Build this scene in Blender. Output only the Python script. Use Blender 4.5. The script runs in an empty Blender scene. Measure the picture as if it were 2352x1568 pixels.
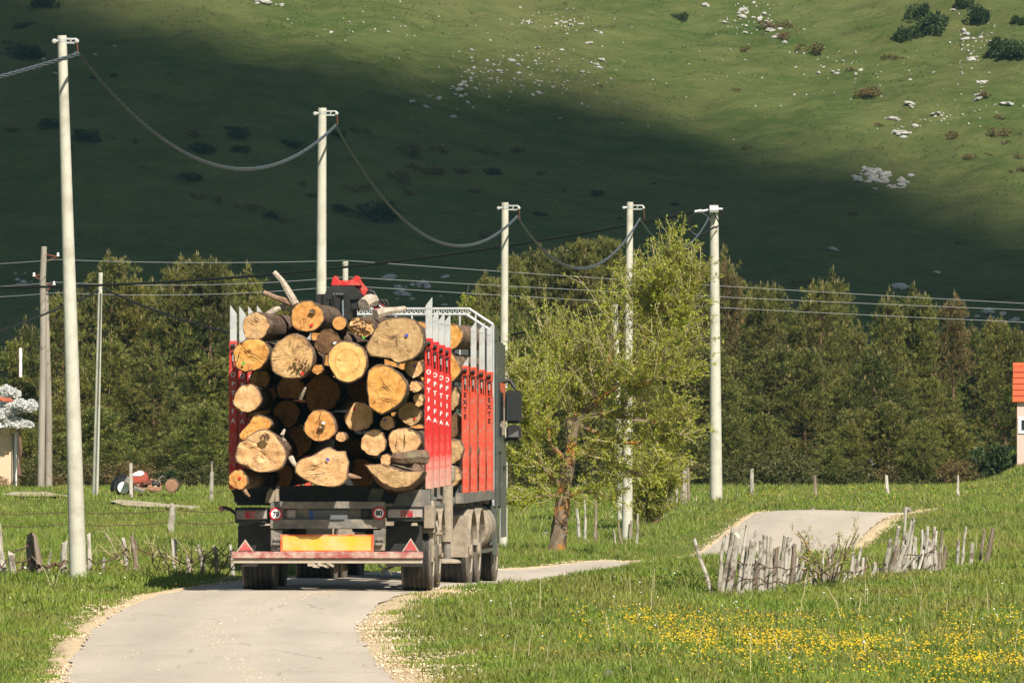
import bpy, bmesh, math, random
import numpy as np
from mathutils import Vector, Matrix, Euler, noise as mnoise

SC = bpy.context.scene
C = SC.collection
PI = math.pi
F, H0, YH = 17300.0, 2.57, 935.0        # focal length in measuring units, eye height, horizon row
CX = 1176.0

# ------------------------------------------------------------------ camera
cam = bpy.data.cameras.new('camera')
camo = bpy.data.objects.new('camera', cam); C.objects.link(camo)
cam.sensor_width = 36.0
cam.lens = F / 2352.0 * 36.0
cam.clip_start, cam.clip_end = 1.0, 6000.0
camo.location = (0, 0, H0)
camo.rotation_euler = (PI / 2 + math.atan((YH - 784.0) / F), 0, 0)
SC.camera = camo

# ------------------------------------------------------------------ light
SUN_AZ, SUN_EL = math.radians(24), math.radians(44)     # to the right of straight behind the camera
SUN = Vector((math.sin(SUN_AZ) * math.cos(SUN_EL), -math.cos(SUN_AZ) * math.cos(SUN_EL), math.sin(SUN_EL)))
W = bpy.data.worlds.new('World'); SC.world = W; W.use_nodes = True
wn = W.node_tree.nodes; wl = W.node_tree.links
for n in list(wn): wn.remove(n)
sky = wn.new('ShaderNodeTexSky'); sky.sky_type = 'NISHITA'; sky.sun_disc = False
sky.sun_elevation = SUN_EL; sky.sun_rotation = PI - SUN_AZ
bg = wn.new('ShaderNodeBackground'); bg.inputs[1].default_value = 0.05
wo = wn.new('ShaderNodeOutputWorld')
wl.new(sky.outputs[0], bg.inputs[0]); wl.new(bg.outputs[0], wo.inputs[0])
sl = bpy.data.lights.new('sun', 'SUN'); sl.energy = 5.0; sl.angle = math.radians(0.53); sl.color = (1.0, 0.945, 0.85)
so = bpy.data.objects.new('sun', sl); C.objects.link(so)
so.rotation_euler = SUN.to_track_quat('Z', 'Y').to_euler()
so.location = (30, -40, 60)
SC.view_settings.view_transform = 'Standard'; SC.view_settings.look = 'None'
SC.view_settings.gamma = 1.0; SC.view_settings.use_curve_mapping = False
SC.view_settings.exposure = 0.6
SC.cycles.max_bounces = 6; SC.cycles.diffuse_bounces = 2; SC.cycles.glossy_bounces = 2
SC.cycles.transparent_max_bounces = 8; SC.cycles.use_denoising = True

# ------------------------------------------------------------------ helpers
def P(xd, yd, Y):
    """a measured image position at a known distance -> the place in the world"""
    return Vector(((xd - CX) * Y / F, Y, H0 + (YH - yd) * Y / F))

def tag(o, label=None, cat=None, group=None, kind=None):
    if label: o['label'] = label
    if cat: o['category'] = cat
    if group: o['group'] = group
    if kind: o['kind'] = kind
    return o

def thing(name, label, cat, loc=(0, 0, 0), rot=(0, 0, 0), group=None):
    o = bpy.data.objects.new(name, None); C.objects.link(o)
    o.location = loc; o.rotation_euler = rot; o.empty_display_size = 0.2
    return tag(o, label, cat, group)

def link(name, me, parent=None, loc=(0, 0, 0), rot=(0, 0, 0), mat=None):
    o = bpy.data.objects.new(name, me); C.objects.link(o)
    o.location = loc; o.rotation_euler = rot
    if parent: o.parent = parent
    if mat is not None and len(me.materials) == 0: me.materials.append(mat)
    return o

def copy_tree(o, parent=None):
    c = o.copy(); C.objects.link(c); c.parent = parent
    for ch in o.children: copy_tree(ch, c)
    return c

class MB:
    def __init__(s): s.v = []; s.f = []; s.m = []
    def add(s, vs, fs, mi=0):
        b = len(s.v); s.v += [tuple(v) for v in vs]; s.f += [tuple(i + b for i in f) for f in fs]; s.m += [mi] * len(fs); return s
    def box(s, c, d, rot=None, mi=0, taper=1.0):
        x, y, z = d[0] / 2, d[1] / 2, d[2] / 2
        vs = [Vector((sx * x * (taper if sz > 0 else 1), sy * y * (taper if sz > 0 else 1), sz * z)) for sz in (-1, 1) for sy in (-1, 1) for sx in (-1, 1)]
        if rot: R = Euler(rot).to_matrix(); vs = [R @ v for v in vs]
        vs = [v + Vector(c) for v in vs]
        return s.add(vs, [(0, 2, 3, 1), (4, 5, 7, 6), (0, 1, 5, 4), (2, 6, 7, 3), (0, 4, 6, 2), (1, 3, 7, 5)], mi)
    def bb(s, a, b, mi=0):
        return s.box([(a[i] + b[i]) / 2 for i in range(3)], [abs(b[i] - a[i]) for i in range(3)], mi=mi)
    def tube(s, pts, rad, n=8, mi=0, caps=True, squash=1.0):
        pts = [Vector(p) for p in pts]
        if not hasattr(rad, '__len__'): rad = [rad] * len(pts)
        vs = []; up = Vector((0, 0, 1))
        for i, p in enumerate(pts):
            t = (pts[min(i + 1, len(pts) - 1)] - pts[max(i - 1, 0)]).normalized()
            a = t.cross(up)
            if a.length < 1e-3: a = Vector((1, 0, 0))
            a.normalize(); b = a.cross(t).normalized(); 
            for k in range(n):
                q = 2 * PI * k / n
                vs.append(p + a * math.cos(q) * rad[i] + b * math.sin(q) * rad[i] * squash)
        fs = [(i * n + k, i * n + (k + 1) % n, (i + 1) * n + (k + 1) % n, (i + 1) * n + k) for i in range(len(pts) - 1) for k in range(n)]
        if caps:
            fs.append(tuple(range(n))[::-1]); fs.append(tuple((len(pts) - 1) * n + k for k in range(n)))
        return s.add(vs, fs, mi)
    def prism(s, poly, y0, y1, mi=0):
        """outline in x,z pushed from y0 to y1"""
        n = len(poly)
        vs = [(p[0], y0, p[1]) for p in poly] + [(p[0], y1, p[1]) for p in poly]
        fs = [tuple(range(n)), tuple(range(2 * n - 1, n - 1, -1))] + [(i, i + n, (i + 1) % n + n, (i + 1) % n) for i in range(n)]
        return s.add(vs, fs, mi)
    def sprism(s, poly, x0, x1, mi=0):
        """outline in y,z pushed from x0 to x1"""
        n = len(poly)
        vs = [(x0, p[0], p[1]) for p in poly] + [(x1, p[0], p[1]) for p in poly]
        fs = [tuple(range(n)), tuple(range(2 * n - 1, n - 1, -1))] + [(i, i + n, (i + 1) % n + n, (i + 1) % n) for i in range(n)]
        return s.add(vs, fs, mi)
    def lathe(s, prof, n=24, axis='z', c=(0, 0, 0), mi=0):
        vs = []
        for r, h in prof:
            for k in range(n):
                q = 2 * PI * k / n; a, b = r * math.cos(q), r * math.sin(q)
                v = {'z': (a, b, h), 'x': (h, a, b), 'y': (a, h, b)}[axis]
                vs.append((v[0] + c[0], v[1] + c[1], v[2] + c[2]))
        m = len(prof)
        fs = [(i * n + k, i * n + (k + 1) % n, (i + 1) * n + (k + 1) % n, (i + 1) * n + k) for i in range(m - 1) for k in range(n)]
        fs += [tuple(range(n))[::-1], tuple((m - 1) * n + k for k in range(n))]
        return s.add(vs, fs, mi)
    def mesh(s, name, mats, smooth=False, bevel=0):
        me = bpy.data.meshes.new(name)
        me.from_pydata(s.v, [], s.f)
        bm = bmesh.new(); bm.from_mesh(me); 
        for i, f in enumerate(bm.faces): f.material_index = s.m[i] if i < len(s.m) else 0
        bmesh.ops.recalc_face_normals(bm, faces=bm.faces)
        if bevel:
            es = [e for e in bm.edges if len(e.link_faces) == 2 and e.calc_face_angle(0) > 0.6]
            bmesh.ops.bevel(bm, geom=es, offset=bevel, segments=2, affect='EDGES', clamp_overlap=True)
        for f in bm.faces: f.smooth = smooth
        bm.to_mesh(me); bm.free()
        for m in (mats if isinstance(mats, (list, tuple)) else [mats]): me.materials.append(m)
        if smooth and hasattr(me, 'set_sharp_from_angle'): me.set_sharp_from_angle(angle=math.radians(38))
        return me
    def build(s, name, mat, parent=None, smooth=False, bevel=0, loc=(0, 0, 0), rot=(0, 0, 0), label=None):
        o = link(name, s.mesh(name, mat, smooth, bevel), parent, loc, rot)
        if label: o['label'] = label
        return o

def np_mesh(name, verts, loops, lens, mats, attr=None, midx=None, smooth=False):
    """fast mesh from numpy arrays; loops = flat vertex indices, lens = corners of each face"""
    me = bpy.data.meshes.new(name)
    me.vertices.add(len(verts)); me.vertices.foreach_set('co', np.asarray(verts, np.float32).ravel())
    me.loops.add(len(loops)); me.loops.foreach_set('vertex_index', np.asarray(loops, np.int32))
    lens = np.asarray(lens, np.int32); st = np.concatenate(([0], np.cumsum(lens)[:-1])).astype(np.int32)
    me.polygons.add(len(lens)); me.polygons.foreach_set('loop_start', st)
    try: me.polygons.foreach_set('loop_total', lens)
    except Exception: pass
    if midx is not None: me.polygons.foreach_set('material_index', np.asarray(midx, np.int32))
    if smooth: me.polygons.foreach_set('use_smooth', np.ones(len(lens), bool))
    if attr is not None:
        for k, a in attr.items():
            at = me.attributes.new(k, 'FLOAT', 'POINT'); at.data.foreach_set('value', np.asarray(a, np.float32))
    me.update(calc_edges=True); me.validate()
    for m in (mats if isinstance(mats, (list, tuple)) else [mats]): me.materials.append(m)
    return me

# ------------------------------------------------------------------ materials
class NT:
    def __init__(s, name):
        s.m = bpy.data.materials.new(name); s.m.use_nodes = True
        s.t = s.m.node_tree; s.n = s.t.nodes
        for n in list(s.n): s.n.remove(n)
        s.out = s.n.new('ShaderNodeOutputMaterial')
    def new(s, typ, **kw):
        n = s.n.new(typ)
        for k, v in kw.items(): setattr(n, k, v)
        return n
    def link(s, a, b): s.t.links.new(a, b)
    def coord(s, kind='Object'):
        return s.new('ShaderNodeTexCoord').outputs[kind]
    def noise(s, vec, scale, detail=4, rough=0.55, stretch=None):
        if stretch:
            mp = s.new('ShaderNodeMapping'); mp.inputs['Scale'].default_value = stretch; s.link(vec, mp.inputs[0]); vec = mp.outputs[0]
        n = s.new('ShaderNodeTexNoise'); n.inputs['Scale'].default_value = scale; n.inputs['Detail'].default_value = detail
        n.inputs['Roughness'].default_value = rough; s.link(vec, n.inputs['Vector']); return n.outputs['Fac']
    def ramp(s, fac, stops):
        r = s.new('ShaderNodeValToRGB'); e = r.color_ramp.elements
        while len(e) < len(stops): e.new(0.5)
        for i, (p, c) in enumerate(stops):
            e[i].position = p; e[i].color = (c[0], c[1], c[2], 1) if hasattr(c, '__len__') else (c, c, c, 1)
        s.link(fac, r.inputs[0]); return r.outputs[0]
    def mix(s, fac, a, b, mode='MIX'):
        m = s.new('ShaderNodeMix', data_type='RGBA', blend_type=mode)
        for sock, v in ((m.inputs[0], fac), (m.inputs[6], a), (m.inputs[7], b)):
            if hasattr(v, 'is_output'): s.link(v, sock)
            elif hasattr(v, '__len__'): sock.default_value = (v[0], v[1], v[2], 1)
            else: sock.default_value = v
        return m.outputs[2]
    def math(s, op, a, b=0.0, c=None):
        m = s.new('ShaderNodeMath', operation=op)
        for i, v in enumerate((a, b) if c is None else (a, b, c)):
            if hasattr(v, 'is_output'): s.link(v, m.inputs[i])
            else: m.inputs[i].default_value = v
        return m.outputs[0]
    def bump(s, h, strength=0.4, dist=0.02):
        b = s.new('ShaderNodeBump'); b.inputs['Strength'].default_value = strength; b.inputs['Distance'].default_value = dist
        s.link(h, b.inputs['Height']); return b.outputs[0]
    def finish(s, col, rough=0.8, normal=None, metal=0.0, spec=0.3):
        p = s.new('ShaderNodeBsdfPrincipled')
        if hasattr(col, 'is_output'): s.link(col, p.inputs['Base Color'])
        else: p.inputs['Base Color'].default_value = (col[0], col[1], col[2], 1)
        if hasattr(rough, 'is_output'): s.link(rough, p.inputs['Roughness'])
        else: p.inputs['Roughness'].default_value = rough
        p.inputs['Metallic'].default_value = metal; p.inputs['Specular IOR Level'].default_value = spec
        if normal is not None: s.link(normal, p.inputs['Normal'])
        s.link(p.outputs[0], s.out.inputs[0]); return s.m

def pm(name, c1, c2=None, scale=4, rough=0.7, bump=0.0, bscale=None, stretch=None, metal=0, spec=0.3, dirt=None, dscale=3, dlo=0.45, dhi=0.65, bdist=0.02, detail=5):
    t = NT(name); v = t.coord()
    c2 = c2 or tuple(x * 0.8 for x in c1)
    col = t.ramp(t.noise(v, scale, detail, 0.6, stretch), [(0.3, c1), (0.7, c2)])
    if dirt: col = t.mix(t.ramp(t.noise(v, dscale, 6, 0.65), [(dlo, 0.0), (dhi, 1.0)]), col, dirt)
    nb = t.bump(t.noise(v, bscale or scale * 3, 5, 0.6, stretch), bump, bdist) if bump else None
    return t.finish(col, rough, nb, metal, spec)

def leaf_mat(name, stops, patch=None, pscale=0.5, trans=0.3, rough=0.6, each=False):
    """leaf stuff: colour from a per-leaf random value, plus patches"""
    t = NT(name)
    a = t.new('ShaderNodeAttribute', attribute_name='v').outputs['Fac']
    col = t.ramp(a, stops)
    if patch:
        g = t.new('ShaderNodeNewGeometry').outputs['Position']
        col = t.mix(t.ramp(t.noise(g, pscale, 3), [(0.42, 0.0), (0.66, 0.75)]), col, patch)
    if each:                                             # every plant has its own shade of the colour
        r_ = t.new('ShaderNodeObjectInfo').outputs['Random']
        col = t.mix(1.0, col, t.ramp(r_, [(0.0, (0.62, 0.66, 0.60)), (0.4, (1.0, 0.95, 0.85)), (0.75, (1.12, 1.15, 0.95)), (1.0, (1.3, 1.12, 0.9))]), 'MULTIPLY')
    d = t.new('ShaderNodeBsdfPrincipled'); d.inputs['Roughness'].default_value = rough; d.inputs['Specular IOR Level'].default_value = 0.25
    tr = t.new('ShaderNodeBsdfTranslucent'); mx = t.new('ShaderNodeMixShader'); mx.inputs[0].default_value = trans
    t.link(col, d.inputs['Base Color']); t.link(col, tr.inputs[0])
    t.link(d.outputs[0], mx.inputs[1]); t.link(tr.outputs[0], mx.inputs[2]); t.link(mx.outputs[0], t.out.inputs[0])
    return t.m

rng = np.random.default_rng(7)
random.seed(11)

def fbm(x, y, s=1.0, seed=0.0, oct=4):
    """cheap smooth noise from rotated sines, about -1..1"""
    x = np.asarray(x, float) * s; y = np.asarray(y, float) * s; z = 0.0; a = 1.0; tot = 0.0
    for o in range(oct):
        q = 1.3 + 2.1 * o + seed
        xr = x * math.cos(q) - y * math.sin(q); yr = x * math.sin(q) + y * math.cos(q)
        z = z + a * (np.sin(xr + 1.7 * np.sin(yr * 0.83 + q)) * np.cos(yr * 1.13 + 1.3 * np.sin(xr * 0.71 - q)))
        tot += a; a *= 0.55; x = x * 1.93; y = y * 1.93
    return z / tot * 1.6
# ================================================================== THE GROUND
# heights measured at places in the picture: (column, row, distance)
_gp = [(-400, 1568, 70), (180, 1568, 70), (890, 1568, 70), (1600, 1568, 70), (2352, 1568, 70), (2900, 1568, 70),
       (100, 1442, 88), (500, 1442, 88), (850, 1440, 88), (1300, 1440, 88), (1900, 1440, 88), (2352, 1440, 88),
       (180, 1334, 103), (0, 1334, 103), (400, 1334, 104), (560, 1358, 100), (960, 1358, 100), (1150, 1338, 112),
       (1100, 1338, 113), (1150, 1318, 121), (1280, 1306, 125), (1440, 1293, 129), (1200, 1333, 118), (1350, 1323, 120.5), (1520, 1302, 131), (1600, 1303, 134), (1620, 1296, 142), (1440, 1283, 136), (1640, 1362, 106), (1800, 1342, 110), (2010, 1332, 111),
       (2200, 1312, 115), (2352, 1290, 118), (1340, 1326, 110.5), (1440, 1309, 112), (1520, 1296, 113), (1600, 1288, 113.5), (1700, 1287, 117), (1800, 1284, 120), (1950, 1270, 123), (2080, 1258, 125), (1800, 1300, 131),
       (1285, 1265, 137), (1155, 1268, 148), (1440, 1242, 160), (1490, 1212, 168), (1560, 1160, 180), (1645, 1150, 189),
       (1640, 1272, 149), (1920, 1262, 147), (1745, 1178, 160), (2080, 1178, 160), (1912, 1175, 162), (1850, 1160, 181), (2200, 1166, 165), (2352, 1150, 171),
       (1900, 1136, 200), (2150, 1136, 200), (1750, 1116, 235), (2050, 1116, 235), (2250, 1110, 235), (2345, 1040, 240), (2330, 1075, 232), (2600, 1040, 240),
       (200, 1230, 145), (-100, 1230, 145), (500, 1230, 145), (700, 1280, 125), (200, 1140, 205), (500, 1150, 205), (50, 1112, 238), (300, 1113, 240), (560, 1114, 240),
       (1000, 1250, 150), (1000, 1130, 230), (1300, 1120, 235)]
_G = []
for a in _gp:
    p = P(*a); _G.append((p.x, p.y, p.z))
_G += [(7.6, 169, -0.05), (10.5, 175, -0.12), (14.5, 180, -0.12), (5, 170, 0.0), (22, 184, -0.05), (10.0, 184, 0.1)]
for x in (-60, -25, 25, 60):
    for y in (110, 160, 235): _G.append((x, y, 0.15))
for x in (-60, -15, 0, 15, 60):
    _G += [(x, 300, 0.3), (x, 380, 0.4), (x, 45, 0.1), (x, 0, 0.9), (x, -40, 1.2)]
_G = np.array(_G); _SY = 4.0
def _phi(dx, dy): return -np.sqrt(dx * dx + (dy / _SY) ** 2 + 0.35)
_A = _phi(_G[:, None, 0] - _G[None, :, 0], _G[:, None, 1] - _G[None, :, 1])
_n = len(_G); _M = np.zeros((_n + 1, _n + 1)); _M[:_n, :_n] = _A + np.eye(_n) * -0.02; _M[:_n, _n] = 1; _M[_n, :_n] = 1
_wt = np.linalg.solve(_M, np.concatenate((_G[:, 2], [0.0])))
def gz_raw(x, y):
    x = np.asarray(x, float); y = np.asarray(y, float); sh = x.shape; x = x.ravel(); y = y.ravel(); out = np.empty_like(x)
    for i in range(0, len(x), 20000):
        xs, ys = x[i:i + 20000], y[i:i + 20000]
        out[i:i + 20000] = _phi(xs[:, None] - _G[None, :, 0], ys[:, None] - _G[None, :, 1]) @ _wt[:-1] + _wt[-1]
    far = np.clip((np.maximum(np.abs(x) - 60, 0) + np.maximum(y - 380, 0) + np.maximum(-40 - y, 0)) / 60, 0, 1)
    out = out * (1 - far) + 0.3 * far
    return out.reshape(sh)

# road centre line (x, distance)
RC = [(4.0, -40), (2.2, 20), (0.2, 45), (-1.6, 60), (-2.58, 70), (-2.95, 77), (-3.28, 86), (-3.34, 91), (-3.15, 97), (-2.68, 101), (-2.05, 106), (-1.3, 111.5),
      (-0.6, 116.5), (0.6, 121), (2.1, 125.5), (3.5, 132), (4.45, 141), (5.3, 149.5), (6.75, 160), (8.2, 168), (11, 174.5), (16, 179.5), (24, 182), (40, 184), (80, 190)]
def _catmull(pts, step=0.5):
    out = []
    p = [np.array(q, float) for q in pts]; p = [2 * p[0] - p[1]] + p + [2 * p[-1] - p[-2]]
    for i in range(1, len(p) - 2):
        n = max(2, int(np.linalg.norm(p[i + 1] - p[i]) / step))
        for k in range(n):
            t = k / n
            out.append(0.5 * ((2 * p[i]) + (p[i + 1] - p[i - 1]) * t + (2 * p[i - 1] - 5 * p[i] + 4 * p[i + 1] - p[i + 2]) * t * t + (3 * p[i] - p[i - 1] - 3 * p[i + 1] + p[i + 2]) * t ** 3))
    out.append(p[-2]); return np.array(out)
RL = _catmull(RC)
_T = np.gradient(RL, axis=0); _T /= np.linalg.norm(_T, axis=1)[:, None]; RN = np.stack((_T[:, 1], -_T[:, 0]), 1)   # points to the right
RW = 1.56
def road_dist(x, y):
    """signed distance from the road centre line (right positive)"""
    x = np.asarray(x, float); y = np.asarray(y, float); sh = x.shape; x = x.ravel(); y = y.ravel(); o = np.empty_like(x)
    for i in range(0, len(x), 8000):
        dx = x[i:i + 8000, None] - RL[None, :, 0]; dy = y[i:i + 8000, None] - RL[None, :, 1]
        k = np.argmin(dx * dx + dy * dy, 1); r = np.arange(len(k))
        d = np.sqrt(dx[r, k] ** 2 + dy[r, k] ** 2); s = np.sign(dx[r, k] * RN[k, 0] + dy[r, k] * RN[k, 1])
        o[i:i + 8000] = d * np.where(s == 0, 1, s)
    return o.reshape(sh)
_rz = gz_raw(RL[:, 0], RL[:, 1])
def gz(x, y):
    z = gz_raw(x, y); x = np.asarray(x, float); y = np.asarray(y, float)
    return z + 0.035 * fbm(x, y, 0.9, 3) + 0.05 * fbm(x, y, 0.23, 5)
def g1(x, y): return float(gz(np.array([x]), np.array([y]))[0])

def axis_pts(segs):
    out = []
    for a, b, s in segs: out += list(np.arange(a, b, s))
    out.append(segs[-1][1]); return np.array(out)
gx = axis_pts([(-1500, -300, 200), (-300, -60, 30), (-60, -18, 4), (-18, -8, 1), (-8, 12, 0.25), (12, 22, 1), (22, 60, 4), (60, 300, 30), (300, 1500, 200)])
gy = axis_pts([(-1500, -200, 200), (-200, 0, 25), (0, 60, 5), (60, 175, 0.5), (175, 250, 1.5), (250, 400, 10), (400, 900, 50), (900, 2500, 400)])
X, Y = np.meshgrid(gx, gy)
Z = gz(X, Y); rd = np.abs(road_dist(X, Y)); Z = Z - 0.12 * np.clip((2.0 - rd) / 0.35, 0, 1)
nx, ny = len(gx), len(gy)
idx = np.arange(nx * ny).reshape(ny, nx)
quads = np.stack((idx[:-1, :-1], idx[:-1, 1:], idx[1:, 1:], idx[1:, :-1]), -1).reshape(-1, 4)
t = NT('meadow_soil'); g = t.new('ShaderNodeNewGeometry').outputs['Position']
c = t.ramp(t.noise(g, 0.35, 5, 0.6), [(0.3, (0.105, 0.150, 0.026)), (0.5, (0.150, 0.180, 0.040)), (0.72, (0.20, 0.180, 0.065))])
c = t.mix(t.ramp(t.noise(g, 5.0, 6, 0.7), [(0.35, 0.0), (0.7, 0.7)]), c, (0.085, 0.120, 0.022))
c = t.mix(t.ramp(t.noise(g, 1.1, 4, 0.7, (0.5, 0.15, 1)), [(0.5, 0.0), (0.72, 0.6)]), c, (0.175, 0.165, 0.060))
M_SOIL = t.finish(c, 0.95, t.bump(t.noise(g, 9, 6, 0.7), 0.9, 0.08), spec=0.1)
me = np_mesh('ground', np.stack((X.ravel(), Y.ravel(), Z.ravel()), 1), quads.ravel(), np.full(len(quads), 4), M_SOIL, smooth=True)
tag(link('ground', me), kind='structure')

# road sheet, crowned a little, with ragged edges
t = NT('worn_asphalt'); g = t.new('ShaderNodeNewGeometry').outputs['Position']
c = t.ramp(t.noise(g, 0.6, 5, 0.6, (1, 0.25, 1)), [(0.3, (0.46, 0.385, 0.30)), (0.7, (0.575, 0.485, 0.38))])
c = t.mix(t.ramp(t.noise(g, 45, 3, 0.7), [(0.42, 0.0), (0.75, 0.4)]), c, (0.26, 0.245, 0.22))
c = t.mix(t.ramp(t.noise(g, 1.7, 6, 0.7, (1, 0.12, 1)), [(0.52, 0.0), (0.70, 0.55)]), c, (0.35, 0.305, 0.25))
c = t.mix(t.ramp(t.noise(g, 0.9, 6, 0.65, (1.6, 0.2, 1)), [(0.5, 0.0), (0.75, 0.55)]), c, (0.50, 0.42, 0.32))
c = t.mix(t.ramp(t.noise(g, 30, 2, 0.5), [(0.66, 0.0), (0.72, 0.6)]), c, (0.60, 0.55, 0.46))
uvx = t.new('ShaderNodeAttribute', attribute_name='across').outputs['Fac']
tr_ = t.ramp(t.math('ABSOLUTE', t.math('SUBTRACT', t.math('ABSOLUTE', t.math('ADD', uvx, t.math('MULTIPLY', t.math('SUBTRACT', t.noise(g, 0.3, 2), 0.5), 0.35))), 0.52)), [(0.0, 1.0), (0.30, 0.0)])
c = t.mix(t.math('MULTIPLY', tr_, 0.40), c, (0.37, 0.32, 0.26))
vo = t.new('ShaderNodeTexVoronoi', feature='DISTANCE_TO_EDGE'); vo.inputs['Scale'].default_value = 0.55; mp_ = t.new('ShaderNodeMapping'); mp_.inputs['Scale'].default_value = (1, 0.35, 1); vn = t.new('ShaderNodeTexNoise'); vn.inputs['Scale'].default_value = 2.5; t.link(g, vn.inputs['Vector'])
t.link(t.mix(0.22, g, vn.outputs['Color'], 'ADD'), mp_.inputs[0]); t.link(mp_.outputs[0], vo.inputs['Vector'])
ck_ = t.math('MULTIPLY', t.ramp(vo.outputs['Distance'], [(0.0, 1.0), (0.012, 0.0)]), t.ramp(t.noise(g, 0.4, 3), [(0.50, 0.0), (0.60, 0.7)]))
c = t.mix(ck_, c, (0.16, 0.145, 0.125))
M_ROAD = t.finish(c, 0.9, t.bump(t.noise(g, 60, 3, 0.7), 0.3, 0.01), spec=0.2)
n = len(RL); off = np.array([-1.0, -0.75, -0.5, -0.25, 0, 0.25, 0.5, 0.75, 1.0]) * RW
vs = []
for j, o in enumerate(off):
    e = (np.abs(o) / RW) ** 4 * (0.05 * fbm(RL[:, 1], RL[:, 0], 2.2, j) + 0.03 * fbm(RL[:, 1], RL[:, 0], 7.0, j + 2)) * np.sign(o)
    xy = RL + RN * (o + e)[:, None]
    vs.append(np.stack((xy[:, 0], xy[:, 1], gz_raw(xy[:, 0], xy[:, 1]) + 0.03 * (1 - (o / RW) ** 2) + 0.0), 1))
vs = np.stack(vs, 1); k = len(off); ii = np.arange(n * k).reshape(n, k)
q = np.stack((ii[:-1, :-1], ii[:-1, 1:], ii[1:, 1:], ii[1:, :-1]), -1).reshape(-1, 4)
tag(link('road', np_mesh('road', vs.reshape(-1, 3), q.ravel(), np.full(len(q), 4), M_ROAD, {'across': np.tile(off / RW, n)}, smooth=True)), kind='structure')

# gravel shoulder sheets
t = NT('cream_gravel_bed'); g = t.new('ShaderNodeNewGeometry').outputs['Position']
c = t.ramp(t.noise(g, 26, 4, 0.8), [(0.35, (0.30, 0.22, 0.12)), (0.47, (0.60, 0.44, 0.26)), (0.66, (0.78, 0.64, 0.44))])
M_GBED = t.finish(c, 0.95, t.bump(t.noise(g, 35, 4, 0.7), 0.8, 0.03), spec=0.1)
def shoulder_w(Yv, side):
    if side > 0: return np.interp(Yv, [60, 66, 71, 78, 86, 90, 93, 97, 104, 112, 118, 128, 150, 160, 166, 200], [0.3, 0.55, 0.75, 0.95, 0.75, 0.95, 1.15, 0.9, 0.55, 0.42, 0.3, 0.25, 0.35, 0.55, 0.3, 0.2])
    return np.interp(Yv, [60, 70, 80, 88, 95, 102, 115, 130, 147, 160, 170, 200], [0.3, 0.38, 0.30, 0.35, 0.42, 0.3, 0.3, 0.2, 0.22, 0.3, 0.25, 0.2])
for side in (1, -1):
    m = (RL[:, 1] > 55) & (RL[:, 1] < 190); r = RL[m]; rn = RN[m]; w = shoulder_w(r[:, 1], side)
    w = w * 0.8 * (1 + 0.35 * fbm(r[:, 1], r[:, 0], 1.1, side) + 0.15 * fbm(r[:, 1], r[:, 0], 4, side + 2)); cols = []
    for f_, dz in ((-0.12, -0.03), (0.06, 0.0), (0.4, 0.012), (0.75, 0.005), (1.0, -0.06)):
        xy = r + rn * (side * (RW + w * f_))[:, None]
        cols.append(np.stack((xy[:, 0], xy[:, 1], gz_raw(xy[:, 0], xy[:, 1]) + dz + 0.01 * fbm(xy[:, 0], xy[:, 1], 6)), 1))
    v = np.stack(cols, 1); n = len(r); k = 5; ii = np.arange(n * k).reshape(n, k)
    q = np.stack((ii[:-1, :-1], ii[:-1, 1:], ii[1:, 1:], ii[1:, :-1]), -1).reshape(-1, 4)
    tag(link('gravel_shoulder', np_mesh('gravel_shoulder', v.reshape(-1, 3), q.ravel(), np.full(len(q), 4), M_GBED, smooth=True)), kind='structure')

# ================================================================== THE HILL
def hill_z(x, y):
    x = np.asarray(x, float); y = np.asarray(y, float)
    t_ = y - 632 - 7 * np.sin(x / 31.0 + 0.5) + 0.06 * x
    s = 0.44 * (np.sqrt(t_ * t_ + 400) + t_) / 2
    u = np.clip(t_ / 60, 0, 1)
    return s + u * (3.2 * np.sin(x / 23.0 + y / 47.0 + 1.0) + 0.7 * np.sin(x / 9.5 - y / 15.0) + 0.9 * fbm(x, y, 0.12, 1) + 0.35 * fbm(x, y, 0.5, 4)) - 0.3
def hill_pt(xd, yd):
    lo, hi = 600.0, 1000.0
    for _ in range(40):
        m = (lo + hi) / 2; p = P(xd, yd, m)
        if float(hill_z(p.x, p.y)) > p.z: hi = m
        else: lo = m
    p = P(xd, yd, hi); p.z = float(hill_z(p.x, p.y)); return p
hx = axis_pts([(-420, -90, 15), (-90, 90, 1.2), (90, 420, 15)]); hy = axis_pts([(560, 640, 8), (640, 780, 0.9), (780, 1200, 20)])
X, Y = np.meshgrid(hx, hy); Z = hill_z(X, Y) - 1.2 * (Y < 600)
nx, ny = len(hx), len(hy); idx = np.arange(nx * ny).reshape(ny, nx)
quads = np.stack((idx[:-1, :-1], idx[:-1, 1:], idx[1:, 1:], idx[1:, :-1]), -1).reshape(-1, 4)
t = NT('hill_turf'); g = t.new('ShaderNodeNewGeometry').outputs['Position']
c = t.ramp(t.noise(g, 0.055, 6, 0.62), [(0.32, (0.058, 0.102, 0.024)), (0.48, (0.098, 0.126, 0.034)), (0.66, (0.145, 0.140, 0.050))])
c = t.mix(t.ramp(t.noise(g, 0.05, 5, 0.6, (0.7, 2.0, 2.0)), [(0.45, 0.0), (0.62, 0.8)]), c, (0.078, 0.108, 0.024))
c = t.mix(t.ramp(t.noise(g, 0.9, 6, 0.75, (0.35, 1, 1)), [(0.4, 0.0), (0.75, 0.6)]), c, (0.060, 0.075, 0.018))
c = t.mix(t.ramp(t.noise(g, 2.2, 5, 0.7, (0.5, 1, 1)), [(0.58, 0.0), (0.75, 0.45)]), c, (0.24, 0.20, 0.10))
c = t.mix(t.ramp(t.noise(g, 0.16, 5, 0.7, (0.5, 1.3, 1)), [(0.6, 0.0), (0.74, 0.55)]), c, (0.050, 0.085, 0.018))
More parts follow.
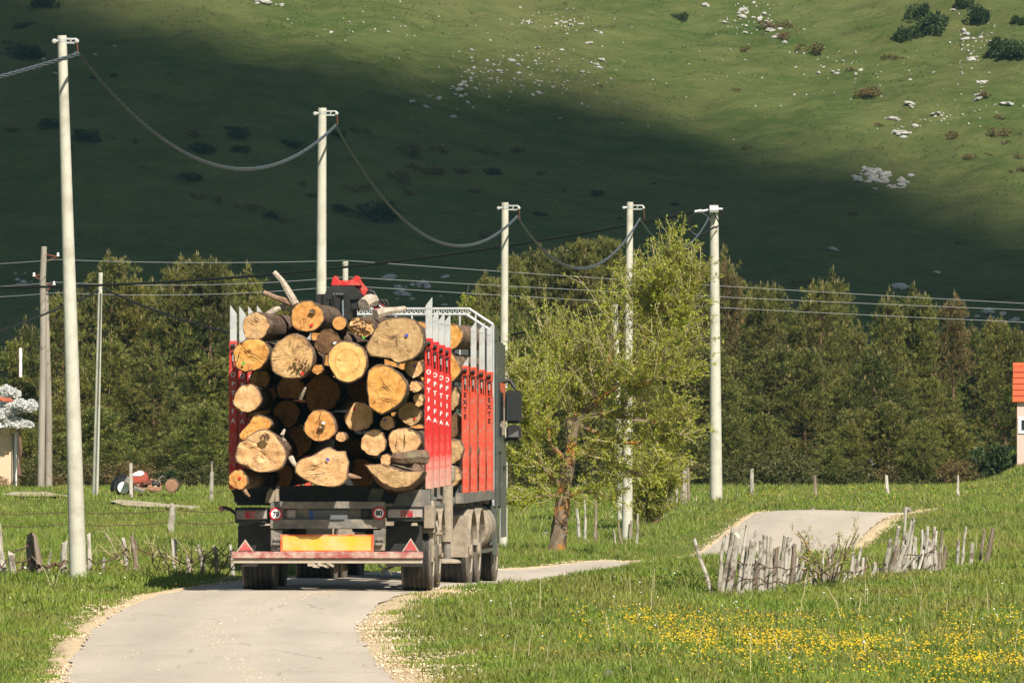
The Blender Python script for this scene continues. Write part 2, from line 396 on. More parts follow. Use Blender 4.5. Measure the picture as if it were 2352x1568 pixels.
c = t.mix(t.ramp(t.noise(g, 5.5, 4, 0.75, (0.6, 1, 1)), [(0.40, 0.0), (0.72, 0.75)]), c, (0.045, 0.066, 0.020))
c = t.mix(t.ramp(t.noise(g, 0.03, 4, 0.6), [(0.48, 0.0), (0.64, 0.6)]), c, (0.150, 0.148, 0.056))
c = t.mix(t.ramp(t.noise(g, 0.32, 8, 0.78, (0.45, 1.2, 1.2)), [(0.42, 0.0), (0.60, 0.7)]), c, (0.150, 0.160, 0.052))
c = t.mix(t.ramp(t.noise(g, 0.45, 8, 0.8, (0.5, 1.1, 1.1)), [(0.50, 0.0), (0.66, 0.65)]), c, (0.058, 0.098, 0.021))
c = t.mix(t.ramp(t.noise(g, 0.9, 8, 0.85, (0.3, 1.6, 1.6)), [(0.60, 0.0), (0.70, 0.7)]), c, (0.25, 0.21, 0.11))
M_HILL = t.finish(c, 0.95, t.bump(t.noise(g, 1.1, 8, 0.75, (0.5, 1.1, 1)), 0.9, 0.6), spec=0.05)
tag(link('hill', np_mesh('hill', np.stack((X.ravel(), Y.ravel(), Z.ravel()), 1), quads.ravel(), np.full(len(quads), 4), M_HILL, smooth=True)), kind='structure')

# ------------------------------------------------------------------ the cloud whose shadow lies on the hill
HC = 1250.0
def up(p): return (p + SUN * ((HC - p.z) / SUN.z)).to_2d()
edge = [(-900, -420), (-300, -200), (60, -60), (250, 30), (420, 95), (620, 140), (800, 170), (930, 215), (1010, 262), (1150, 288), (1400, 296), (1600, 304), (1750, 330), (1900, 380), (2050, 428), (2200, 448), (2352, 490), (2800, 575), (3400, 650)]
poly = [up(hill_pt(*e)) for e in edge] + [up(Vector((260, 360, 0))), up(Vector((0, 345, 0))), up(Vector((-330, 360, 0)))]
poly = np.array([(p.x, p.y) for p in poly])
def poly_sd(px, py):
    d = np.full(px.shape, 1e9); ins = np.zeros(px.shape, bool); n = len(poly)
    for i in range(n):
        a, b = poly[i], poly[(i + 1) % n]; e = b - a
        tt = np.clip(((px - a[0]) * e[0] + (py - a[1]) * e[1]) / (e @ e), 0, 1)
        d = np.minimum(d, np.hypot(px - a[0] - tt * e[0], py - a[1] - tt * e[1]))
        cond = (a[1] > py) != (b[1] > py)
        with np.errstate(divide='ignore', invalid='ignore'): xx = a[0] + (py - a[1]) / (b[1] - a[1]) * e[0]
        ins ^= cond & (px < xx)
    return np.where(ins, d, -d)
cs = 3.0
cxs = np.arange(poly[:, 0].min() - 12, poly[:, 0].max() + 12, cs); cys = np.arange(poly[:, 1].min() - 12, poly[:, 1].max() + 12, cs)
X, Y = np.meshgrid(cxs, cys); sd = poly_sd(X, Y) + 2.5 * fbm(X, Y, 0.05, 2) + 2.0 * fbm(X, Y, 0.2, 6)
keep = sd > 0; top = HC + 4 + 55 * np.sqrt(np.clip(sd / 80, 0, 1)) * (1 + 0.3 * fbm(X, Y, 0.05, 9)) * np.clip(sd / 6, 0, 1); bot = HC - 6 * np.clip(sd / 20, 0, 1) * (1 + 0.4 * fbm(X, Y, 0.08, 3))
nx, ny = len(cxs), len(cys); idx = np.arange(nx * ny).reshape(ny, nx); N = nx * ny
kc = keep[:-1, :-1] & keep[1:, :-1] & keep[:-1, 1:] & keep[1:, 1:]
qa = np.stack((idx[:-1, :-1], idx[:-1, 1:], idx[1:, 1:], idx[1:, :-1]), -1)[kc]
fs = [qa, qa[:, ::-1] + N]
kp = np.pad(kc, 1)
for (dy, dx, a, b) in ((-1, 0, 0, 1), (0, 1, 1, 2), (1, 0, 2, 3), (0, -1, 3, 0)):
    bmask = kc & ~kp[1 + dy:kp.shape[0] - 1 + dy, 1 + dx:kp.shape[1] - 1 + dx]
    qq = np.stack((idx[:-1, :-1], idx[:-1, 1:], idx[1:, 1:], idx[1:, :-1]), -1)[bmask]
    fs.append(np.stack((qq[:, b], qq[:, a], qq[:, a] + N, qq[:, b] + N), -1))
fs = np.concatenate(fs)
V = np.concatenate((np.stack((X.ravel(), Y.ravel(), top.ravel()), 1), np.stack((X.ravel(), Y.ravel(), bot.ravel()), 1)))
used = np.unique(fs); remap = np.full(2 * N, -1); remap[used] = np.arange(len(used))
M_CLOUD = NT('cloud_white').finish((0.9, 0.9, 0.9), 1.0, spec=0.0)

# air between here and the hill
hz = NT('air'); hv = hz.new('ShaderNodeVolumePrincipled'); hv.inputs['Density'].default_value = 0.00010; hv.inputs['Color'].default_value = (0.42, 0.85, 0.92, 1); hv.inputs['Anisotropy'].default_value = 0.2
hz.link(hv.outputs[0], hz.out.inputs['Volume'])
tag(MB().bb((-1700, -1700, -8), (1700, 2700, 330)).build('haze', hz.m), kind='stuff')
tag(link('cloud', np_mesh('cloud', V[used], remap[fs].ravel(), np.full(len(fs), 4), M_CLOUD, smooth=True)), kind='structure')
# ================================================================== TRAILER AND TRUCK
M_RED = pm('red_stake_paint', (0.62, 0.030, 0.028), (0.50, 0.022, 0.020), 3, 0.6, 0.2, 12, dirt=(0.42, 0.20, 0.14), dscale=9, dlo=0.45, dhi=0.72)
M_RED2 = pm('faded_orange_red_paint', (0.66, 0.085, 0.040), (0.54, 0.060, 0.030), 3, 0.55, 0.15, 8, dirt=(0.36, 0.16, 0.11), dscale=11, dlo=0.46, dhi=0.70)
t = NT('dusty_red_paint'); v = t.coord()
zz = t.new('ShaderNodeSeparateXYZ'); t.link(v, zz.inputs[0])
c = t.ramp(t.noise(v, 4, 4), [(0.3, (0.62, 0.03, 0.028)), (0.7, (0.5, 0.024, 0.022))])
fz = t.math('ADD', t.ramp(t.math('SUBTRACT', zz.outputs[2], 1.33), [(0.0, 1.0), (0.75, 0.0)]), t.math('MULTIPLY', t.math('SUBTRACT', t.noise(v, 9, 6, 0.7), 0.5), 1.3))
c = t.mix(t.ramp(fz, [(0.35, 0.0), (0.75, 0.8)]), c, (0.50, 0.34, 0.26)); c = t.mix(t.ramp(t.noise(v, 14, 6, 0.75, (1, 1, 0.25)), [(0.50, 0.0), (0.66, 0.55)]), c, (0.46, 0.20, 0.15)); M_REDD = t.finish(c, 0.6, spec=0.25)
M_STEEL = pm('galvanised_white_steel', (0.54, 0.54, 0.505), (0.42, 0.42, 0.395), 5, 0.45, 0.1, 20, metal=0.1, dirt=(0.35, 0.33, 0.29), dscale=9, dlo=0.55, dhi=0.8)
M_GREYST = pm('dusty_grey_steel', (0.20, 0.185, 0.16), (0.12, 0.11, 0.095), 7, 0.75, 0.3, 20, dirt=(0.34, 0.28, 0.21), dscale=5, dlo=0.45, dhi=0.75)
M_TAN = pm('dust_caked_metal', (0.38, 0.31, 0.225), (0.27, 0.215, 0.155), 6, 0.9, 0.4, 18, dirt=(0.15, 0.12, 0.09), dscale=7, dlo=0.5, dhi=0.8)
M_BLACK = pm('black_metal', (0.022, 0.021, 0.020), (0.035, 0.032, 0.028), 5, 0.5, 0.1, 20, dirt=(0.06, 0.052, 0.042), dscale=5, dlo=0.55, dhi=0.85)
M_RUB = pm('tyre_rubber', (0.028, 0.026, 0.024), (0.042, 0.038, 0.034), 8, 0.8, 0.2, 30, dirt=(0.10, 0.085, 0.065), dscale=6, dlo=0.55, dhi=0.85)
M_RUBT = pm('dusty_tyre_wall', (0.20, 0.165, 0.125), (0.12, 0.10, 0.078), 7, 0.9, 0.3, 25, dirt=(0.09, 0.075, 0.06), dscale=8, dlo=0.5, dhi=0.75)
M_CABG = pm('dark_grey_green_cab_paint', (0.090, 0.100, 0.090), (0.075, 0.083, 0.075), 2, 0.35, dirt=(0.20, 0.18, 0.15), dscale=4, dlo=0.5, dhi=0.85)
M_YEL = pm('yellow_reflector', (0.80, 0.42, 0.04), (0.74, 0.36, 0.06), 3, 0.35, dirt=(0.70, 0.50, 0.30), dscale=2.2, dlo=0.45, dhi=0.8)
M_ORA = pm('orange_red_reflector', (0.72, 0.13, 0.03), (0.66, 0.11, 0.03), 3, 0.35, dirt=(0.62, 0.32, 0.2), dscale=5)
M_WRED = pm('worn_red_white_band', (0.36, 0.055, 0.058), (0.30, 0.10, 0.09), 7, 0.7, 0.15, 20, dirt=(0.47, 0.33, 0.26), dscale=9, dlo=0.40, dhi=0.62)
M_TRI = pm('triangle_red', (0.50, 0.045, 0.05), (0.44, 0.07, 0.07), 6, 0.5, dirt=(0.46, 0.22, 0.19), dscale=12, dlo=0.45, dhi=0.7)
M_CREAM = pm('dirty_cream_metal', (0.50, 0.42, 0.33), (0.38, 0.31, 0.23), 5, 0.7, 0.2, 16)
M_SIGNW = pm('sign_white', (0.80, 0.79, 0.76), (0.74, 0.73, 0.70), 4, 0.5)
M_SIGNR = pm('sign_red', (0.55, 0.02, 0.03), (0.48, 0.02, 0.03), 4, 0.45)
M_INK = NT('print_black').finish((0.01, 0.01, 0.01), 0.5)
M_LETW = pm('letter_white', (0.78, 0.74, 0.70), (0.66, 0.58, 0.55), 20, 0.6)
M_LETK = NT('letter_dark_red').finish((0.05, 0.012, 0.012), 0.6)
M_LENSR = pm('red_lamp_lens', (0.36, 0.02, 0.03), (0.28, 0.02, 0.03), 8, 0.25, dirt=(0.30, 0.2, 0.17), dscale=4)
M_LENSW = pm('clear_lamp_lens', (0.42, 0.36, 0.33), (0.34, 0.28, 0.25), 8, 0.25)
M_PLATEG = pm('number_plate_grey', (0.125, 0.128, 0.130), (0.15, 0.152, 0.155), 2, 0.5)
M_PLATEB = NT('plate_blue').finish((0.03, 0.09, 0.32), 0.4)
M_CHROME = NT('hose_metal').finish((0.5, 0.5, 0.5), 0.3, metal=0.9)
M_GLASS = NT('mirror_glass').finish((0.03, 0.035, 0.035), 0.08, spec=0.6)

def text_mesh(s, size, depth=0.004):
    cu = bpy.data.curves.new('lettering', 'FONT'); cu.body = s; cu.size = size; cu.align_x = 'CENTER'; cu.align_y = 'CENTER'; cu.extrude = depth / 2; cu.offset = size * 0.035
    o = bpy.data.objects.new('lettering_source', cu); C.objects.link(o); bpy.context.view_layer.update()
    dg = bpy.context.evaluated_depsgraph_get(); me = bpy.data.meshes.new_from_object(o.evaluated_get(dg))
    bpy.data.objects.remove(o); me.materials.clear(); return me
def put_text(s, size, loc, mat, parent, name='lettering', rot=(PI / 2, 0, 0), sx=1.0, depth=0.004):
    me = text_mesh(s, size, depth); me.materials.append(mat)
    o = link(name, me, parent, loc, rot); o.scale = (sx, 1, 1); return o
LETTERS = {}
def stack_text(word, size, step, x, y, z, mat, parent, sx=1.0):
    """letters standing one under another: each a piece of its own"""
    for i, ch in enumerate(word):
        key = (ch, size, mat.name)
        if key not in LETTERS:
            LETTERS[key] = text_mesh(ch, size); LETTERS[key].materials.append(mat)
        o = link('letter', LETTERS[key], parent, (x, y, z - i * step), (PI / 2, 0, 0)); o.scale = (sx, 1, 1)

# ------------------------------------------------------------------ trailer
TY = math.radians(2.6)
TR = thing('log_trailer', 'dusty log trailer with four red stakes on either side and a yellow rear plate', 'trailer', (-2.387, 100.0, 0.125), (0, 0, -TY))
def tx(xd): return (xd - 763.0) / 173.0
def tz(yd): return (1358.0 - yd) / 173.0
# chassis
b = MB()
for sx in (-0.42, 0.42): b.bb((sx - 0.06, -0.3, 0.92), (sx + 0.06, 5.6, 1.2))
for yy in (0.3, 1.6, 2.9, 4.2, 5.3): b.bb((-0.42, yy, 0.98), (0.42, yy + 0.08, 1.15))
b.bb((-0.1, 5.5, 0.7), (0.1, 7.4, 0.85))
b.build('chassis', M_BLACK, TR, bevel=0.008)
for yy in (0.1, 1.55, 3.0, 4.5):
    MB().bb((-1.22, yy, 1.17), (1.22, yy + 0.16, 1.36)).build('bolster', M_BLACK if yy < 1 else M_GREYST, TR, bevel=0.01)
MB().bb((-1.30, -0.05, 1.18), (1.20, 0.06, 1.40)).build('rear_crossbeam', M_BLACK, TR, bevel=0.01)
# side aprons of the rear crossbeam
b = MB(); b.prism([(tx(900), tz(1168)), (tx(990), tz(1168)), (tx(990), tz(1124)), (tx(922), tz(1122))], -0.16, -0.06)
b.build('stake_foot_plate', M_GREYST, TR, bevel=0.006)
b = MB(); b.prism([(tx(612), tz(1154)), (tx(632), tz(1154)), (tx(636), tz(1128)), (tx(624), tz(1120)), (tx(616), tz(1132))], -0.30, -0.08)
b.prism([(tx(634), tz(1152)), (tx(644), tz(1152)), (tx(646), tz(1122)), (tx(636), tz(1122))], -0.27, -0.08)
b.build('hook_bracket', M_TAN, TR, bevel=0.005)
MB().prism([(tx(846), tz(1150)), (tx(876), tz(1150)), (tx(886), tz(1121)), (tx(856), tz(1121))], -0.26, -0.07).build('beam_bracket', M_GREYST, TR, bevel=0.005)
MB().prism([(tx(530), tz(1124)), (tx(620), tz(1124)), (tx(620), tz(1160)), (tx(545), tz(1160)), (tx(538), tz(1140))], -0.05, 0.05).build('side_apron', M_BLACK, TR)
# lamp and plate carrier (a frame of four bars with a recess)
b = MB(); y0, y1 = -0.56, -0.40
b.bb((tx(628), y0, tz(1166)), (tx(890), y1, tz(1150))); b.bb((tx(628), y0, tz(1212)), (tx(890), y1, tz(1190.5)))
b.bb((tx(628), y0, tz(1190.5)), (tx(656), y1, tz(1166))); b.bb((tx(864), y0, tz(1190.5)), (tx(890), y1, tz(1166)))
b.bb((tx(650), y1 - 0.05, tz(1192)), (tx(870), y1 + 0.02, tz(1164)))
for sx in (650, 868): b.bb((tx(sx) - 0.05, y1, tz(1205)), (tx(sx) + 0.05, 0.2, tz(1160)))
carrier = b.build('lamp_carrier', M_GREYST, TR, bevel=0.006)
MB().bb((tx(725), -0.475, tz(1190.5)), (tx(804), -0.455, tz(1170))).build('number_plate', M_PLATEG, TR)
MB().bb((tx(717), -0.476, tz(1190.5)), (tx(725), -0.455, tz(1170))).build('plate_strip', M_PLATEB, TR)
for sx in (675, 846):
    b = MB(); b.lathe([(0.001, -0.50), (0.075, -0.50), (0.09, -0.485), (0.09, -0.45)], 4, 'y'); 
    o = b.build('recess_lamp', M_BLACK if sx > 700 else M_LENSW, TR, bevel=0.012); o.location = (tx(sx), 0, tz(1179)); o.rotation_euler = (0, PI / 4, 0)
# the two round speed signs
for sx, sy, txt, yy, bold in ((641, 1178.5, '70', -0.575, 0), (877, 1176.5, '80', -0.575, 1)):
    s = MB().lathe([(0.082, 0), (0.086, 0.004), (0.086, 0.012)], 32, 'y').build('speed_sign', M_SIGNR, TR, loc=(tx(sx), yy, tz(sy)))
    MB().lathe([(0.062, -0.003), (0.063, 0.001)], 32, 'y').build('sign_face', M_SIGNW, s)
    put_text(txt, 0.088, (0, -0.006, -0.001), M_INK, s, sx=0.9 if not bold else 1.0)
# tail lamps
for sx0, sx1, sy0, sy1, lit in ((545, 624, 1164, 1200, 0), (892, 978, 1162, 1196, 1)):
    b = MB(); b.bb((tx(sx0), -0.42, tz(sy1)), (tx(sx1), -0.28, tz(sy0))); b.bb((tx(sx0) + 0.1, -0.3, tz(sy0 + 10)), (tx(sx1) - 0.1, 0.0, tz(sy0)))
    L = b.build('tail_lamp', M_BLACK, TR, bevel=0.008)
    w = (tx(sx1) - tx(sx0)); zz0, zz1 = tz(sy1 - 9), tz(sy0 + 6)
    MB().bb((tx(sx0) + 0.02, -0.445, zz0), (tx(sx1) - 0.02, -0.415, zz1)).build('lens_housing', M_LENSW if lit else M_GREYST, L, bevel=0.006)
    for fx in ((0.30, 0.46) if not lit else (0.38, 0.56)):
        MB().bb((tx(sx0) + w * fx, -0.452, zz0 + 0.012), (tx(sx0) + w * (fx + 0.15), -0.44, zz1 - 0.012)).build('red_lens', M_LENSR, L)
    MB().bb((tx(sx0) + w * 0.78, -0.452, zz0 + 0.012), (tx(sx0) + w * 0.92, -0.44, zz1 - 0.012)).build('clear_lens', M_LENSW, L)
    b = MB()
    for i in range(3):
        for j in range(3):
            if (i, j) in ((0, 1), (2, 1)): continue
            b.box((tx(sx0) + w * (0.33 + 0.1 * i + (0.09 if lit else 0)), -0.455, zz0 + 0.022 + j * (zz1 - zz0 - 0.044) / 2), (0.016, 0.006, 0.014))
    b.build('lamp_studs', pm('stud_red', (0.75, 0.05, 0.07), rough=0.2), L)
b = MB().tube([(tx(548), -0.3, tz(1182)), (tx(535), -0.3, tz(1170)), (tx(522), -0.32, tz(1165)), (tx(512), -0.33, tz(1167))], [0.02, 0.022, 0.026, 0.034], 8)
b.build('marker_lamp_arm', M_BLACK, TR, smooth=True)
MB().lathe([(0.03, -0.02), (0.032, 0), (0.03, 0.02)], 10, 'y').build('marker_lens', M_LENSR, TR, loc=(tx(512), -0.35, tz(1167)))
# yellow board in an orange edge
MB().bb((tx(652), -0.60, tz(1264)), (tx(865), -0.575, tz(1225))).build('reflector_board_edge', M_ORA, TR)
MB().bb((tx(657), -0.606, tz(1261.5)), (tx(859), -0.59, tz(1229))).build('reflector_board', M_YEL, TR)
for sx in (642, 877):
    b = MB(); b.bb((tx(sx) - 0.075, -0.56, tz(1262)), (tx(sx) + 0.075, -0.44, tz(1215)))
    b.tube([(tx(sx) - 0.03, -0.6, tz(1236)), (tx(sx) + 0.06, -0.6, tz(1236))], 0.032, 8)
    b.bb((tx(sx) - 0.05, -0.62, tz(1250)), (tx(sx) + 0.05, -0.55, tz(1243)))
    b.build('bumper_hinge', M_GREYST, TR, bevel=0.006)
# bumper
MB().bb((tx(541), -0.64, tz(1280)), (tx(978), -0.52, tz(1264))).build('bumper_bar', M_WRED, TR, bevel=0.01)
MB().bb((tx(544), -0.60, tz(1291)), (tx(976), -0.50, tz(1281))).build('bumper_lip', M_CREAM, TR, bevel=0.006)
b = MB()
for i in range(5): b.box((tx(722 + i * 11), -0.6, tz(1294 + (i % 2) * 3)), (0.09, 0.05, 0.03), (0.2, 0.1 * i, 0.2 * i))
b.build('mud_lump', M_CREAM, TR)
for cx_, ty_ in ((571, 1236), (949.5, 1233)):
    b = MB(); w = 0.112
    b.prism([(tx(cx_) - w, tz(1263)), (tx(cx_) + w, tz(1263)), (tx(cx_), tz(ty_))], -0.585, -0.57)
    tri = b.build('warning_triangle', M_CREAM, TR)
    MB().prism([(tx(cx_) - w * .78, tz(1261.5)), (tx(cx_) + w * .78, tz(1261.5)), (tx(cx_), tz(ty_ + 4.5))], -0.592, -0.58).build('triangle_face', M_TRI, tri)
# mud flaps and undergear
for a, c in ((548, 630), (888, 972)):
    MB().bb((tx(a), -0.14, tz(1300)), (tx(c), -0.11, tz(1206))).build('mud_flap', M_BLACK, TR)
b = MB(); b.tube([(-1.0, 0.65, 0.5), (1.0, 0.65, 0.5)], 0.07, 10); b.tube([(-1.0, 1.98, 0.5), (1.0, 1.98, 0.5)], 0.07, 10)
for sx in (-0.5, 0.5): b.bb((sx - 0.05, 0.2, 0.55), (sx + 0.05, 2.5, 0.7)); b.tube([(sx, 0.65, 0.5), (sx, 0.65, 0.95)], 0.11, 10)
b.tube([(0.66, -0.1, 0.22), (0.72, -0.1, 0.3), (0.86, -0.1, 0.36)], 0.02, 6); b.tube([(0.62, -0.05, 0.36), (0.75, -0.1, 0.27), (0.8, -0.1, 0.22)], 0.018, 6)
b.build('axle_gear', M_BLACK, TR)
def wheel(name, loc, parent, r=0.5, w=0.4, side=1, dusty=True):
    m = MB(); h = w / 2; pr = [(0.3, -h + 0.02), (r * 0.72, -h), (r * 0.94, -h + 0.01), (r * 0.985, -h + 0.04)]
    gro = [-0.29, -0.15, 0.0, 0.15, 0.29]
    for gq in gro:
        x = gq * w; pr += [(r, x - 0.016), (r - 0.014, x - 0.012), (r - 0.014, x + 0.012), (r, x + 0.016)]
    pr += [(r * 0.985, h - 0.04), (r * 0.94, h - 0.01), (r * 0.72, h), (0.3, h - 0.02)]
    k = m.lathe(pr, 48, 'x'); n = 48
    k.m = [1 if (i // n < 3 or i // n >= len(pr) - 4) else 0 for i in range(len(k.f))]
    wh = thing(name, None, None, loc); wh.parent = parent
    m.build('tyre', [M_RUB, M_RUBT if dusty else M_RUB], wh, smooth=True)
    q = MB().lathe([(0.05, side * (h - 0.16)), (0.2, side * (h - 0.15)), (0.27, side * (h - 0.06)), (0.31, side * (h - 0.005)), (0.33, side * (h - 0.01)), (0.33, -side * (h - 0.03)), (0.05, -side * (h - 0.03))], 32, 'x')
    q.lathe([(0.02, side * (h + 0.02)), (0.10, side * (h + 0.02)), (0.12, side * (h - 0.16))], 20, 'x')
    for i in range(8):
        a_ = 2 * PI * i / 8; q.lathe([(0.018, side * (h - 0.02)), (0.018, side * (h - 0.15))], 6, 'x', (0, 0.16 * math.cos(a_), 0.16 * math.sin(a_)))
    q.build('rim', M_TAN if dusty else M_GREYST, wh, smooth=True)
    return wh
for yy in (0.42, 1.98):
    wheel('wheel', (tx(956), yy, 0.5), TR, w=0.42, side=1); wheel('wheel', (tx(592), yy, 0.5), TR, w=0.46, side=-1)
# mudguards over the trailer wheels
def guard(parent, x0, x1, yc, zc, r, mat, a0=15, a1=165, name='mudguard'):
    n = 14; vs = []
    for x in (x0, x1):
        for rr in (r, r + 0.02):
            for i in range(n + 1):
                a_ = math.radians(a0 + (a1 - a0) * i / n); vs.append((x, yc + rr * math.cos(a_), zc + rr * math.sin(a_)))
    m = n + 1; fs = []
    for i in range(n):
        A, B, D, E = 0, m, 2 * m, 3 * m
        fs += [(A + i, A + i + 1, D + i + 1, D + i), (B + i, E + i, E + i + 1, B + i + 1), (A + i, B + i, B + i + 1, A + i + 1), (D + i, D + i + 1, E + i + 1, E + i)]
    fs += [(0, 2 * m, 3 * m, m), (n, m + n, 3 * m + n, 2 * m + n)]
    return MB().add(vs, fs).build(name, mat, parent)
for yy in (0.42, 1.98):
    guard(TR, tx(905), tx(1000), yy, 0.5, 0.56, M_TAN, 20, 150); guard(TR, tx(548), tx(640), yy, 0.5, 0.56, M_TAN, 20, 150)
b = MB(); b.bb((tx(976), -0.2, tz(1212)), (tx(1000), 0.1, tz(1160))); b.bb((tx(984), 0.0, tz(1290)), (tx(996), 0.06, tz(1215))); b.tube([(tx(1000), 0.3, tz(1226)), (tx(1013), 0.3, tz(1226))], 0.03, 8)
b.build('side_bracket', M_TAN, TR, bevel=0.006)
b = MB(); b.bb((1.16, 0.2, 0.98), (1.22, 5.2, 1.10)); b.build('side_rail', M_GREYST, TR, bevel=0.006)
MB().tube([(1.28, 0.75, 1.2), (1.32, 0.75, 1.0), (1.37, 0.8, 0.75), (1.35, 0.8, 0.62)], 0.022, 7).build('air_hose', M_CREAM, TR, smooth=True)

def stake(parent, x, y, zb, zr, zt, side, mat, word=None, letmat=None, wsz=0.084, step=0.122, wz=None, sx=0.9, w=0.112):
    """red lower post with a lock head, white telescopic upper post with a slanted tip"""
    st = thing('stake', None, None, (x, y, 0)); st.parent = parent
    h = zr - zb; hw = w / 2
    b = MB(); b.bb((-hw, -0.06, zb), (hw, 0.09, zb + h - 0.36)); b.bb((-hw + 0.015, -0.045, zb + h - 0.36), (hw - 0.015, 0.075, zr - 0.10))
    b.bb((-hw + 0.004, -0.055, zr - 0.14), (hw - 0.004, 0.085, zr)); b.sprism([(-0.06, zb), (-0.13, zb), (-0.10, zb + 0.30), (-0.06, zb + 0.62)], -hw * 0.7, hw * 0.7)
    for q in (-1, 1): b.bb((q * hw * 0.78 - 0.008, -0.07, zr - 0.38), (q * hw * 0.78 + 0.008, -0.03, zr - 0.15))
    o = b.build('lower_post', mat, st, bevel=0.006); 
    l = MB().tube([(-0.026, -0.075, zr - 0.065), (0.026, -0.075, zr - 0.065)], 0.026, 10); l.build('lock', M_BLACK, st)
    MB().bb((-0.008, -0.066, zr - 0.34), (0.008, -0.04, zr - 0.20)).build('lock_slot', M_BLACK, st); MB().box((0.0, -0.06, zr - 0.155), (0.05, 0.03, 0.018)).build('lock_bar', M_BLACK, st)
    MB().box((0.0, -0.062, zr - 0.225), (0.012, 0.03, 0.09)).build('latch_pin', M_STEEL, st)
    up_w = hw - 0.012; tip = 0.115
    u = MB()
    poly = [(-up_w, zr - 0.3), (up_w, zr - 0.3), (up_w, zt if side > 0 else zt - tip), (-up_w, zt - tip if side > 0 else zt)]
    u.prism(poly, -0.035, 0.065)
    if side > 0: u.bb((-up_w, -0.041, zt - tip - 0.04), (up_w * 0.8, -0.03, zt - tip - 0.028))
    u.build('upper_post', M_STEEL, st, bevel=0.004)
    if word: stack_text(word, wsz, step, 0, -0.0625, wz or (zr - 0.45), letmat, st, sx)
    return st
ys = [0.0, 1.5, 3.0, 4.5]
ztops = [4.03 - 0.125, 3.88 - 0.125, 3.86 - 0.125, 3.86 - 0.125]; zreds = [3.485 - 0.125, 3.45 - 0.125, 3.42 - 0.125, 3.40 - 0.125]
for i, yy in enumerate(ys):
    stake(TR, tx(985.5), yy, 1.36, zreds[i], ztops[i], 1, M_REDD, 'OPTIFA', M_LETW)
zl = [3.925 - .125, 3.93 - .125, 3.95 - .125, 3.98 - .125]
for i, yy in enumerate(ys):
    stake(TR, tx(535.5), yy, 1.36, 3.45 - .125 - 0.01 * i, zl[i], -1, M_RED, 'OPTIFA', M_LETW)

# ------------------------------------------------------------------ truck
KY = math.radians(4.8)
TK = thing('log_truck', 'dark green log truck hauling the trailer, with red stakes and a white headboard rack', 'truck', (-1.93, 108.0, 0.0), (0, 0, -KY))
S_ = 17300 / 109.5
def kz(yd, Yd=109.5): return H0 + (YH - yd) * Yd / F
b = MB()
for sx in (-0.42, 0.42): b.bb((sx - 0.05, -0.4, 0.85), (sx + 0.05, 6.8, 1.12))
b.bb((-1.2, 5.0, 0.9), (1.2, 5.2, 1.2))
b.build('chassis', M_BLACK, TK)
for yy in (0.5, 1.8, 3.2, 4.5): MB().bb((-1.2, yy, 1.13), (1.2, yy + 0.16, 1.28)).build('bolster', M_GREYST, TK, bevel=0.01)
MB().bb((1.13, -0.1, kz(1155, 108.5)), (1.26, 5.0, kz(1131, 108.5))).build('side_beam', M_GREYST, TK, bevel=0.008)
MB().bb((-1.26, -0.1, kz(1155)), (-1.13, 5.0, kz(1131))).build('side_beam', M_GREYST, TK, bevel=0.008)
kys = [0.6, 1.9, 3.3, 4.6]; ktop = [kz(835, 108.6), kz(737, 109.9), kz(741, 111.3), kz(745, 112.6)]; kred = [kz(840, 108.6), kz(843, 109.9), kz(849, 111.3), kz(854, 112.6)]
for i, yy in enumerate(kys):
    stake(TK, 1.215, yy, kz(1131, 108.6 + 1.3 * i), kred[i], ktop[i] + (0.09 if i == 0 else 0), 1, M_RED2, 'EXTE' if i in (0, 3) else None, M_LETK, 0.095, 0.105, kred[i] - 0.42, 0.85, w=0.104)
    stake(TK, -1.215, yy, kz(1131, 108.6 + 1.3 * i), kred[i], ktop[i], -1, M_RED2, w=0.104)
# cab
hz = kz(740, 113.6)
b = MB(); b.bb((-1.22, 5.3, 1.05), (1.24, 7.1, 3.55)); b.bb((-1.15, 5.5, 3.55), (1.15, 7.0, 3.8))
b.build('cab', M_CABG, TK, bevel=0.03)
b = MB()
b.bb((1.245, 5.6, 1.9), (1.262, 6.9, 2.1)); b.bb((1.245, 5.32, 1.0), (1.27, 5.40, 3.4)); b.bb((1.245, 6.2, 0.6), (1.265, 7.0, 1.9))
b.build('cab_side_trim', M_CABG, TK)
MB().bb((1.24, 6.0, 2.15), (1.252, 6.9, 2.95)).build('door_window', M_GLASS, TK)
MB().bb((1.243, 6.35, 1.62), (1.29, 6.6, 1.68)).build('door_handle', M_BLACK, TK)
b = MB(); b.tube([(1.22, 6.75, 2.95), (1.34, 6.75, 2.98), (1.42, 6.75, 2.85)], 0.03, 8); b.tube([(1.22, 6.75, 2.05), (1.36, 6.75, 2.1)], 0.03, 8)
mir = b.build('mirror_arm', M_BLACK, TK, smooth=True)
MB().bb((1.27, 6.62, kz(972, 114.7)), (1.52, 6.84, kz(896, 114.7))).build('mirror_head', M_BLACK, mir, bevel=0.035)
MB().bb((1.29, 6.60, kz(1010, 114.7)), (1.51, 6.82, kz(976, 114.7))).build('wide_angle_mirror', M_BLACK, mir, bevel=0.03)
MB().bb((1.30, 6.612, kz(965, 114.7)), (1.49, 6.622, kz(903, 114.7))).build('mirror_glass', M_GLASS, mir)
MB().prism([(1.32, kz(1003, 114.7)), (1.48, kz(1003, 114.7)), (1.48, kz(988, 114.7))], 6.585, 6.605).build('mirror_glass', M_CHROME, mir)
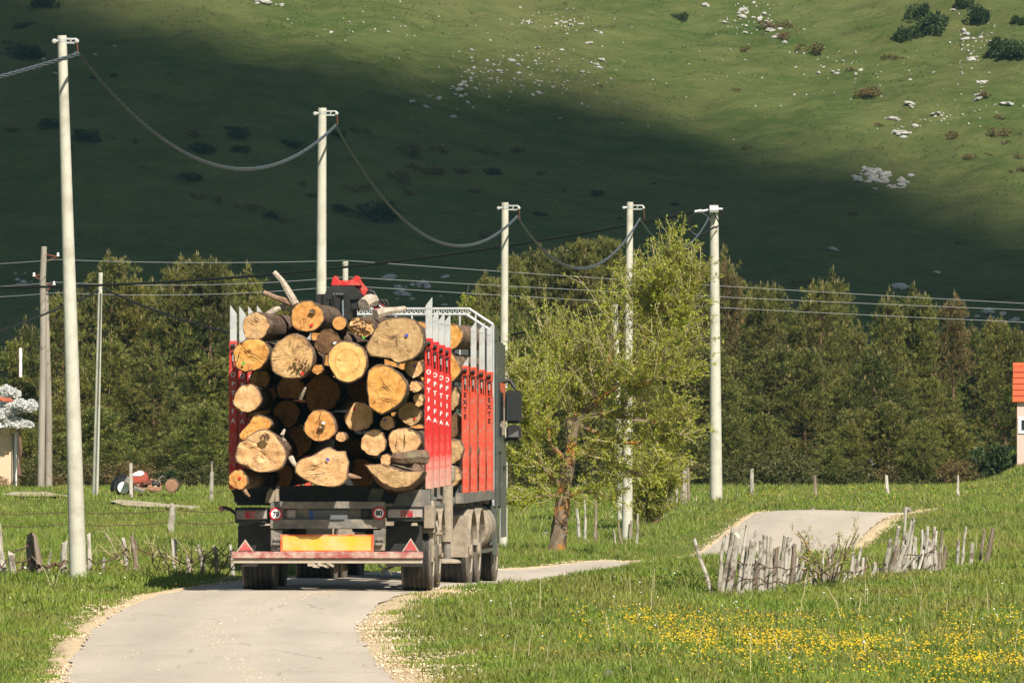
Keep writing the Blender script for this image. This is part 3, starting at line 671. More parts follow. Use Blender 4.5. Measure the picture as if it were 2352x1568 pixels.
# headboard rack between load and cab
b = MB(); zt_, zb2 = kz(709, 113), kz(722, 113); y_ = 5.1
def bar(p, q, r=0.022): b.tube([p, q], r, 6)
for z_ in (zt_, zb2): bar((-0.85, y_, z_), (0.86, y_, z_)); 
for sg in (-1, 1):
    bar((sg * 0.86, y_, zt_), (sg * 1.22, y_, kz(745, 113))); bar((sg * 0.82, y_, zb2), (sg * 1.17, y_, kz(757, 113))); bar((sg * 1.22, y_, kz(745, 113)), (sg * 1.22, y_, 1.1)); bar((sg * 1.14, y_, kz(757, 113)), (sg * 1.14, y_, 1.1))
for i in range(24):
    x = -0.84 + i * 0.0725; bar((x, y_, zt_), (x + 0.036, y_, zb2), 0.009); bar((x + 0.036, y_, zb2), (x + 0.072, y_, zt_), 0.009)
for i in range(9): bar((-0.96 + i * 0.24, y_, zb2), (-0.96 + i * 0.24, y_, 1.1), 0.016)
b.build('headboard_rack', M_STEEL, TK)
# wheels, guards, tank, flaps
for yy in (1.0, 2.35):
    wheel('wheel', (0.98, yy, 0.49), TK, w=0.56, side=1); wheel('wheel', (-0.98, yy, 0.49), TK, w=0.56, side=-1)
    guard(TK, 0.95, 1.30, yy, 0.52, 0.56, M_TAN, 15, 175); guard(TK, -1.28, -0.68, yy, 0.52, 0.56, M_TAN, 15, 175)
wheel('wheel', (1.02, 6.1, 0.42), TK, w=0.34, side=1); wheel('wheel', (-1.02, 6.1, 0.42), TK, w=0.34, side=-1)
for sx in (0.98, -0.98):
    MB().bb((sx - 0.30, 0.28, 0.42), (sx + 0.30, 0.31, 1.02)).build('mud_flap', M_TAN, TK)
    MB().bb((sx - 0.22, 5.42, 0.38), (sx + 0.24, 5.45, 0.68)).build('mud_flap', M_TAN, TK)
b = MB(); b.lathe([(0.05, 3.75), (0.28, 3.76), (0.33, 3.80), (0.33, 5.0), (0.28, 5.04), (0.05, 5.05)], 24, 'y', (0.95, 0, 0.80)); b.lathe([(0.335, 4.0), (0.345, 4.02), (0.335, 4.06)], 24, 'y', (0.95, 0, 0.8))
b.build('fuel_tank', M_TAN, TK, smooth=True)
b = MB(); b.bb((1.16, 5.0, 0.5), (1.22, 5.3, 1.15)); b.bb((1.20, 3.3, 0.42), (1.235, 5.2, 0.47)); b.bb((1.19, 5.25, 0.35), (1.25, 5.6, 1.05))
b.build('side_skirt', M_CABG, TK, bevel=0.008)
# outrigger leg of the crane
sxo = 1.06
b = MB(); b.lathe([(0.085, 0.66), (0.085, kz(1108, 107.4)), (0.10, kz(1106, 107.4)), (0.12, kz(1100, 107.4)), (0.12, kz(1072, 107.4)), (0.06, kz(1066, 107.4))], 20, 'z', (sxo, -0.62, 0))
leg = b.build('outrigger_leg', M_TAN, TK, smooth=True)
MB().lathe([(0.052, 0.42), (0.052, 0.70)], 16, 'z', (sxo, -0.62, 0)).build('outrigger_ram', M_GREYST, leg, smooth=True)
MB().lathe([(0.06, 0.42), (0.17, 0.40), (0.20, 0.375), (0.20, 0.355), (0.05, 0.35)], 28, 'z', (sxo, -0.62, 0)).build('outrigger_foot', M_TAN, leg, smooth=True)
b = MB(); b.bb((-1.0, -0.72, 0.85), (sxo, -0.5, 1.05)); b.bb((-0.5, -0.7, 0.75), (0.5, -0.2, 1.2)); b.bb((0.82, -0.6, 0.5), (1.0, -0.4, 1.0))
b.build('crane_base', M_TAN, TK, bevel=0.01)
MB().bb((0.72, -0.45, 0.50), (1.05, -0.40, 0.98)).build('dusty_box', M_TAN, TK, bevel=0.01)
# the folded loading crane lying over the load
cz0 = kz(640, 106.8)
CRX = lambda xd: (xd - CX) * 106.9 / F + 1.93 + 0.95 * math.sin(KY)
b = MB(); b.lathe([(0.22, 1.1), (0.20, 2.3), (0.16, 3.1), (0.14, kz(705, 107))], 16, 'z', (CRX(790), -0.55, 0)); b.build('crane_column', M_BLACK, TK, smooth=True)
zz = lambda yd: kz(yd, 106.9)
b = MB()
b.prism([(CRX(766), zz(657)), (CRX(832), zz(657)), (CRX(828), zz(643)), (CRX(822), zz(632)), (CRX(818), zz(641)), (CRX(800), zz(646)), (CRX(776), zz(642)), (CRX(774), zz(632)), (CRX(769), zz(642))], -1.35, -0.85)
b.build('crane_head', M_RED, TK, bevel=0.01)
b = MB(); b.prism([(CRX(812), zz(652)), (CRX(822), zz(640)), (CRX(848), zz(672)), (CRX(868), zz(695)), (CRX(896), zz(711)), (CRX(896), zz(718)), (CRX(862), zz(712)), (CRX(832), zz(684))], -0.95, -0.72)
b.build('crane_boom', M_RED, TK, bevel=0.01)
b = MB(); b.prism([(CRX(752), zz(680)), (CRX(759), zz(662)), (CRX(770), zz(657)), (CRX(818), zz(657)), (CRX(828), zz(664)), (CRX(834), zz(684)), (CRX(826), zz(690)), (CRX(752), zz(690))], -1.45, -0.95)
for x0, x1, z0, z1 in ((735, 748, 720, 676), (742, 765, 735, 688), (768, 790, 725, 684), (793, 812, 735, 686), (812, 830, 712, 684), (824, 838, 706, 676)):
    b.bb((CRX(x0), -1.5 + 0.05 * (x0 % 3), zz(z0)), (CRX(x1), -1.05, zz(z1)))
for x in (752, 776, 800): b.tube([(CRX(x), -1.48, zz(730)), (CRX(x + 1), -1.5, zz(676))], 0.035, 8)
b.build('crane_grapple', M_BLACK, TK, bevel=0.012)
b = MB()
for x in (776, 783, 789, 795): b.lathe([(0.013, -1.53), (0.013, -1.45)], 8, 'y', (CRX(x), 0, zz(676)))
b.tube([(CRX(756), -1.52, zz(705)), (CRX(757), -1.53, zz(735))], 0.012, 6); b.tube([(CRX(796), -1.52, zz(690)), (CRX(797), -1.53, zz(728))], 0.016, 6)
b.build('grapple_bolt', M_CHROME, TK)
for k, (x0, y0) in enumerate(((838, 676), (842, 678), (846, 680))):
    pts = [(CRX(x0 + 26 * i / 10 + (0 if i < 6 else 0)), -1.0 - 0.05 * k, zz(y0 + 14 - 34 * math.sin(PI * min(1, i / 10 * 0.95)) + 2.0 * i)) for i in range(11)]
    MB().tube(pts, 0.019, 7).build('hydraulic_hose', M_BLACK, TK, smooth=True)
for x0 in (875, 883): MB().tube([(CRX(x0 + 8 * math.cos(PI * i / 8)), -0.9, zz(706 - 18 * math.sin(PI * i / 8))) for i in range(9)], 0.014, 6).build('hydraulic_hose', M_BLACK, TK, smooth=True)
for k in range(3): MB().tube([(CRX(830 + 3 * k), -1.05, zz(690 - 4 * k)), (CRX(856 + 2 * k), -1.05, zz(694 - 3 * k)), (CRX(878), -1.02, zz(708 - 2 * k)), (CRX(905), -1.0, zz(715 - k))], 0.014, 6).build('hydraulic_hose', M_CHROME if k == 1 else M_BLACK, TK, smooth=True)
# ================================================================== THE LOGS
def bark_mat(name, a, b_, c_, lichen=None):
    t = NT(name); v = t.coord()
    c = t.ramp(t.noise(v, 9, 6, 0.7, (1, 0.35, 1)), [(0.3, a), (0.5, b_), (0.72, c_)])
    if lichen: c = t.mix(t.ramp(t.noise(v, 3, 5, 0.7), [(0.52, 0.0), (0.66, 0.8)]), c, lichen)
    return t.finish(c, 0.95, t.bump(t.noise(v, 16, 6, 0.75, (1, 0.3, 1)), 1.0, 0.04), spec=0.1)
M_BARK = bark_mat('grey_brown_bark', (0.060, 0.038, 0.024), (0.150, 0.100, 0.068), (0.270, 0.200, 0.140))
M_BARK2 = bark_mat('scaly_pink_brown_bark', (0.075, 0.040, 0.026), (0.210, 0.125, 0.085), (0.360, 0.250, 0.175), (0.25, 0.23, 0.14))
def wood_mat(name, base, dark, pale, rings=34.0, stain=0.35, stainc=(0.20, 0.085, 0.025), seed=0.0, rstr=0.5, heart=None):
    t = NT(name); v = t.coord()
    mp = t.new('ShaderNodeMapping'); mp.inputs['Scale'].default_value = (1, 0.15, 1); mp.inputs['Location'].default_value = (seed, 0, seed * 0.7); t.link(v, mp.inputs[0])
    sp = t.new('ShaderNodeSeparateXYZ'); t.link(v, sp.inputs[0])
    r = t.math('SQRT', t.math('ADD', t.math('MULTIPLY', sp.outputs[0], sp.outputs[0]), t.math('MULTIPLY', sp.outputs[2], sp.outputs[2])))
    r = t.math('ADD', r, t.math('MULTIPLY', t.noise(mp.outputs[0], 5, 3), 0.075))
    ring = t.math('ADD', t.math('MULTIPLY', t.math('SINE', t.math('MULTIPLY', r, rings * 3.4)), 0.5), 0.5)
    c = t.ramp(t.noise(mp.outputs[0], 4, 6, 0.7), [(0.28, dark), (0.5, base), (0.75, pale)])
    c = t.mix(t.math('MULTIPLY', ring, rstr * 0.6), c, dark)
    c = t.mix(t.ramp(t.noise(mp.outputs[0], 5.0, 6, 0.75), [(0.51, 0.0), (0.66, min(1, stain * 1.5))]), c, stainc)
    c = t.mix(t.ramp(t.noise(mp.outputs[0], 40, 3, 0.7, (1, 1, 0.18)), [(0.50, 0.0), (0.72, 0.5)]), c, pale)
    c = t.mix(t.ramp(t.noise(mp.outputs[0], 17, 5, 0.75, (0.35, 1, 1)), [(0.52, 0.0), (0.70, 0.55)]), c, dark)
    if heart: c = t.mix(t.math('MULTIPLY', t.ramp(t.math('ABSOLUTE', t.math('SUBTRACT', r, heart)), [(0.0, 1.0), (0.014, 0.0)]), 0.7), c, (0.42, 0.20, 0.055))
    ang = t.math('ARCTAN2', sp.outputs[2], sp.outputs[0])
    ck = t.math('ABSOLUTE', t.math('SINE', t.math('ADD', t.math('MULTIPLY', ang, 2.5), t.math('ADD', t.math('MULTIPLY', t.noise(mp.outputs[0], 6, 4), 5.0), seed))))
    crack = t.math('MULTIPLY', t.ramp(ck, [(0.0, 1.0), (0.085, 0.0)]), t.ramp(t.noise(mp.outputs[0], 7, 2), [(0.44, 0.0), (0.53, 0.95)]))
    c = t.mix(crack, c, (0.055, 0.028, 0.012))
    return t.finish(c, 0.8, t.bump(t.noise(mp.outputs[0], 24, 6, 0.75), 0.7, 0.03), spec=0.15)
M_W = [wood_mat('fresh_cut_pine', (0.66, 0.315, 0.092), (0.48, 0.185, 0.043), (0.75, 0.43, 0.165), 24, 0.6, (0.32, 0.12, 0.03), 0.0, 0.6),
       wood_mat('pale_cut_wood', (0.69, 0.41, 0.19), (0.52, 0.27, 0.10), (0.77, 0.52, 0.29), 22, 0.5, (0.40, 0.20, 0.085), 3.1, 0.55),
       wood_mat('orange_cut_wood', (0.68, 0.335, 0.085), (0.54, 0.225, 0.045), (0.76, 0.45, 0.165), 22, 0.6, (0.38, 0.13, 0.025), 6.7, 0.6),
       wood_mat('rotten_stained_wood', (0.60, 0.36, 0.15), (0.36, 0.17, 0.06), (0.72, 0.50, 0.26), 20, 0.95, (0.09, 0.045, 0.02), 9.4, 0.4),
       wood_mat('dirty_brown_cut', (0.16, 0.085, 0.040), (0.10, 0.050, 0.024), (0.30, 0.165, 0.075), 20, 0.6, (0.05, 0.028, 0.015), 12.2, 0.3),
       wood_mat('greyed_cut_wood', (0.50, 0.315, 0.145), (0.34, 0.20, 0.085), (0.62, 0.42, 0.21), 22, 0.6, (0.26, 0.14, 0.06), 15.0, 0.6),
       wood_mat('ringed_orange_wood', (0.74, 0.43, 0.14), (0.62, 0.31, 0.08), (0.80, 0.53, 0.23), 20, 0.2, (0.5, 0.24, 0.06), 18.0, 0.3, 0.195)]
M_ROT = pm('black_rot', (0.045, 0.024, 0.013), (0.11, 0.06, 0.03), 30, 0.95)
PAINT = {'red': NT('red_paint_dab').finish((0.72, 0.02, 0.02), 0.5), 'green': NT('green_paint_dab').finish((0.06, 0.36, 0.04), 0.5),
         'blue': NT('blue_paint_dab').finish((0.06, 0.06, 0.42), 0.5), 'white': NT('white_tag').finish((0.78, 0.78, 0.76), 0.5)}
VX = Vector((1, 0, 0))
def make_log(label, xd, yd, Yd, rx, ry, wood=0, bark=0, yaw=None, pitch=0.0, L=4.4, irr=0.06, seed=0, tilt=0.0, roll=0.0, shape=None, rough=0.012, mark=None, flare=0.0, stub=None, group='logs loaded on the trailer', taper=0.9, poly=None, rot=None, cracks=()):
    """face centre measured in the picture at distance Yd; rx, ry in measuring units; runs forward"""
    sc = Yd / F; rx *= sc; ry *= sc; rs = random.Random(seed * 17 + 5)
    o = thing('log', label, 'log', P(xd, yd, Yd), (pitch, 0, -(TY if yaw is None else yaw)), group)
    n = 32; ph = [rs.uniform(0, 6.28) for _ in range(6)]
    rs_amp = rs.uniform(0.5, 1.6); irr += 0.025; rough = max(rough, 0.018)
    def rad(q, k=0.0):
        m = 1 + irr * (0.5 * math.sin(2 * q + ph[0]) + 0.45 * math.sin(3 * q + ph[1]) + 0.3 * math.sin(5 * q + ph[2]) + 0.22 * math.sin(9 * q + ph[3] + k) + 0.2 * math.sin(13 * q + ph[4])) + 0.012 * math.sin(23 * q + ph[5]) * rs_amp
        return m
    if poly:
        pl = [(((560 + u / 3.135) / 1.0884 - xd) * sc, (yd - (740 + v_ / 3.135) / 1.0884) * sc) for u, v_ in poly]
    def outline(q):
        if poly:                                   # ray from the centre to the measured outline
            c_, s_ = math.cos(q), math.sin(q); best = 0.05
            for i in range(len(pl)):
                (x1, z1), (x2, z2) = pl[i], pl[(i + 1) % len(pl)]; ex, ez = x2 - x1, z2 - z1; det = c_ * -ez + s_ * ex
                if abs(det) < 1e-9: continue
                t_ = (x1 * -ez + z1 * ex) / det; u_ = (c_ * z1 - s_ * x1) / det
                if -1e-6 <= u_ <= 1 + 1e-6 and t_ > best: best = t_
            m_ = 1 + 0.3 * (rad(q) - 1); return best * c_ * m_, best * s_ * m_
        if shape:
            f_ = (q % (2 * PI)) / (2 * PI) * len(shape); i = int(f_) % len(shape); w = f_ - int(f_); w = w * w * (3 - 2 * w)
            s_ = shape[i] * (1 - w) + shape[(i + 1) % len(shape)] * w
        else: s_ = 1.0
        return rx * math.cos(q) * s_ * rad(q), ry * math.sin(q) * s_ * rad(q)
    b = MB(); vs = []; rr = [0, 0.004, 0.04, 0.12, 0.3, 0.6, 1.0, 1.5, 2.1, 2.8, 3.6, L] if L > 3.7 else [0, 0.004, 0.04, 0.12, 0.3, L * 0.25, L * 0.5, L * 0.75, L]
    R0 = Matrix.Rotation(roll, 3, 'Y')
    for j, y in enumerate(rr):
        k = (1 - (1 - taper) * y / L) * (1 + flare * math.exp(-y / 0.35)) / (1 + flare)
        shp = min(1, y / 1.2); k = k * (0.93 if j == 0 else 1)
        for i in range(n):
            q = 2 * PI * i / n; x, z = outline(q)
            x0, z0 = rx * math.cos(q) * 0.92, ry * math.sin(q) * 0.92
            x = (x * (1 - shp) + x0 * shp) * k; z = (z * (1 - shp) + z0 * shp) * k
            w = 0.0 if j < 2 else (0.012 + 0.03 * min(1, y / 0.8)) * math.sin(7 * y + 3 * q + ph[5]) * rx / 0.25
            p = R0 @ Vector((x * (1 + (0.03 if j > 1 else 0) + w), 0, z * (1 + (0.03 if j > 1 else 0) + w))); p.y = y + (tilt * p.x if j < 3 else 0) + (0.012 * math.sin(9 * q + ph[1]) * (1 if j < 2 else 0))
            vs.append(p)
    m = len(rr); fs = [(i + j * n, (i + 1) % n + j * n, (i + 1) % n + (j + 1) * n, i + (j + 1) * n) for j in range(m - 1) for i in range(n)]
    fs.append(tuple((m - 1) * n + i for i in range(n)))
    b.add(vs, fs); b.build('bark', [M_BARK, M_BARK2][bark], o, smooth=True)
    # the cut end: rings of points with a sawn, uneven surface
    fv = []; ff = []; rings = [0.955, 0.88, 0.72, 0.54, 0.36, 0.18]
    for f_ in rings:
        for i in range(n):
            q = 2 * PI * i / n; x, z = outline(q); p = R0 @ Vector((x * f_, 0, z * f_))
            d = -0.006 + rough * (mnoise.noise(Vector((p.x * 11 + seed, seed * 3.1, p.z * 11))) + 0.6 * mnoise.noise(Vector((p.x * 27, seed * 1.7, p.z * 27 + seed)))) * (1.0 if f_ < 0.95 else 0.4)
            p.y = d + tilt * p.x + (0.012 * math.sin(9 * q + ph[1]) if f_ > 0.9 else 0); fv.append(p)
    fv.append(Vector((0, -0.006, 0)))
    for j in range(len(rings) - 1):
        for i in range(n): ff.append((i + j * n, i + (j + 1) * n, (i + 1) % n + (j + 1) * n, (i + 1) % n + j * n))
    j = len(rings) - 1
    for i in range(n): ff.append((i + j * n, len(fv) - 1, (i + 1) % n + j * n))
    MB().add(fv, ff).build('cut_end', M_W[wood], o, smooth=True)
    for (col, mx, mz, ms) in (mark or []):
        pv = [(mx * sc + ms * sc * math.cos(a_) * rs.uniform(0.7, 1.2), 0, mz * sc + ms * sc * math.sin(a_) * rs.uniform(0.6, 1.1)) for a_ in [k * 2 * PI / 7 for k in range(7)]]
        y_ = -0.012 - rough + tilt * mx * sc
        mb = MB(); mb.add([(x, y_, z) for x, _, z in pv] + [(x, y_ + 0.004, z) for x, _, z in pv], [tuple(range(6, -1, -1)), tuple(range(7, 14))] + [(i, (i + 1) % 7, (i + 1) % 7 + 7, i + 7) for i in range(7)])
        mb.build('paint_mark' if col != 'white' else 'tag', PAINT[col], o)
    if rot:                                        # a crumbling rotten area: many torn chips and holes
        for (mx, mz, mr) in rot:
            mb = MB()
            for _ in range(46):
                a_ = rs.uniform(0, 6.28); d_ = mr * math.sqrt(rs.uniform(0, 1)); x_, z_ = (mx + d_ * math.cos(a_)) * sc, (mz + 0.7 * d_ * math.sin(a_)) * sc; e_ = rs.uniform(1.2, 3.6) * sc
                mb.box((x_, -0.014 - rough * 1.2 - rs.uniform(0, 0.014), z_), (e_ * rs.uniform(.7, 2), 0.025, e_ * rs.uniform(.6, 1.2)), (0, rs.uniform(-1, 1), 0), mi=rs.choice((0, 0, 0, 1, 2)))
            ro = mb.build('rotten_wood', [M_ROT, M_BARK, M_W[3]], o); ro['kind'] = 'stuff'
    for cr in cracks:                              # open drying cracks: thin wedges
        mb = MB(); cp_ = [Vector((x_ * sc, -0.011 - rough, z_ * sc)) for x_, z_ in cr]
        mb.tube([p_ + Vector((rs.uniform(-.008, .008), 0, rs.uniform(-.008, .008))) for p_ in cp_], [0.0025] + [0.0055] * (len(cp_) - 2) + [0.0015], 4); mb.build('crack', M_ROT, o)
    if stub:
        sx_, sz_, sr, sl = [v * sc for v in stub]; mb = MB()
        mb.tube([(sx_ * 0.6, 0.35, sz_ * 0.6), (sx_, 0.1, sz_), (sx_ * 1.02, -sl, sz_ * 1.02)], [sr * 1.2, sr * 1.1, sr], 14)
        st = mb.build('branch_stub', [M_BARK, M_BARK2][bark], o, smooth=True)
        MB().lathe([(0.001, 0), (sr * 0.97, 0), (sr * 0.97, 0.02)], 16, 'y', (sx_ * 1.02, -sl - 0.006, sz_ * 1.02)).build('stub_cut', M_W[0], st)
    return o
YF = 99.2
# ---- top of the load
make_log('pinkish topmost log at the upper left corner, skewed so its grey bark side shows', 587, 750, 99.0, 32, 33, 1, 0, yaw=0.24, L=2.2, seed=1, irr=0.05, cracks=[[(-18, 20), (-4, 10), (8, 6)], [(-8, 26), (4, 18), (14, 14)]])
make_log('round tan topmost log with a red dab, between the skewed log and the black grapple', 705, 727, 99.1, 37, 37, 0, 0, seed=2, irr=0.05, mark=[('red', 11, -19, 4)], cracks=[[(14, 18), (10, 6), (12, -4)]], rot=[(13, 12, 6)])
make_log('dark brown dirty-ended log with a white tag and fresh branch stub', 752, 785, 99.25, 29, 29, 4, 0, yaw=0.13, seed=3, irr=0.07, mark=[('white', 19, -3, 4.5)], stub=(28, 42, 16, 6), rough=0.02)
make_log('log with a rotten hollow heart and a green dab, below the red crane boom', 829.6, 752.7, 99.1, 31, 33, 3, 0, yaw=0.11, seed=4, irr=0.14, mark=[('green', 8, -22, 4)], rough=0.07, shape=[1, 1.05, 1.1, 1.0, 0.95, 1.0, 1.15, 0.8], poly=[(968, 240), (995, 180), (1050, 165), (1110, 185), (1170, 205), (1182, 260), (1150, 310), (1100, 332), (1040, 305), (985, 275)], rot=[(-2, 4, 17)])
make_log('huge log in the upper right corner with a blue dab, widest of the load', 906.5, 781.7, 98.85, 67, 53, 5, 0, seed=5, irr=0.05, mark=[('blue', 28, 12, 4)], rough=0.02, shape=[0.98, 1.05, 1.0, 0.98, 1.06, 1.0, 0.96, 0.9], poly=[(1105, 400), (1160, 310), (1190, 230), (1260, 180), (1340, 165), (1430, 165), (1500, 190), (1550, 260), (1570, 360), (1545, 440), (1490, 490), (1440, 510), (1380, 530), (1330, 515), (1310, 490), (1130, 470)], cracks=[[(-30, 16), (-10, 8), (10, 4)], [(-8, 4), (2, 12), (14, 14)], [(4, 10), (6, -10), (16, -22)]])
# ---- second row
make_log('split orange log with a green dab against the left stake', 577.5, 815.4, 98.95, 43, 38, 2, 0, seed=6, irr=0.09, mark=[('green', -18, -19, 4)], rough=0.03, poly=[(70, 430), (110, 370), (180, 335), (270, 330), (330, 360), (360, 430), (340, 490), (300, 550), (240, 590), (160, 595), (90, 560), (85, 500)], cracks=[[(-26, 36), (-20, 20), (-6, 8), (8, 0), (24, -9), (38, -14)], [(-26, 8), (-30, -6), (-38, -22)]])
make_log('big log with a rotten dark patch and a red dab in the second row', 671, 820, 98.8, 50, 51, 3, 1, seed=7, irr=0.04, mark=[('red', 24, -37, 4.5)], rough=0.03, rot=[(18, -16, 24)], cracks=[[(-4, 44), (-3, 34), (-6, 27)], [(-48, -2), (-36, 2), (-24, 4)]])
make_log('round orange log with a clear inner ring, centre of the second row', 798, 830, 98.7, 45, 47, 6, 1, seed=8, irr=0.035, rough=0.006)
make_log('many-sided orange log with dark cracks below the huge upper right log', 888.6, 893.8, 98.85, 51, 56, 2, 0, seed=9, irr=0.05, shape=[0.98, 1.04, 0.98, 0.94, 1.04, 1.04, 1.08, 0.84], rough=0.02, poly=[(1120, 640), (1135, 575), (1190, 535), (1250, 535), (1310, 560), (1380, 610), (1435, 690), (1430, 770), (1380, 840), (1310, 885), (1240, 925), (1190, 905), (1135, 870), (1125, 800), (1118, 720)], cracks=[[(-14, 30), (-6, 14), (2, 4), (14, -8)], [(-20, 2), (-4, 4), (14, 10)], [(-16, -18), (4, -22), (26, -26)]])
make_log('small dull log with a purple-blue dab beside the top of the right-hand stakes', 950, 846, 99.3, 21, 21, 1, 0, seed=10, mark=[('blue', 3, 6, 3.5)])
make_log('thin pale log with bark on its top, next to the stakes under the purple-dabbed log', 954, 888, 99.2, 14, 13.5, 1, 1, L=3.0, seed=11)
make_log('small oval log with frayed bark, just under the thin pale log by the stakes', 961, 918, 99.4, 12, 15, 1, 1, seed=12, irr=0.12)
make_log('half shaded brown log with a red dab, touching the right-hand stakes', 941, 949, 99.55, 27, 28, 5, 0, seed=13, mark=[('red', 12, -12, 3)])
make_log('small pale round log against the left stakes, below the split orange log', 568, 915, 98.95, 32, 32, 1, 1, seed=14, irr=0.05)
make_log('stubby little log end with a pith hole between the rotten-patched log and the ringed log', 729, 848, 99.2, 13, 12, 0, 1, seed=15, L=3.0, irr=0.1)
# ---- middle, set back in the dark
make_log('shaded log with a faint green dab, set back under the split orange log', 598, 872, 101.05, 23, 24, 0, 0, seed=16, mark=[('green', 4, 9, 3)])
make_log('shaded oval log set back under the rotten-patched log', 668, 890, 100.90, 31, 29, 0, 0, seed=17, irr=0.1)
make_log('large log lying deep in shade below the ringed orange log', 740, 904, 100.95, 43, 43, 0, 0, seed=18)
make_log('thin log deep in shade beside the shaded oval log', 622, 905, 101.20, 15, 15, 0, 0, seed=19)
make_log('deeply shaded log in the middle left, above the round log with a white tag', 658, 950, 101.30, 31, 31, 0, 0, seed=20)
make_log('round orange-brown log with a cracked heart and white tag, middle of the load', 735, 978, 98.95, 38, 35, 0, 1, seed=21, irr=0.06, mark=[('white', 8, 7, 4.5)], rough=0.02, cracks=[[(2, 32), (0, 18), (3, 4), (0, -12), (-2, -28)], [(-10, 12), (0, 10), (8, 14)]], rot=[(4, -4, 7)])
make_log('half shaded log with a red dab left of the many-sided orange log', 825, 957, 99.35, 33, 34, 1, 0, seed=22, irr=0.06, mark=[('red', -11, 18, 4)])
make_log('very small pale log with a violet-blue dab, right of the half shaded red-dabbed log', 889, 971, 99.25, 16, 17, 1, 0, seed=23, mark=[('blue', -5, 7, 3.5)])
make_log('smooth pale log half in shade, below the very small violet-dabbed log', 858, 1016, 99.15, 30, 30, 1, 0, seed=24, irr=0.04)
make_log('pale cracked log beside the lower part of the right-hand stakes', 928, 1015, 99.2, 36, 35, 1, 0, seed=25, irr=0.07, cracks=[[(4, 22), (0, 8), (3, -6), (-2, -22)], [(-16, 10), (-18, -4), (-12, -16)]])
make_log('little round log with shaggy bark between the tagged log and the flared butt', 783, 1003, 99.0, 12, 11.5, 1, 1, seed=26, L=2.5)
# ---- bottom
make_log('flat-cut yellow log end wedged above the big burred log at the left', 587.8, 981.8, 99.0, 38, 34, 2, 0, seed=27, irr=0.05, shape=[1.1, 1.05, 0.9, 0.8, 0.95, 1.1, 1.0, 1.0], rough=0.01, poly=[(120, 1080), (200, 990), (240, 925), (340, 950), (370, 970), (380, 1010), (350, 1040), (300, 1080), (230, 1130), (125, 1135)])
make_log('big knobbly burred log low on the left, wood torn and lumpy', 598.0, 1036.0, 98.7, 61, 50, 1, 1, seed=28, irr=0.07, rough=0.055, flare=0.1, shape=[1.02, 1.0, 0.92, 0.98, 1.02, 0.95, 1.05, 1.0], poly=[(80, 1270), (105, 1150), (150, 1130), (260, 1055), (330, 1045), (400, 1075), (440, 1130), (485, 1190), (490, 1260), (470, 1320), (420, 1370), (350, 1375), (270, 1385), (180, 1340), (100, 1300)], rot=[(12, 32, 12)], cracks=[[(-46, 24), (-26, 26), (-8, 18), (10, 22)], [(-10, -4), (10, 2), (24, -4)]])
make_log('small log with a red dab at the bottom left corner, bark curling behind it', 547, 1101, 98.75, 22, 23, 0, 0, yaw=0.16, L=3.0, seed=29, mark=[('red', 5, 4, 4)])
make_log('wide flared butt log with a blue dab, bottom centre of the load', 738.0, 1072.6, 98.75, 64, 47, 1, 1, seed=30, irr=0.05, shape=[1.0, 1.02, 0.72, 0.78, 1.08, 0.92, 1.0, 0.98], rough=0.03, flare=0.15, mark=[('blue', 15, 18, 4)], poly=[(550, 1355), (590, 1280), (690, 1250), (790, 1190), (830, 1180), (870, 1205), (905, 1225), (945, 1195), (975, 1290), (975, 1420), (930, 1480), (850, 1500), (740, 1485), (640, 1440), (560, 1390)], cracks=[[(-40, -2), (-14, 4), (6, 12)], [(-30, -18), (-4, -14), (26, -10)]])
make_log('slanting half-round slab log with ragged bark top, bottom right of the load', 905.0, 1095.1, 98.9, 70, 46, 5, 1, seed=31, irr=0.03, shape=[0.98, 0.55, 0.35, 0.55, 1.0, 0.95, 0.92, 0.98], rough=0.02, poly=[(1095, 1325), (1250, 1315), (1340, 1355), (1450, 1385), (1570, 1370), (1530, 1430), (1450, 1490), (1330, 1505), (1240, 1460), (1160, 1390)])
make_log('little round log resting on the slanting slab log', 887, 1056, 99.1, 14, 14, 1, 0, seed=32, L=2.5)
make_log('shaded log at the bottom, between the burred log and the flared butt', 640, 1090, 101.00, 34, 32, 0, 0, seed=33)
make_log('shaded log at the bottom, between the flared butt and the slanting slab', 832, 1085, 101.00, 34, 34, 0, 0, seed=34)
make_log('shaded log deep behind the gap below the deeply shaded middle left log', 680, 1015, 101.60, 36, 36, 0, 0, seed=35)
make_log('shaded log deep behind the smooth pale half shaded log', 800, 1030, 101.60, 36, 36, 0, 0, seed=36)
make_log('shaded log deep behind the many-sided orange log, above the red-dabbed half shaded one', 830, 895, 101.50, 32, 32, 0, 0, seed=37)
make_log('shaded log deep behind the dirty brown log, in the gap under it', 730, 830, 101.60, 34, 34, 0, 0, seed=38)
make_log('shaded log behind the lower right logs, nearest the stakes', 950, 1050, 101.40, 24, 24, 0, 0, seed=39)
make_log('shaded log behind the small pale round log at the left stakes', 590, 935, 101.60, 34, 30, 0, 0, seed=40)
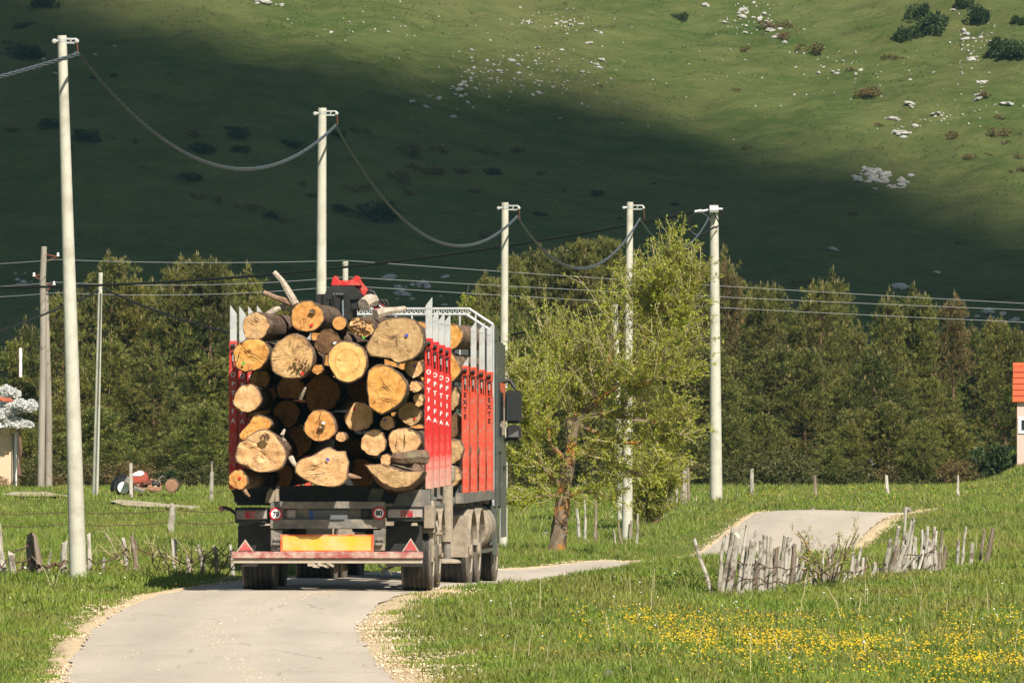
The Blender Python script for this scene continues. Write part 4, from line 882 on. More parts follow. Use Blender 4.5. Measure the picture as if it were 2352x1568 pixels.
# logs in the truck bed, seen past the trailer stakes
kw = dict(yaw=KY, group='logs loaded on the truck', L=4.2)
for i, (xd, yd, r, w, lab) in enumerate([(1031, 772, 31, 2, 'orange log with a pith hole on top of the truck load, behind the trailer stakes'), (1021, 843, 36, 2, 'big orange log second from the top of the truck load'),
        (1028, 912, 29, 5, 'yellowish log third from the top of the truck load'), (1034, 1036, 30, 5, 'pale log low in the truck load, beside the outrigger leg'), (1036, 1093, 24, 5, 'dull log at the bottom of the truck load, above the outrigger leg')]):
    make_log(lab, xd, yd, 108.2 if i != 2 else 108.5, r, r, w, 1, seed=50 + i, **kw)
make_log('log of the truck load with a shaggy bark end, fourth from the top', 1036, 975, 108.6, 27, 28, 4, 1, seed=56, **kw)
for i, (xd, yd, r) in enumerate([(960, 770, 34), (890, 775, 34), (820, 770, 34), (750, 775, 34), (950, 850, 36), (960, 930, 34), (960, 1010, 36), (960, 1085, 34), (880, 850, 36), (880, 930, 36), (800, 860, 36)]):
    make_log('log of the truck load hidden deep behind the trailer load', xd, yd, 108.7, r, r, 0, 0, seed=60 + i, **kw)
# loose branches and bark on top of the load
M_DEAD = bark_mat('bleached_branch_wood', (0.30, 0.22, 0.16), (0.52, 0.42, 0.32), (0.66, 0.57, 0.46))
M_DEADR = bark_mat('reddish_branch_bark', (0.16, 0.08, 0.045), (0.34, 0.20, 0.125), (0.50, 0.36, 0.25))
def branch(label, pts, r0, r1, mat, Yd=99.6, cat='branch'):
    ps = [P(x, y, Yd + dy) for x, y, dy in pts]; k = len(ps)
    o = MB().tube(ps, [r0 + (r1 - r0) * i / (k - 1) + 0.004 * (i % 2) for i in range(k)], 7).build('branch', mat, None, smooth=True)
    return tag(o, label, cat, 'loose branches on the load')
branch('pale barked stick slanting up highest above the left of the load', [(680, 700, 0), (660, 665, .1), (648, 645, .15), (630, 625, .2)], 0.05, 0.03, M_DEAD)
branch('red brown stick pointing up left below the pale stick', [(688, 706, 0), (660, 692, .1), (635, 684, .1), (606, 671, .15)], 0.05, 0.025, M_DEADR)
branch('short cream branch lying left of the round topmost log', [(612, 725, .1), (630, 712, .1), (648, 704, .2), (656, 698, .2)], 0.045, 0.02, M_DEAD)
branch('thin cream stick just above the skewed log', [(648, 706, .2), (662, 711, .2), (682, 718, .2)], 0.022, 0.014, M_DEAD)
branch('cream bark strip lying over the huge upper right log', [(862, 722, 0), (884, 716, .1), (912, 712, .2), (930, 708, .3)], 0.07, 0.03, M_DEAD)
branch('cream rounded log stub on top near the hoses', [(835, 700, 0.4), (846, 692, .5), (856, 690, .7)], 0.09, 0.09, M_DEAD)
branch('ragged brown bark slab lying on the slanting half-round log', [(905, 1050, -.5), (930, 1052, -.6), (955, 1048, -.6), (976, 1050, -.5)], 0.07, 0.10, M_BARK2)
branch('broken splinter hanging from the bottom left log', [(559, 1120, -0.8), (566, 1132, -0.8), (574, 1140, -0.8)], 0.03, 0.012, M_DEADR)
branch('torn bark splinter poking from the flared butt log toward the right', [(795, 1090, -.7), (815, 1094, -.7), (830, 1097, -.7)], 0.035, 0.01, M_DEADR)
branch('frayed bark shred standing in the dark middle of the load', [(690, 915, -.3), (696, 902, -.35), (702, 890, -.4)], 0.03, 0.012, M_DEAD)
branch('frayed bark shreds beside the burred log', [(652, 1012, -.6), (648, 998, -.6), (654, 985, -.6)], 0.035, 0.015, M_DEAD)
branch('torn bark curl left of the flared butt log', [(668, 1050, -.6), (674, 1062, -.65), (684, 1075, -.7)], 0.04, 0.02, M_DEAD)
# ================================================================== POLES AND CABLES
M_CONC = pm('pale_concrete', (0.56, 0.53, 0.43), (0.50, 0.47, 0.38), 1.2, 0.85, 0.35, 40, (1, 1, 0.3), dirt=(0.36, 0.325, 0.25), dscale=3.5, dlo=0.46, dhi=0.75, bdist=0.012)
M_WPOLE = pm('weathered_pole_wood', (0.36, 0.32, 0.26), (0.24, 0.20, 0.155), 5, 0.9, 0.6, 14, (1, 1, 0.12), dirt=(0.12, 0.085, 0.06), dscale=4, dlo=0.58, dhi=0.75)
M_RUST = pm('rusty_iron', (0.16, 0.055, 0.030), (0.10, 0.04, 0.025), 9, 0.85, 0.3, 30)
M_GALV = pm('galvanised_fitting', (0.55, 0.54, 0.50), (0.42, 0.41, 0.39), 14, 0.5, metal=0.3)
M_CABLE = pm('grey_twisted_cable', (0.115, 0.135, 0.15), (0.045, 0.052, 0.058), 26, 0.6)
M_CABLK = NT('black_cable').finish((0.012, 0.012, 0.013), 0.6)
M_WIRE = NT('bare_aluminium_wire').finish((0.30, 0.30, 0.29), 0.6)
def concrete_pole(label, bx, by, Yd, tx_, ty, w0, w1, group='concrete poles along the road', fit=True, sink=0.3):
    p0 = P(bx, by, Yd); p1 = P(tx_, ty, Yd); r0 = w0 / 2 * Yd / F; r1 = w1 / 2 * Yd / F
    o = thing('concrete_pole', label, 'power pole', p0, group=group)
    d = p1 - p0; b = MB(); n = 12
    b.tube([d * (-sink / d.z) if i < 0 else d * (i / n) for i in range(-1, n + 1)], [r0 if i < 0 else r0 + (r1 - r0) * i / n for i in range(-1, n + 1)], 24)
    b.build('shaft', M_CONC, o, smooth=True)
    s = Yd / F
    MB().tube([d - Vector((0, 0, 8.5 * s)), d - Vector((0, 0, 0.0))], [r1 * 1.06, r1 * 1.03], 20).build('pole_cap', M_CONC, o, smooth=True)
    if fit:
        m = MB(); zc = d.z - 12 * s
        m.tube([d + Vector((0, 0, -9 * s)), d + Vector((0, 0, -14.5 * s))], r1 * 1.10, 20)
        xa, xb = d.x + r1, d.x + r1 + 24 * s
        for dz in (4.5, -4.5): m.bb((xa - 0.02, -r1 * 0.5, zc + dz * s - 0.012), (xb - 4 * s, -r1 * 0.5 + 0.05, zc + dz * s + 0.012))
        m.tube([(xb - 4 * s, -r1 * .4, zc + 4.5 * s), (xb - 0.5 * s, -r1 * .4, zc + 2 * s), (xb - 0.5 * s, -r1 * .4, zc - 2 * s), (xb - 4 * s, -r1 * .4, zc - 4.5 * s)], 0.016, 6)
        m.tube([(xa + 8 * s, -r1 * .4, zc - 4 * s), (xa + 12 * s, -r1 * .4, zc + 4 * s)], 0.012, 6)
        m.tube([(d.x - r1 - 8 * s, -r1 * .3, zc - 1 * s), (d.x, -r1 * .3, zc)], 0.022, 8)
        m.lathe([(0.02, -0.03), (0.034, -0.02), (0.034, 0.02), (0.02, 0.03)], 10, 'y', (d.x - r1 - 7 * s, -r1 * .3, zc - 1 * s))
        m.lathe([(0.015, -0.03), (0.03, -0.02), (0.03, 0.02), (0.015, 0.03)], 10, 'y', (xb, -r1 * .4, zc - 1 * s))
        m.build('cable_bracket', M_GALV, o)
        MB().tube([(xb + 0.5 * s, -r1 * .4, zc - 2 * s), (xb + 1 * s, -r1 * .4, zc - 14 * s), (xb + 2 * s, -r1 * .4, zc - 26 * s)], 0.012, 6).build('hanger', M_RUST, o)
    return o
concrete_pole('tallest concrete pole, left of the truck beside the wooden fence', 180, 1336, 103, 142, 82, 40, 21)
concrete_pole('concrete pole rising straight behind the left side of the log load', 735, 1250, 128, 740, 248, 29, 19)
concrete_pole('concrete pole standing just behind the truck cab', 1155, 1266, 148, 1160, 465, 21, 16)
concrete_pole('slim concrete pole showing through the right half of the willow', 1440, 1242, 160, 1447, 464, 25, 14.5)
end_pole = concrete_pole('thick concrete end pole with a coil of black cable, right of the willow', 1645, 1152, 189, 1640, 472, 29, 19.5, fit=False)
concrete_pole('small thin concrete pole in the left field in front of the pines', 219, 1132, 205, 231, 626, 15, 10, 'concrete poles in the field', fit=False)
concrete_pole('short old concrete pole half hidden in the willow, just left of the slim pole', 1426, 1225, 172, 1413, 697, 15, 12, 'concrete poles in the field', fit=False)
concrete_pole('distant concrete pole whose forked top stands behind the crane', 793, 1120, 226, 793, 600, 19, 13, 'concrete poles in the field', fit=False)
s = 189 / F
m = MB(); m.tube([P(1596, 487, 188.7) - P(1645, 1152, 189), P(1612, 484, 188.7) - P(1645, 1152, 189)], 0.045, 8); m.build('tension_clamp', M_GALV, end_pole)
m = MB(); m.tube([P(1612, 485, 188.7) - P(1645, 1152, 189), P(1640, 480, 188.8) - P(1645, 1152, 189), P(1660, 480, 188.8) - P(1645, 1152, 189)], 0.03, 6); m.tube([P(1630, 482, 188.7) - P(1645, 1152, 189), P(1650, 482, 188.7) - P(1645, 1152, 189)], 0.12, 12); m.build('pole_band', M_GALV, end_pole)
m = MB(); m.tube([P(1605 + 25 * math.cos(a) + 0, 515 + 26 * math.sin(a), 188.6) - P(1645, 1152, 189) for a in [i * 2 * PI / 24 for i in range(25)]], 0.034, 6, caps=False)
m.tube([P(1628, 500, 188.7) - P(1645, 1152, 189), P(1640, 490, 188.55) - P(1645, 1152, 189), P(1652, 512, 188.8) - P(1645, 1152, 189)], 0.018, 6); m.tube([P(1630, 528, 188.8) - P(1645, 1152, 189), P(1640, 523, 188.5) - P(1645, 1152, 189), P(1652, 518, 188.8) - P(1645, 1152, 189)], 0.018, 6)
m.build('cable_coil', M_CABLK, end_pole, smooth=True)
# twin wooden pole
o = thing('wooden_pole', 'old twin-legged wooden power pole with rusty insulator arms at the left', 'power pole', P(103, 1100, 226))
b0 = P(103, 1100, 226)
def rel(x, y, Yd=226): return P(x, y, Yd) - b0
MB().tube([rel(94, 1128), rel(96, 950), rel(99, 760), rel(98, 640), rel(101, 566)], [0.11, 0.11, 0.10, 0.10, 0.09], 10).build('wooden_leg', M_WPOLE, o, smooth=True)
MB().tube([rel(113, 1128, 226.4), rel(111, 950, 226.4), rel(107, 780, 226.3), rel(104, 660, 226.2), rel(103, 650, 226.2)], [0.11, 0.11, 0.10, 0.09, 0.08], 10).build('wooden_leg', M_WPOLE, o, smooth=True)
for x0, y0, x1, y1 in ((103, 584, 133, 590), (98, 628, 78, 636), (104, 652, 124, 656)):
    m = MB(); m.tube([rel(x0, y0), rel(x1, y1)], 0.03, 6); m.tube([rel(x0, y0 + 18), rel(x1 - (x1 - x0) * .15, y1)], 0.022, 6); m.build('insulator_arm', M_RUST, o)
    MB().lathe([(0.02, 0), (0.05, 0.03), (0.03, 0.07), (0.045, 0.10), (0.02, 0.13)], 10, 'z', rel(x1, y1)).build('insulator', M_SIGNW, o)
def sag_cable(label, a, b_, low, r, mat, name='power_cable', cat='cable', group=None, n=26, twist=False):
    """cable from a to b_ hanging down to about image row low"""
    A, B = P(*a), P(*b_); L = (B - A).length
    best = None
    for k in range(1, 80):
        d = k * 0.08; ys_ = []
        for i in range(21):
            t_ = i / 20; p = A.lerp(B, t_); p.z -= d * 4 * t_ * (1 - t_); ys_.append(YH - (p.z - H0) * F / p.y)
        e = abs(max(ys_) - low)
        if best is None or e < best[0]: best = (e, d)
    d = best[1]; pts = []
    for i in range(n + 1):
        t_ = i / n; p = A.lerp(B, t_); p.z -= d * 4 * t_ * (1 - t_); pts.append(p)
    m = MB()
    if twist:
        f_ = []
        for k in range(3):
            q = []
            for i in range(n * 6 + 1):
                t_ = i / (n * 6); p = A.lerp(B, t_); p.z -= d * 4 * t_ * (1 - t_); a_ = t_ * L * 5.5 + k * 2.094
                q.append(p + Vector((0.0, math.cos(a_), math.sin(a_))) * r * 0.75)
            m.tube(q, r * 0.62, 5)
    else: m.tube(pts, r, 6)
    o = m.build(name, mat, None, smooth=True); return tag(o, label, cat, group)
gp = 'sagging bundled cable between the roadside poles'
sag_cable('twisted grey cable coming in from the left edge to the tallest pole', (-700, 330, 84), (180, 124, 102.8), 330, 0.024, M_CABLE, group=gp, twist=True)
sag_cable('twisted grey cable hanging between the tallest pole and the pole behind the load', (180, 124, 102.8), (771, 288, 127.8), 386, 0.024, M_CABLE, group=gp, twist=True)
sag_cable('twisted grey cable hanging from the pole behind the load to the pole behind the cab', (771, 288, 127.8), (1188, 497, 147.8), 562, 0.024, M_CABLE, group=gp, twist=True)
sag_cable('twisted grey cable hanging between the cab pole and the slim willow pole', (1188, 497, 147.8), (1470, 502, 159.8), 620, 0.024, M_CABLE, group=gp, twist=True)
sag_cable('twisted grey cable hanging from the slim pole to the thick end pole, over the willow', (1470, 502, 159.8), (1628, 500, 188.7), 575, 0.024, M_CABLE, group=gp, twist=True)
sag_cable('long black cable running left from the thick end pole across to the left edge', (1598, 487, 188.7), (-300, 656, 204), 662, 0.036, M_CABLK)
sag_cable('black cable falling left from the small thin field pole', (226, 668, 204.8), (-120, 800, 200), 800, 0.028, M_CABLK, group='black cable on the thin field pole')
sag_cable('black cable sagging from the thin field pole to the short willow pole, behind the load', (236, 662, 204.8), (1412, 706, 172), 800, 0.028, M_CABLK, group='black cable on the thin field pole')
for i, (ya, yb, yc) in enumerate(((596, 598, 702), (648, 636, 712), (672, 656, 742))):
    lab = ['uppermost', 'middle', 'lowest'][i]
    sag_cable(lab + ' of three thin bare wires, from the wooden pole to the pole behind the crane', (130, ya, 225.8), (793, yb, 225.8), max(ya, yb) + 6, 0.0075, M_WIRE, 'overhead_wire', 'wire', 'thin bare overhead wires')
    sag_cable(lab + ' of three thin bare wires running right from the pole behind the crane', (793, yb, 225.8), (2700, yc + 12, 236), yc + 10, 0.0075, M_WIRE, 'overhead_wire', 'wire', 'thin bare overhead wires', n=40)
    sag_cable(lab + ' of three thin bare wires leaving the wooden pole toward the left edge', (130, ya, 225.8), (-300, ya + 14, 215), ya + 16, 0.0075, M_WIRE, 'overhead_wire', 'wire', 'thin bare overhead wires')

# ================================================================== FENCES
M_STAKE = pm('bleached_stake_wood', (0.52, 0.475, 0.40), (0.34, 0.30, 0.235), 7, 0.9, 0.7, 12, (1, 1, 0.12), dirt=(0.135, 0.10, 0.07), dscale=6, dlo=0.49, dhi=0.64)
M_STAKED = pm('dark_rotting_stake_wood', (0.26, 0.20, 0.145), (0.15, 0.11, 0.08), 7, 0.9, 0.7, 12, (1, 1, 0.15), dirt=(0.36, 0.31, 0.25), dscale=6, dlo=0.55, dhi=0.7)
M_BARB = pm('rusty_fence_wire', (0.13, 0.065, 0.04), (0.08, 0.05, 0.04), 20, 0.85)
def fence_stake(parent, xb, yb, xt, yt, Yd, w, dark=False, seed=0):
    rs = random.Random(seed * 31 + int(xb)); p0 = P(xb, yb, Yd); p0.z = min(p0.z, g1(p0.x, p0.y)) - 0.12; p1 = P(xt, yt, Yd + rs.uniform(-.15, .15)); r = max(0.02, w / 2 * Yd / F)
    pts = []; rad = []
    for i in range(5):
        t_ = i / 4; p = p0.lerp(p1, t_); p += Vector((rs.uniform(-1, 1), rs.uniform(-1, 1), 0)) * 0.012; pts.append(p - Vector(parent.location)); rad.append(r * (1.1 - 0.25 * t_) * rs.uniform(0.92, 1.08))
    b = MB(); b.tube(pts, rad, 7, squash=rs.uniform(0.7, 1.0))
    for i in range(28, 35):
        v = Vector(b.v[i]); v.z += rs.uniform(-0.5, 0.9) * r; b.v[i] = tuple(v)
    return b.build('stake', M_STAKED if dark else M_STAKE, parent)
def wire_strand(parent, pts, r, name='wire', mat=None):
    q = []; rs = random.Random(len(pts))
    for a, b_ in zip(pts[:-1], pts[1:]):
        A, B = P(*a), P(*b_)
        for i in range(6):
            t_ = i / 6; p = A.lerp(B, t_); p.z -= 0.05 * 4 * t_ * (1 - t_) + rs.uniform(-.012, .012); q.append(p - Vector(parent.location))
    q.append(P(*pts[-1]) - Vector(parent.location)); m = MB(); m.tube(q, r, 5)
    for i in range(2, len(q), 3): m.tube([q[i] + Vector((-.02, 0, .025)), q[i] + Vector((.02, 0, -.025))], r * 0.8, 4)
    return m.build(name, mat or M_BARB, parent)
# right-hand stake fence: (bottom x,y, top x,y, width)
def native(x, y): return ((1700 + x / 2.735) / 1.0884, (1200 + y / 2.735) / 1.0884)
SR = [(240, 760, 100, 410, 26), (255, 720, 300, 380, 24), (275, 720, 360, 330, 24), (345, 760, 350, 480, 40), (320, 740, 395, 385, 40), (385, 700, 455, 315, 24), (420, 710, 460, 450, 28), (440, 712, 515, 350, 22), (462, 715, 500, 520, 24), (485, 735, 525, 540, 18), (540, 735, 555, 420, 22), (545, 735, 580, 380, 28), (590, 720, 605, 390, 26), (605, 705, 630, 385, 22), (640, 600, 645, 480, 18), (670, 710, 720, 380, 28), (690, 700, 745, 390, 24), (740, 720, 790, 440, 26), (770, 690, 840, 430, 16), (865, 640, 855, 500, 12), (920, 690, 940, 560, 14), (960, 700, 990, 440, 16), (1010, 700, 1035, 440, 14), (1040, 690, 1085, 545, 16), (1090, 705, 1130, 640, 22), (1140, 700, 1185, 500, 20), (1165, 705, 1195, 540, 18), (1190, 705, 1235, 470, 24), (1215, 690, 1255, 535, 18),
      (1290, 700, 1340, 570, 26), (1310, 725, 1370, 600, 26), (1380, 680, 1440, 405, 28), (1395, 700, 1490, 450, 34), (1420, 650, 1500, 320, 24), (1450, 660, 1540, 450, 30), (1490, 600, 1545, 190, 18), (1540, 590, 1555, 360, 26), (1580, 575, 1605, 395, 30), (1605, 510, 1665, 475, 14), (1645, 480, 1655, 340, 14), (1665, 585, 1695, 320, 18), (1690, 600, 1710, 420, 28), (1715, 610, 1755, 350, 18), (1745, 600, 1740, 480, 20), (1765, 640, 1790, 350, 18), (1885, 645, 1900, 405, 20), (1910, 650, 1955, 320, 18), (1970, 625, 2000, 430, 26), (2045, 560, 2085, 345, 20), (2085, 540, 2135, 335, 28)]
FR = thing('stake_fence', 'dense tumbledown fence of bleached wooden stakes in the right-hand meadow', 'fence', P(1750, 1345, 108))
for i, (bx, by, tx_, ty, w) in enumerate(SR):
    x0, y0 = native(bx, by); x1, y1 = native(tx_, ty)
    Yd = 106 + (x0 - 1640) / 640 * 11 + (0.4 if i % 3 == 0 else -0.2)
    fence_stake(FR, x0, y0, x1, y1, Yd, w / 2.735 / 1.0884 * 1.35, bx > 2040 or i in (3, 17, 32, 44), i)
    for rep in range(0 if (bx > 1780 or i == 0) else 1 + i % 2):
        k_ = random.Random(i + 100 * rep); dx_ = k_.uniform(4, 9) * (1 + rep); fence_stake(FR, x0 + dx_, y0, x1 + dx_ + k_.uniform(-8, 12), y1 + k_.uniform(0, 40), Yd + 0.3 + 0.2 * rep, k_.uniform(7, 12), k_.random() < .25, 700 + i + 100 * rep)
for dy in (0, 34):
    wire_strand(FR, [(1660, 1292 + dy, 106.0), (1690, 1286 + dy, 106.4), (1740, 1290 + dy, 107.3), (1790, 1300 + dy, 108.1), (1830, 1298 + dy, 108.9), (1880, 1310 + dy, 109.8), (1930, 1312 + dy, 110.6), (2010, 1296 + dy, 112), (2080, 1272 + dy, 113), (2150, 1260 + dy, 114.5)], 0.008)
# left roadside fence
FL = thing('stake_fence', 'rotting post and wire fence beside the tallest concrete pole', 'fence', P(200, 1330, 104))
def nl(x, y): return ((x / 3.135) / 1.0884, (1000 + y / 3.135) / 1.0884)
SLf = [(110, 1420, 95, 1195, 46, 0), (40, 1400, -30, 890, 44, 0), (250, 1420, 225, 1060, 40, 1), (340, 1440, 265, 1060, 48, 1), (285, 1420, 250, 1100, 30, 1), (150, 1400, 180, 1280, 16, 0), (375, 1420, 395, 1190, 14, 0), (505, 1420, 505, 1115, 38, 0), (465, 1420, 490, 1150, 12, 1), (700, 1410, 695, 1050, 28, 0), (800, 1400, 818, 1235, 26, 0), (1010, 1340, 965, 1085, 30, 0), (1085, 1320, 1035, 1070, 28, 1), (1070, 1200, 1062, 1100, 14, 1), (1375, 1360, 1355, 1095, 18, 0), (1370, 1350, 1378, 1090, 20, 0), (1480, 1345, 1475, 1215, 24, 0), (1605, 1335, 1560, 1135, 26, 0), (1720, 1300, 1680, 1145, 24, 0), (1845, 1290, 1800, 1140, 24, 0)]
for i, (bx, by, tx_, ty, w, dk) in enumerate(SLf):
    x0, y0 = nl(bx, by); x1, y1 = nl(tx_, ty); fence_stake(FL, x0, y0, x1, y1, 104 + i * 0.22, w / 3.135 / 1.0884 * 1.45, dk, 100 + i)
wire_strand(FL, [nl(-20, 1300) + (103.9,), nl(60, 1240) + (104,), nl(240, 1240) + (104.3,), nl(330, 1290) + (104.5,), nl(505, 1255) + (105.3,), nl(700, 1240) + (105.8,), nl(815, 1260) + (106.1,), nl(985, 1160) + (106.3,)], 0.010)
wire_strand(FL, [nl(985, 1160) + (106.3,), nl(1060, 1150) + (106.8,), nl(1365, 1230) + (107,), nl(1480, 1265) + (107.4,), nl(1590, 1180) + (107.8,), nl(1690, 1150) + (108,), nl(1850, 1240) + (108.3,)], 0.009)
wire_strand(FL, [nl(0, 1340) + (104,), nl(180, 1310) + (104.2,), nl(330, 1290) + (104.5,), nl(430, 1275) + (104.9,), nl(520, 1255) + (105.2,)], 0.014)
wire_strand(FL, [nl(80, 1180) + (104,), nl(240, 1110) + (104.4,)], 0.010)
# posts in the fields
def field_post(label, xb, yb, xt, yt, Yd, w, group='weathered posts in the fields', dark=False):
    o = thing('fence_post', label, 'fence post', P(xb, yb, Yd), group=group); fence_stake(o, xb, yb, xt, yt, Yd, w, dark, 300 + int(xb)); return o
def sized_post(label, *a, **k):
    o = field_post(label, *a, **k)
    for c_ in o.children: c_.name = 'post_shaft'
    return o
pw = sized_post('wide grey plank-like post in the left field', 392, 1228, 396, 1162, 146, 18); sized_post('thin crooked post in front of the scrap heap', 302, 1133, 300, 1066, 205, 9); sized_post('thin post standing left of the truck on the far side of the left field', 485, 1130, 486, 1062, 205, 9)
wl_ = thing('wire_fence', 'two thin fence wires strung across the left field', 'fence', P(300, 1180, 146))
for yy in (1172, 1200, 1234): wire_strand(wl_, [(-20, yy + 6, 146), (150, yy + 2, 146), (395, yy - 1, 146), (560, yy - 6, 147)], 0.008)
for i, (xb, yb, xt, yt, w) in enumerate([(1727, 1131, 1726, 1078, 10), (1873, 1136, 1872, 1094, 8), (2040, 1138, 2036, 1092, 9), (2200, 1132, 2200, 1092, 6)]):
    sized_post(['stoutest of the far field posts, just right of the end pole', 'dark crooked far field post second from the end pole', 'pale leaning far field post beyond the road crest', 'thinnest white far field post below the house'][i], xb, yb, xt, yt, 200, w, 'far field posts before the pines', dark=(i == 1))
PF = thing('stake_fence', 'far cluster of grey stakes beneath the right edge of the willow', 'fence', P(1530, 1150, 182))
for i in range(16):
    x = 1472 + i * 7.4 + random.uniform(-2, 2); yb = 1190 - i * 2.6; fence_stake(PF, x, yb, x + random.uniform(-4, 5), yb - random.uniform(48, 78), 178 + i * 0.3, random.uniform(5, 9), i % 3 == 0, 400 + i)
PB = thing('stake_fence', 'low broken stakes behind the willow trunk and around the slim pole', 'fence', P(1380, 1235, 158))
for i, (xb, yb, xt, yt, w) in enumerate([(1462, 1238, 1466, 1180, 8), (1430, 1240, 1420, 1200, 8), (1415, 1242, 1410, 1216, 7), (1362, 1252, 1372, 1222, 7), (1340, 1255, 1350, 1240, 7), (1300, 1225, 1296, 1180, 9), (1345, 1180, 1342, 1140, 9), (1366, 1185, 1370, 1130, 8), (1330, 1215, 1325, 1170, 12), (1452, 1240, 1450, 1195, 7)]):
    fence_stake(PB, xb, yb, xt, yt, 157 + i * 0.3, w * 0.75, i % 2 == 1, 450 + i)
# a plank and a rail lying in the right-hand grass
x0, y0 = native(2010, 630); x1, y1 = native(2105, 625)
tag(MB().tube([P(x0, y0, 114.5), P(x1, y1, 114.5)], 0.03, 7).build('fallen_rail', M_STAKE), 'pale fallen rail lying in the grass at the right end of the stake fence', 'rail')

# ================================================================== HOUSES AND SCRAP
M_TILE = pm('orange_roof_tile', (0.62, 0.125, 0.045), (0.52, 0.10, 0.04), 3, 0.8, 0.2)
M_TILE2 = pm('weathered_orange_tile', (0.55, 0.15, 0.07), (0.44, 0.12, 0.06), 3, 0.8)
M_PINK = pm('pink_plaster', (0.66, 0.47, 0.40), (0.60, 0.43, 0.36), 2, 0.9, 0.1, 20)
M_PEACH = pm('peach_plaster', (0.74, 0.53, 0.36), (0.68, 0.46, 0.30), 2, 0.9, 0.15, 10)
M_WHITEW = pm('whitewashed_wall', (0.82, 0.80, 0.75), (0.72, 0.70, 0.65), 3, 0.9, 0.15, 10)
M_FRAME = NT('white_window_frame').finish((0.8, 0.8, 0.78), 0.5)
M_DARKGL = NT('dark_window_glass').finish((0.02, 0.024, 0.03), 0.1, spec=0.5)
def house(label, x0, y0, w, d, h, zb, roofmat, wallmat, rise, eave=0.35, ridge='x', cat='house', wins=(), rows=7):
    o = thing('house', label, cat, (x0, y0, zb))
    hw = w / 2
    b = MB(); b.bb((0, 0, -1.0), (w, d, h))
    if ridge == 'y': b.add([(0, 0, h), (w, 0, h), (hw, 0, h + rise - 0.06), (0, d, h), (w, d, h), (hw, d, h + rise - 0.06)], [(0, 1, 2), (3, 5, 4)])
    else: b.add([(0, 0, h), (0, d, h), (0, d / 2, h + rise - 0.06), (w, 0, h), (w, d, h), (w, d / 2, h + rise - 0.06)], [(0, 2, 1), (3, 4, 5)])
    b.build('wall', wallmat, o)
    # tiled slopes: overlapping courses
    sp = d if ridge == 'x' else w; ln = (w if ridge == 'x' else d) + 2 * eave; half = sp / 2 + eave; k = rise / (sp / 2)
    for sg in (-1, 1):
        b = MB()
        for r in range(rows):
            a0 = half * r / rows; a1 = half * (r + 1.12) / rows; za = h + rise - k * a0 + 0.03; z1 = h + rise - k * a1 + 0.10
            for (p, q, t_) in (((a0, za), (a1, z1), 0.04),):
                c0, c1 = sp / 2 + sg * p[0], sp / 2 + sg * min(q[0], half)
                if ridge == 'x': vs = [(-eave, c0, p[1]), (ln - eave, c0, p[1]), (ln - eave, c1, q[1]), (-eave, c1, q[1])]
                else: vs = [(c0, -eave, p[1]), (c0, ln - eave, p[1]), (c1, ln - eave, q[1]), (c1, -eave, q[1])]
                vs = vs + [(x, y, z - t_) for x, y, z in vs]
                b.add(vs, [(0, 1, 2, 3), (7, 6, 5, 4), (0, 4, 5, 1), (1, 5, 6, 2), (2, 6, 7, 3), (3, 7, 4, 0)])
        b.build('roof_slope', roofmat, o)
    m = MB()
    if ridge == 'x': m.tube([(-eave, sp / 2, h + rise + 0.05), (ln - eave, sp / 2, h + rise + 0.05)], 0.10, 8)
    else: m.tube([(sp / 2, -eave, h + rise + 0.05), (sp / 2, ln - eave, h + rise + 0.05)], 0.10, 8)
    m.build('ridge_cap', roofmat, o)
    for (wx, wz, ww, wh) in wins:
        f_ = MB()
        f_.bb((wx - 0.09, -0.04, wz - 0.09), (wx + ww + 0.09, 0.02, wz)); f_.bb((wx - 0.09, -0.04, wz + wh), (wx + ww + 0.09, 0.02, wz + wh + 0.09)); f_.bb((wx - 0.09, -0.04, wz), (wx, 0.02, wz + wh)); f_.bb((wx + ww, -0.04, wz), (wx + ww + 0.09, 0.02, wz + wh)); f_.bb((wx + ww / 2 - 0.03, -0.035, wz), (wx + ww / 2 + 0.03, 0.02, wz + wh))
        win = f_.build('window', M_FRAME, o)
        MB().bb((wx, -0.012, wz), (wx + ww, 0.0, wz + wh)).build('pane', M_DARKGL, win)
    return o
p = P(2336, 1030, 233); zb = p.z
house('pink house with an orange tiled roof at the right edge beyond the meadow', p.x, 233, 9.0, 7.0, (1030 - 922) * 233 / F, zb, M_TILE, M_PINK, (930 - 850) * 233 / F, 0.14, 'x', wins=((0.13, (1030 - 988) * 233 / F, 0.9, 0.32), (3.0, 0.6, 0.9, 0.9), (6, 0.6, 0.9, 0.9)), rows=6).rotation_euler = (0, 0, -0.072)
p = P(12, 1095, 237)
wh = house('white gabled house with orange tiles at the left edge behind the peach hut', p.x - 2.6, 237, 2.6, 5.0, (1095 - 930) * 237 / F, p.z, M_TILE2, M_WHITEW, (930 - 838) * 237 / F, 0.15, 'y', wins=((0.5, 1.4, 0.5, 0.6),))
p = P(38, 1090, 233)
hu = thing('shed', 'peach plastered hut with a crumbling top edge at the left edge', 'shed', (p.x - 4.6, 233, p.z))
b = MB(); hh = (1090 - 990) * 233 / F; b.bb((0, 0, -0.6), (4.6, 3.0, hh)); b.build('wall', M_PEACH, hu)
b = MB()
for i in range(22): b.box((i * 0.21 + 0.1, random.uniform(-.02, .1), hh + random.uniform(0, .05)), (0.24, 0.3, random.uniform(0.06, 0.22)), (random.uniform(-.2, .2), random.uniform(-.3, .3), random.uniform(-.3, .3)))
b.build('broken_edge', M_PEACH, hu)
MB().bb((4.46, -0.06, -0.6), (4.50, 0.02, hh - 0.05)).build('corner_post', M_WPOLE, hu); MB().bb((4.54, -0.06, -0.6), (4.61, 0.05, hh + 0.02)).build('corner_pillar', M_WHITEW, hu)
b = MB(); q = P(47, 815, 239)
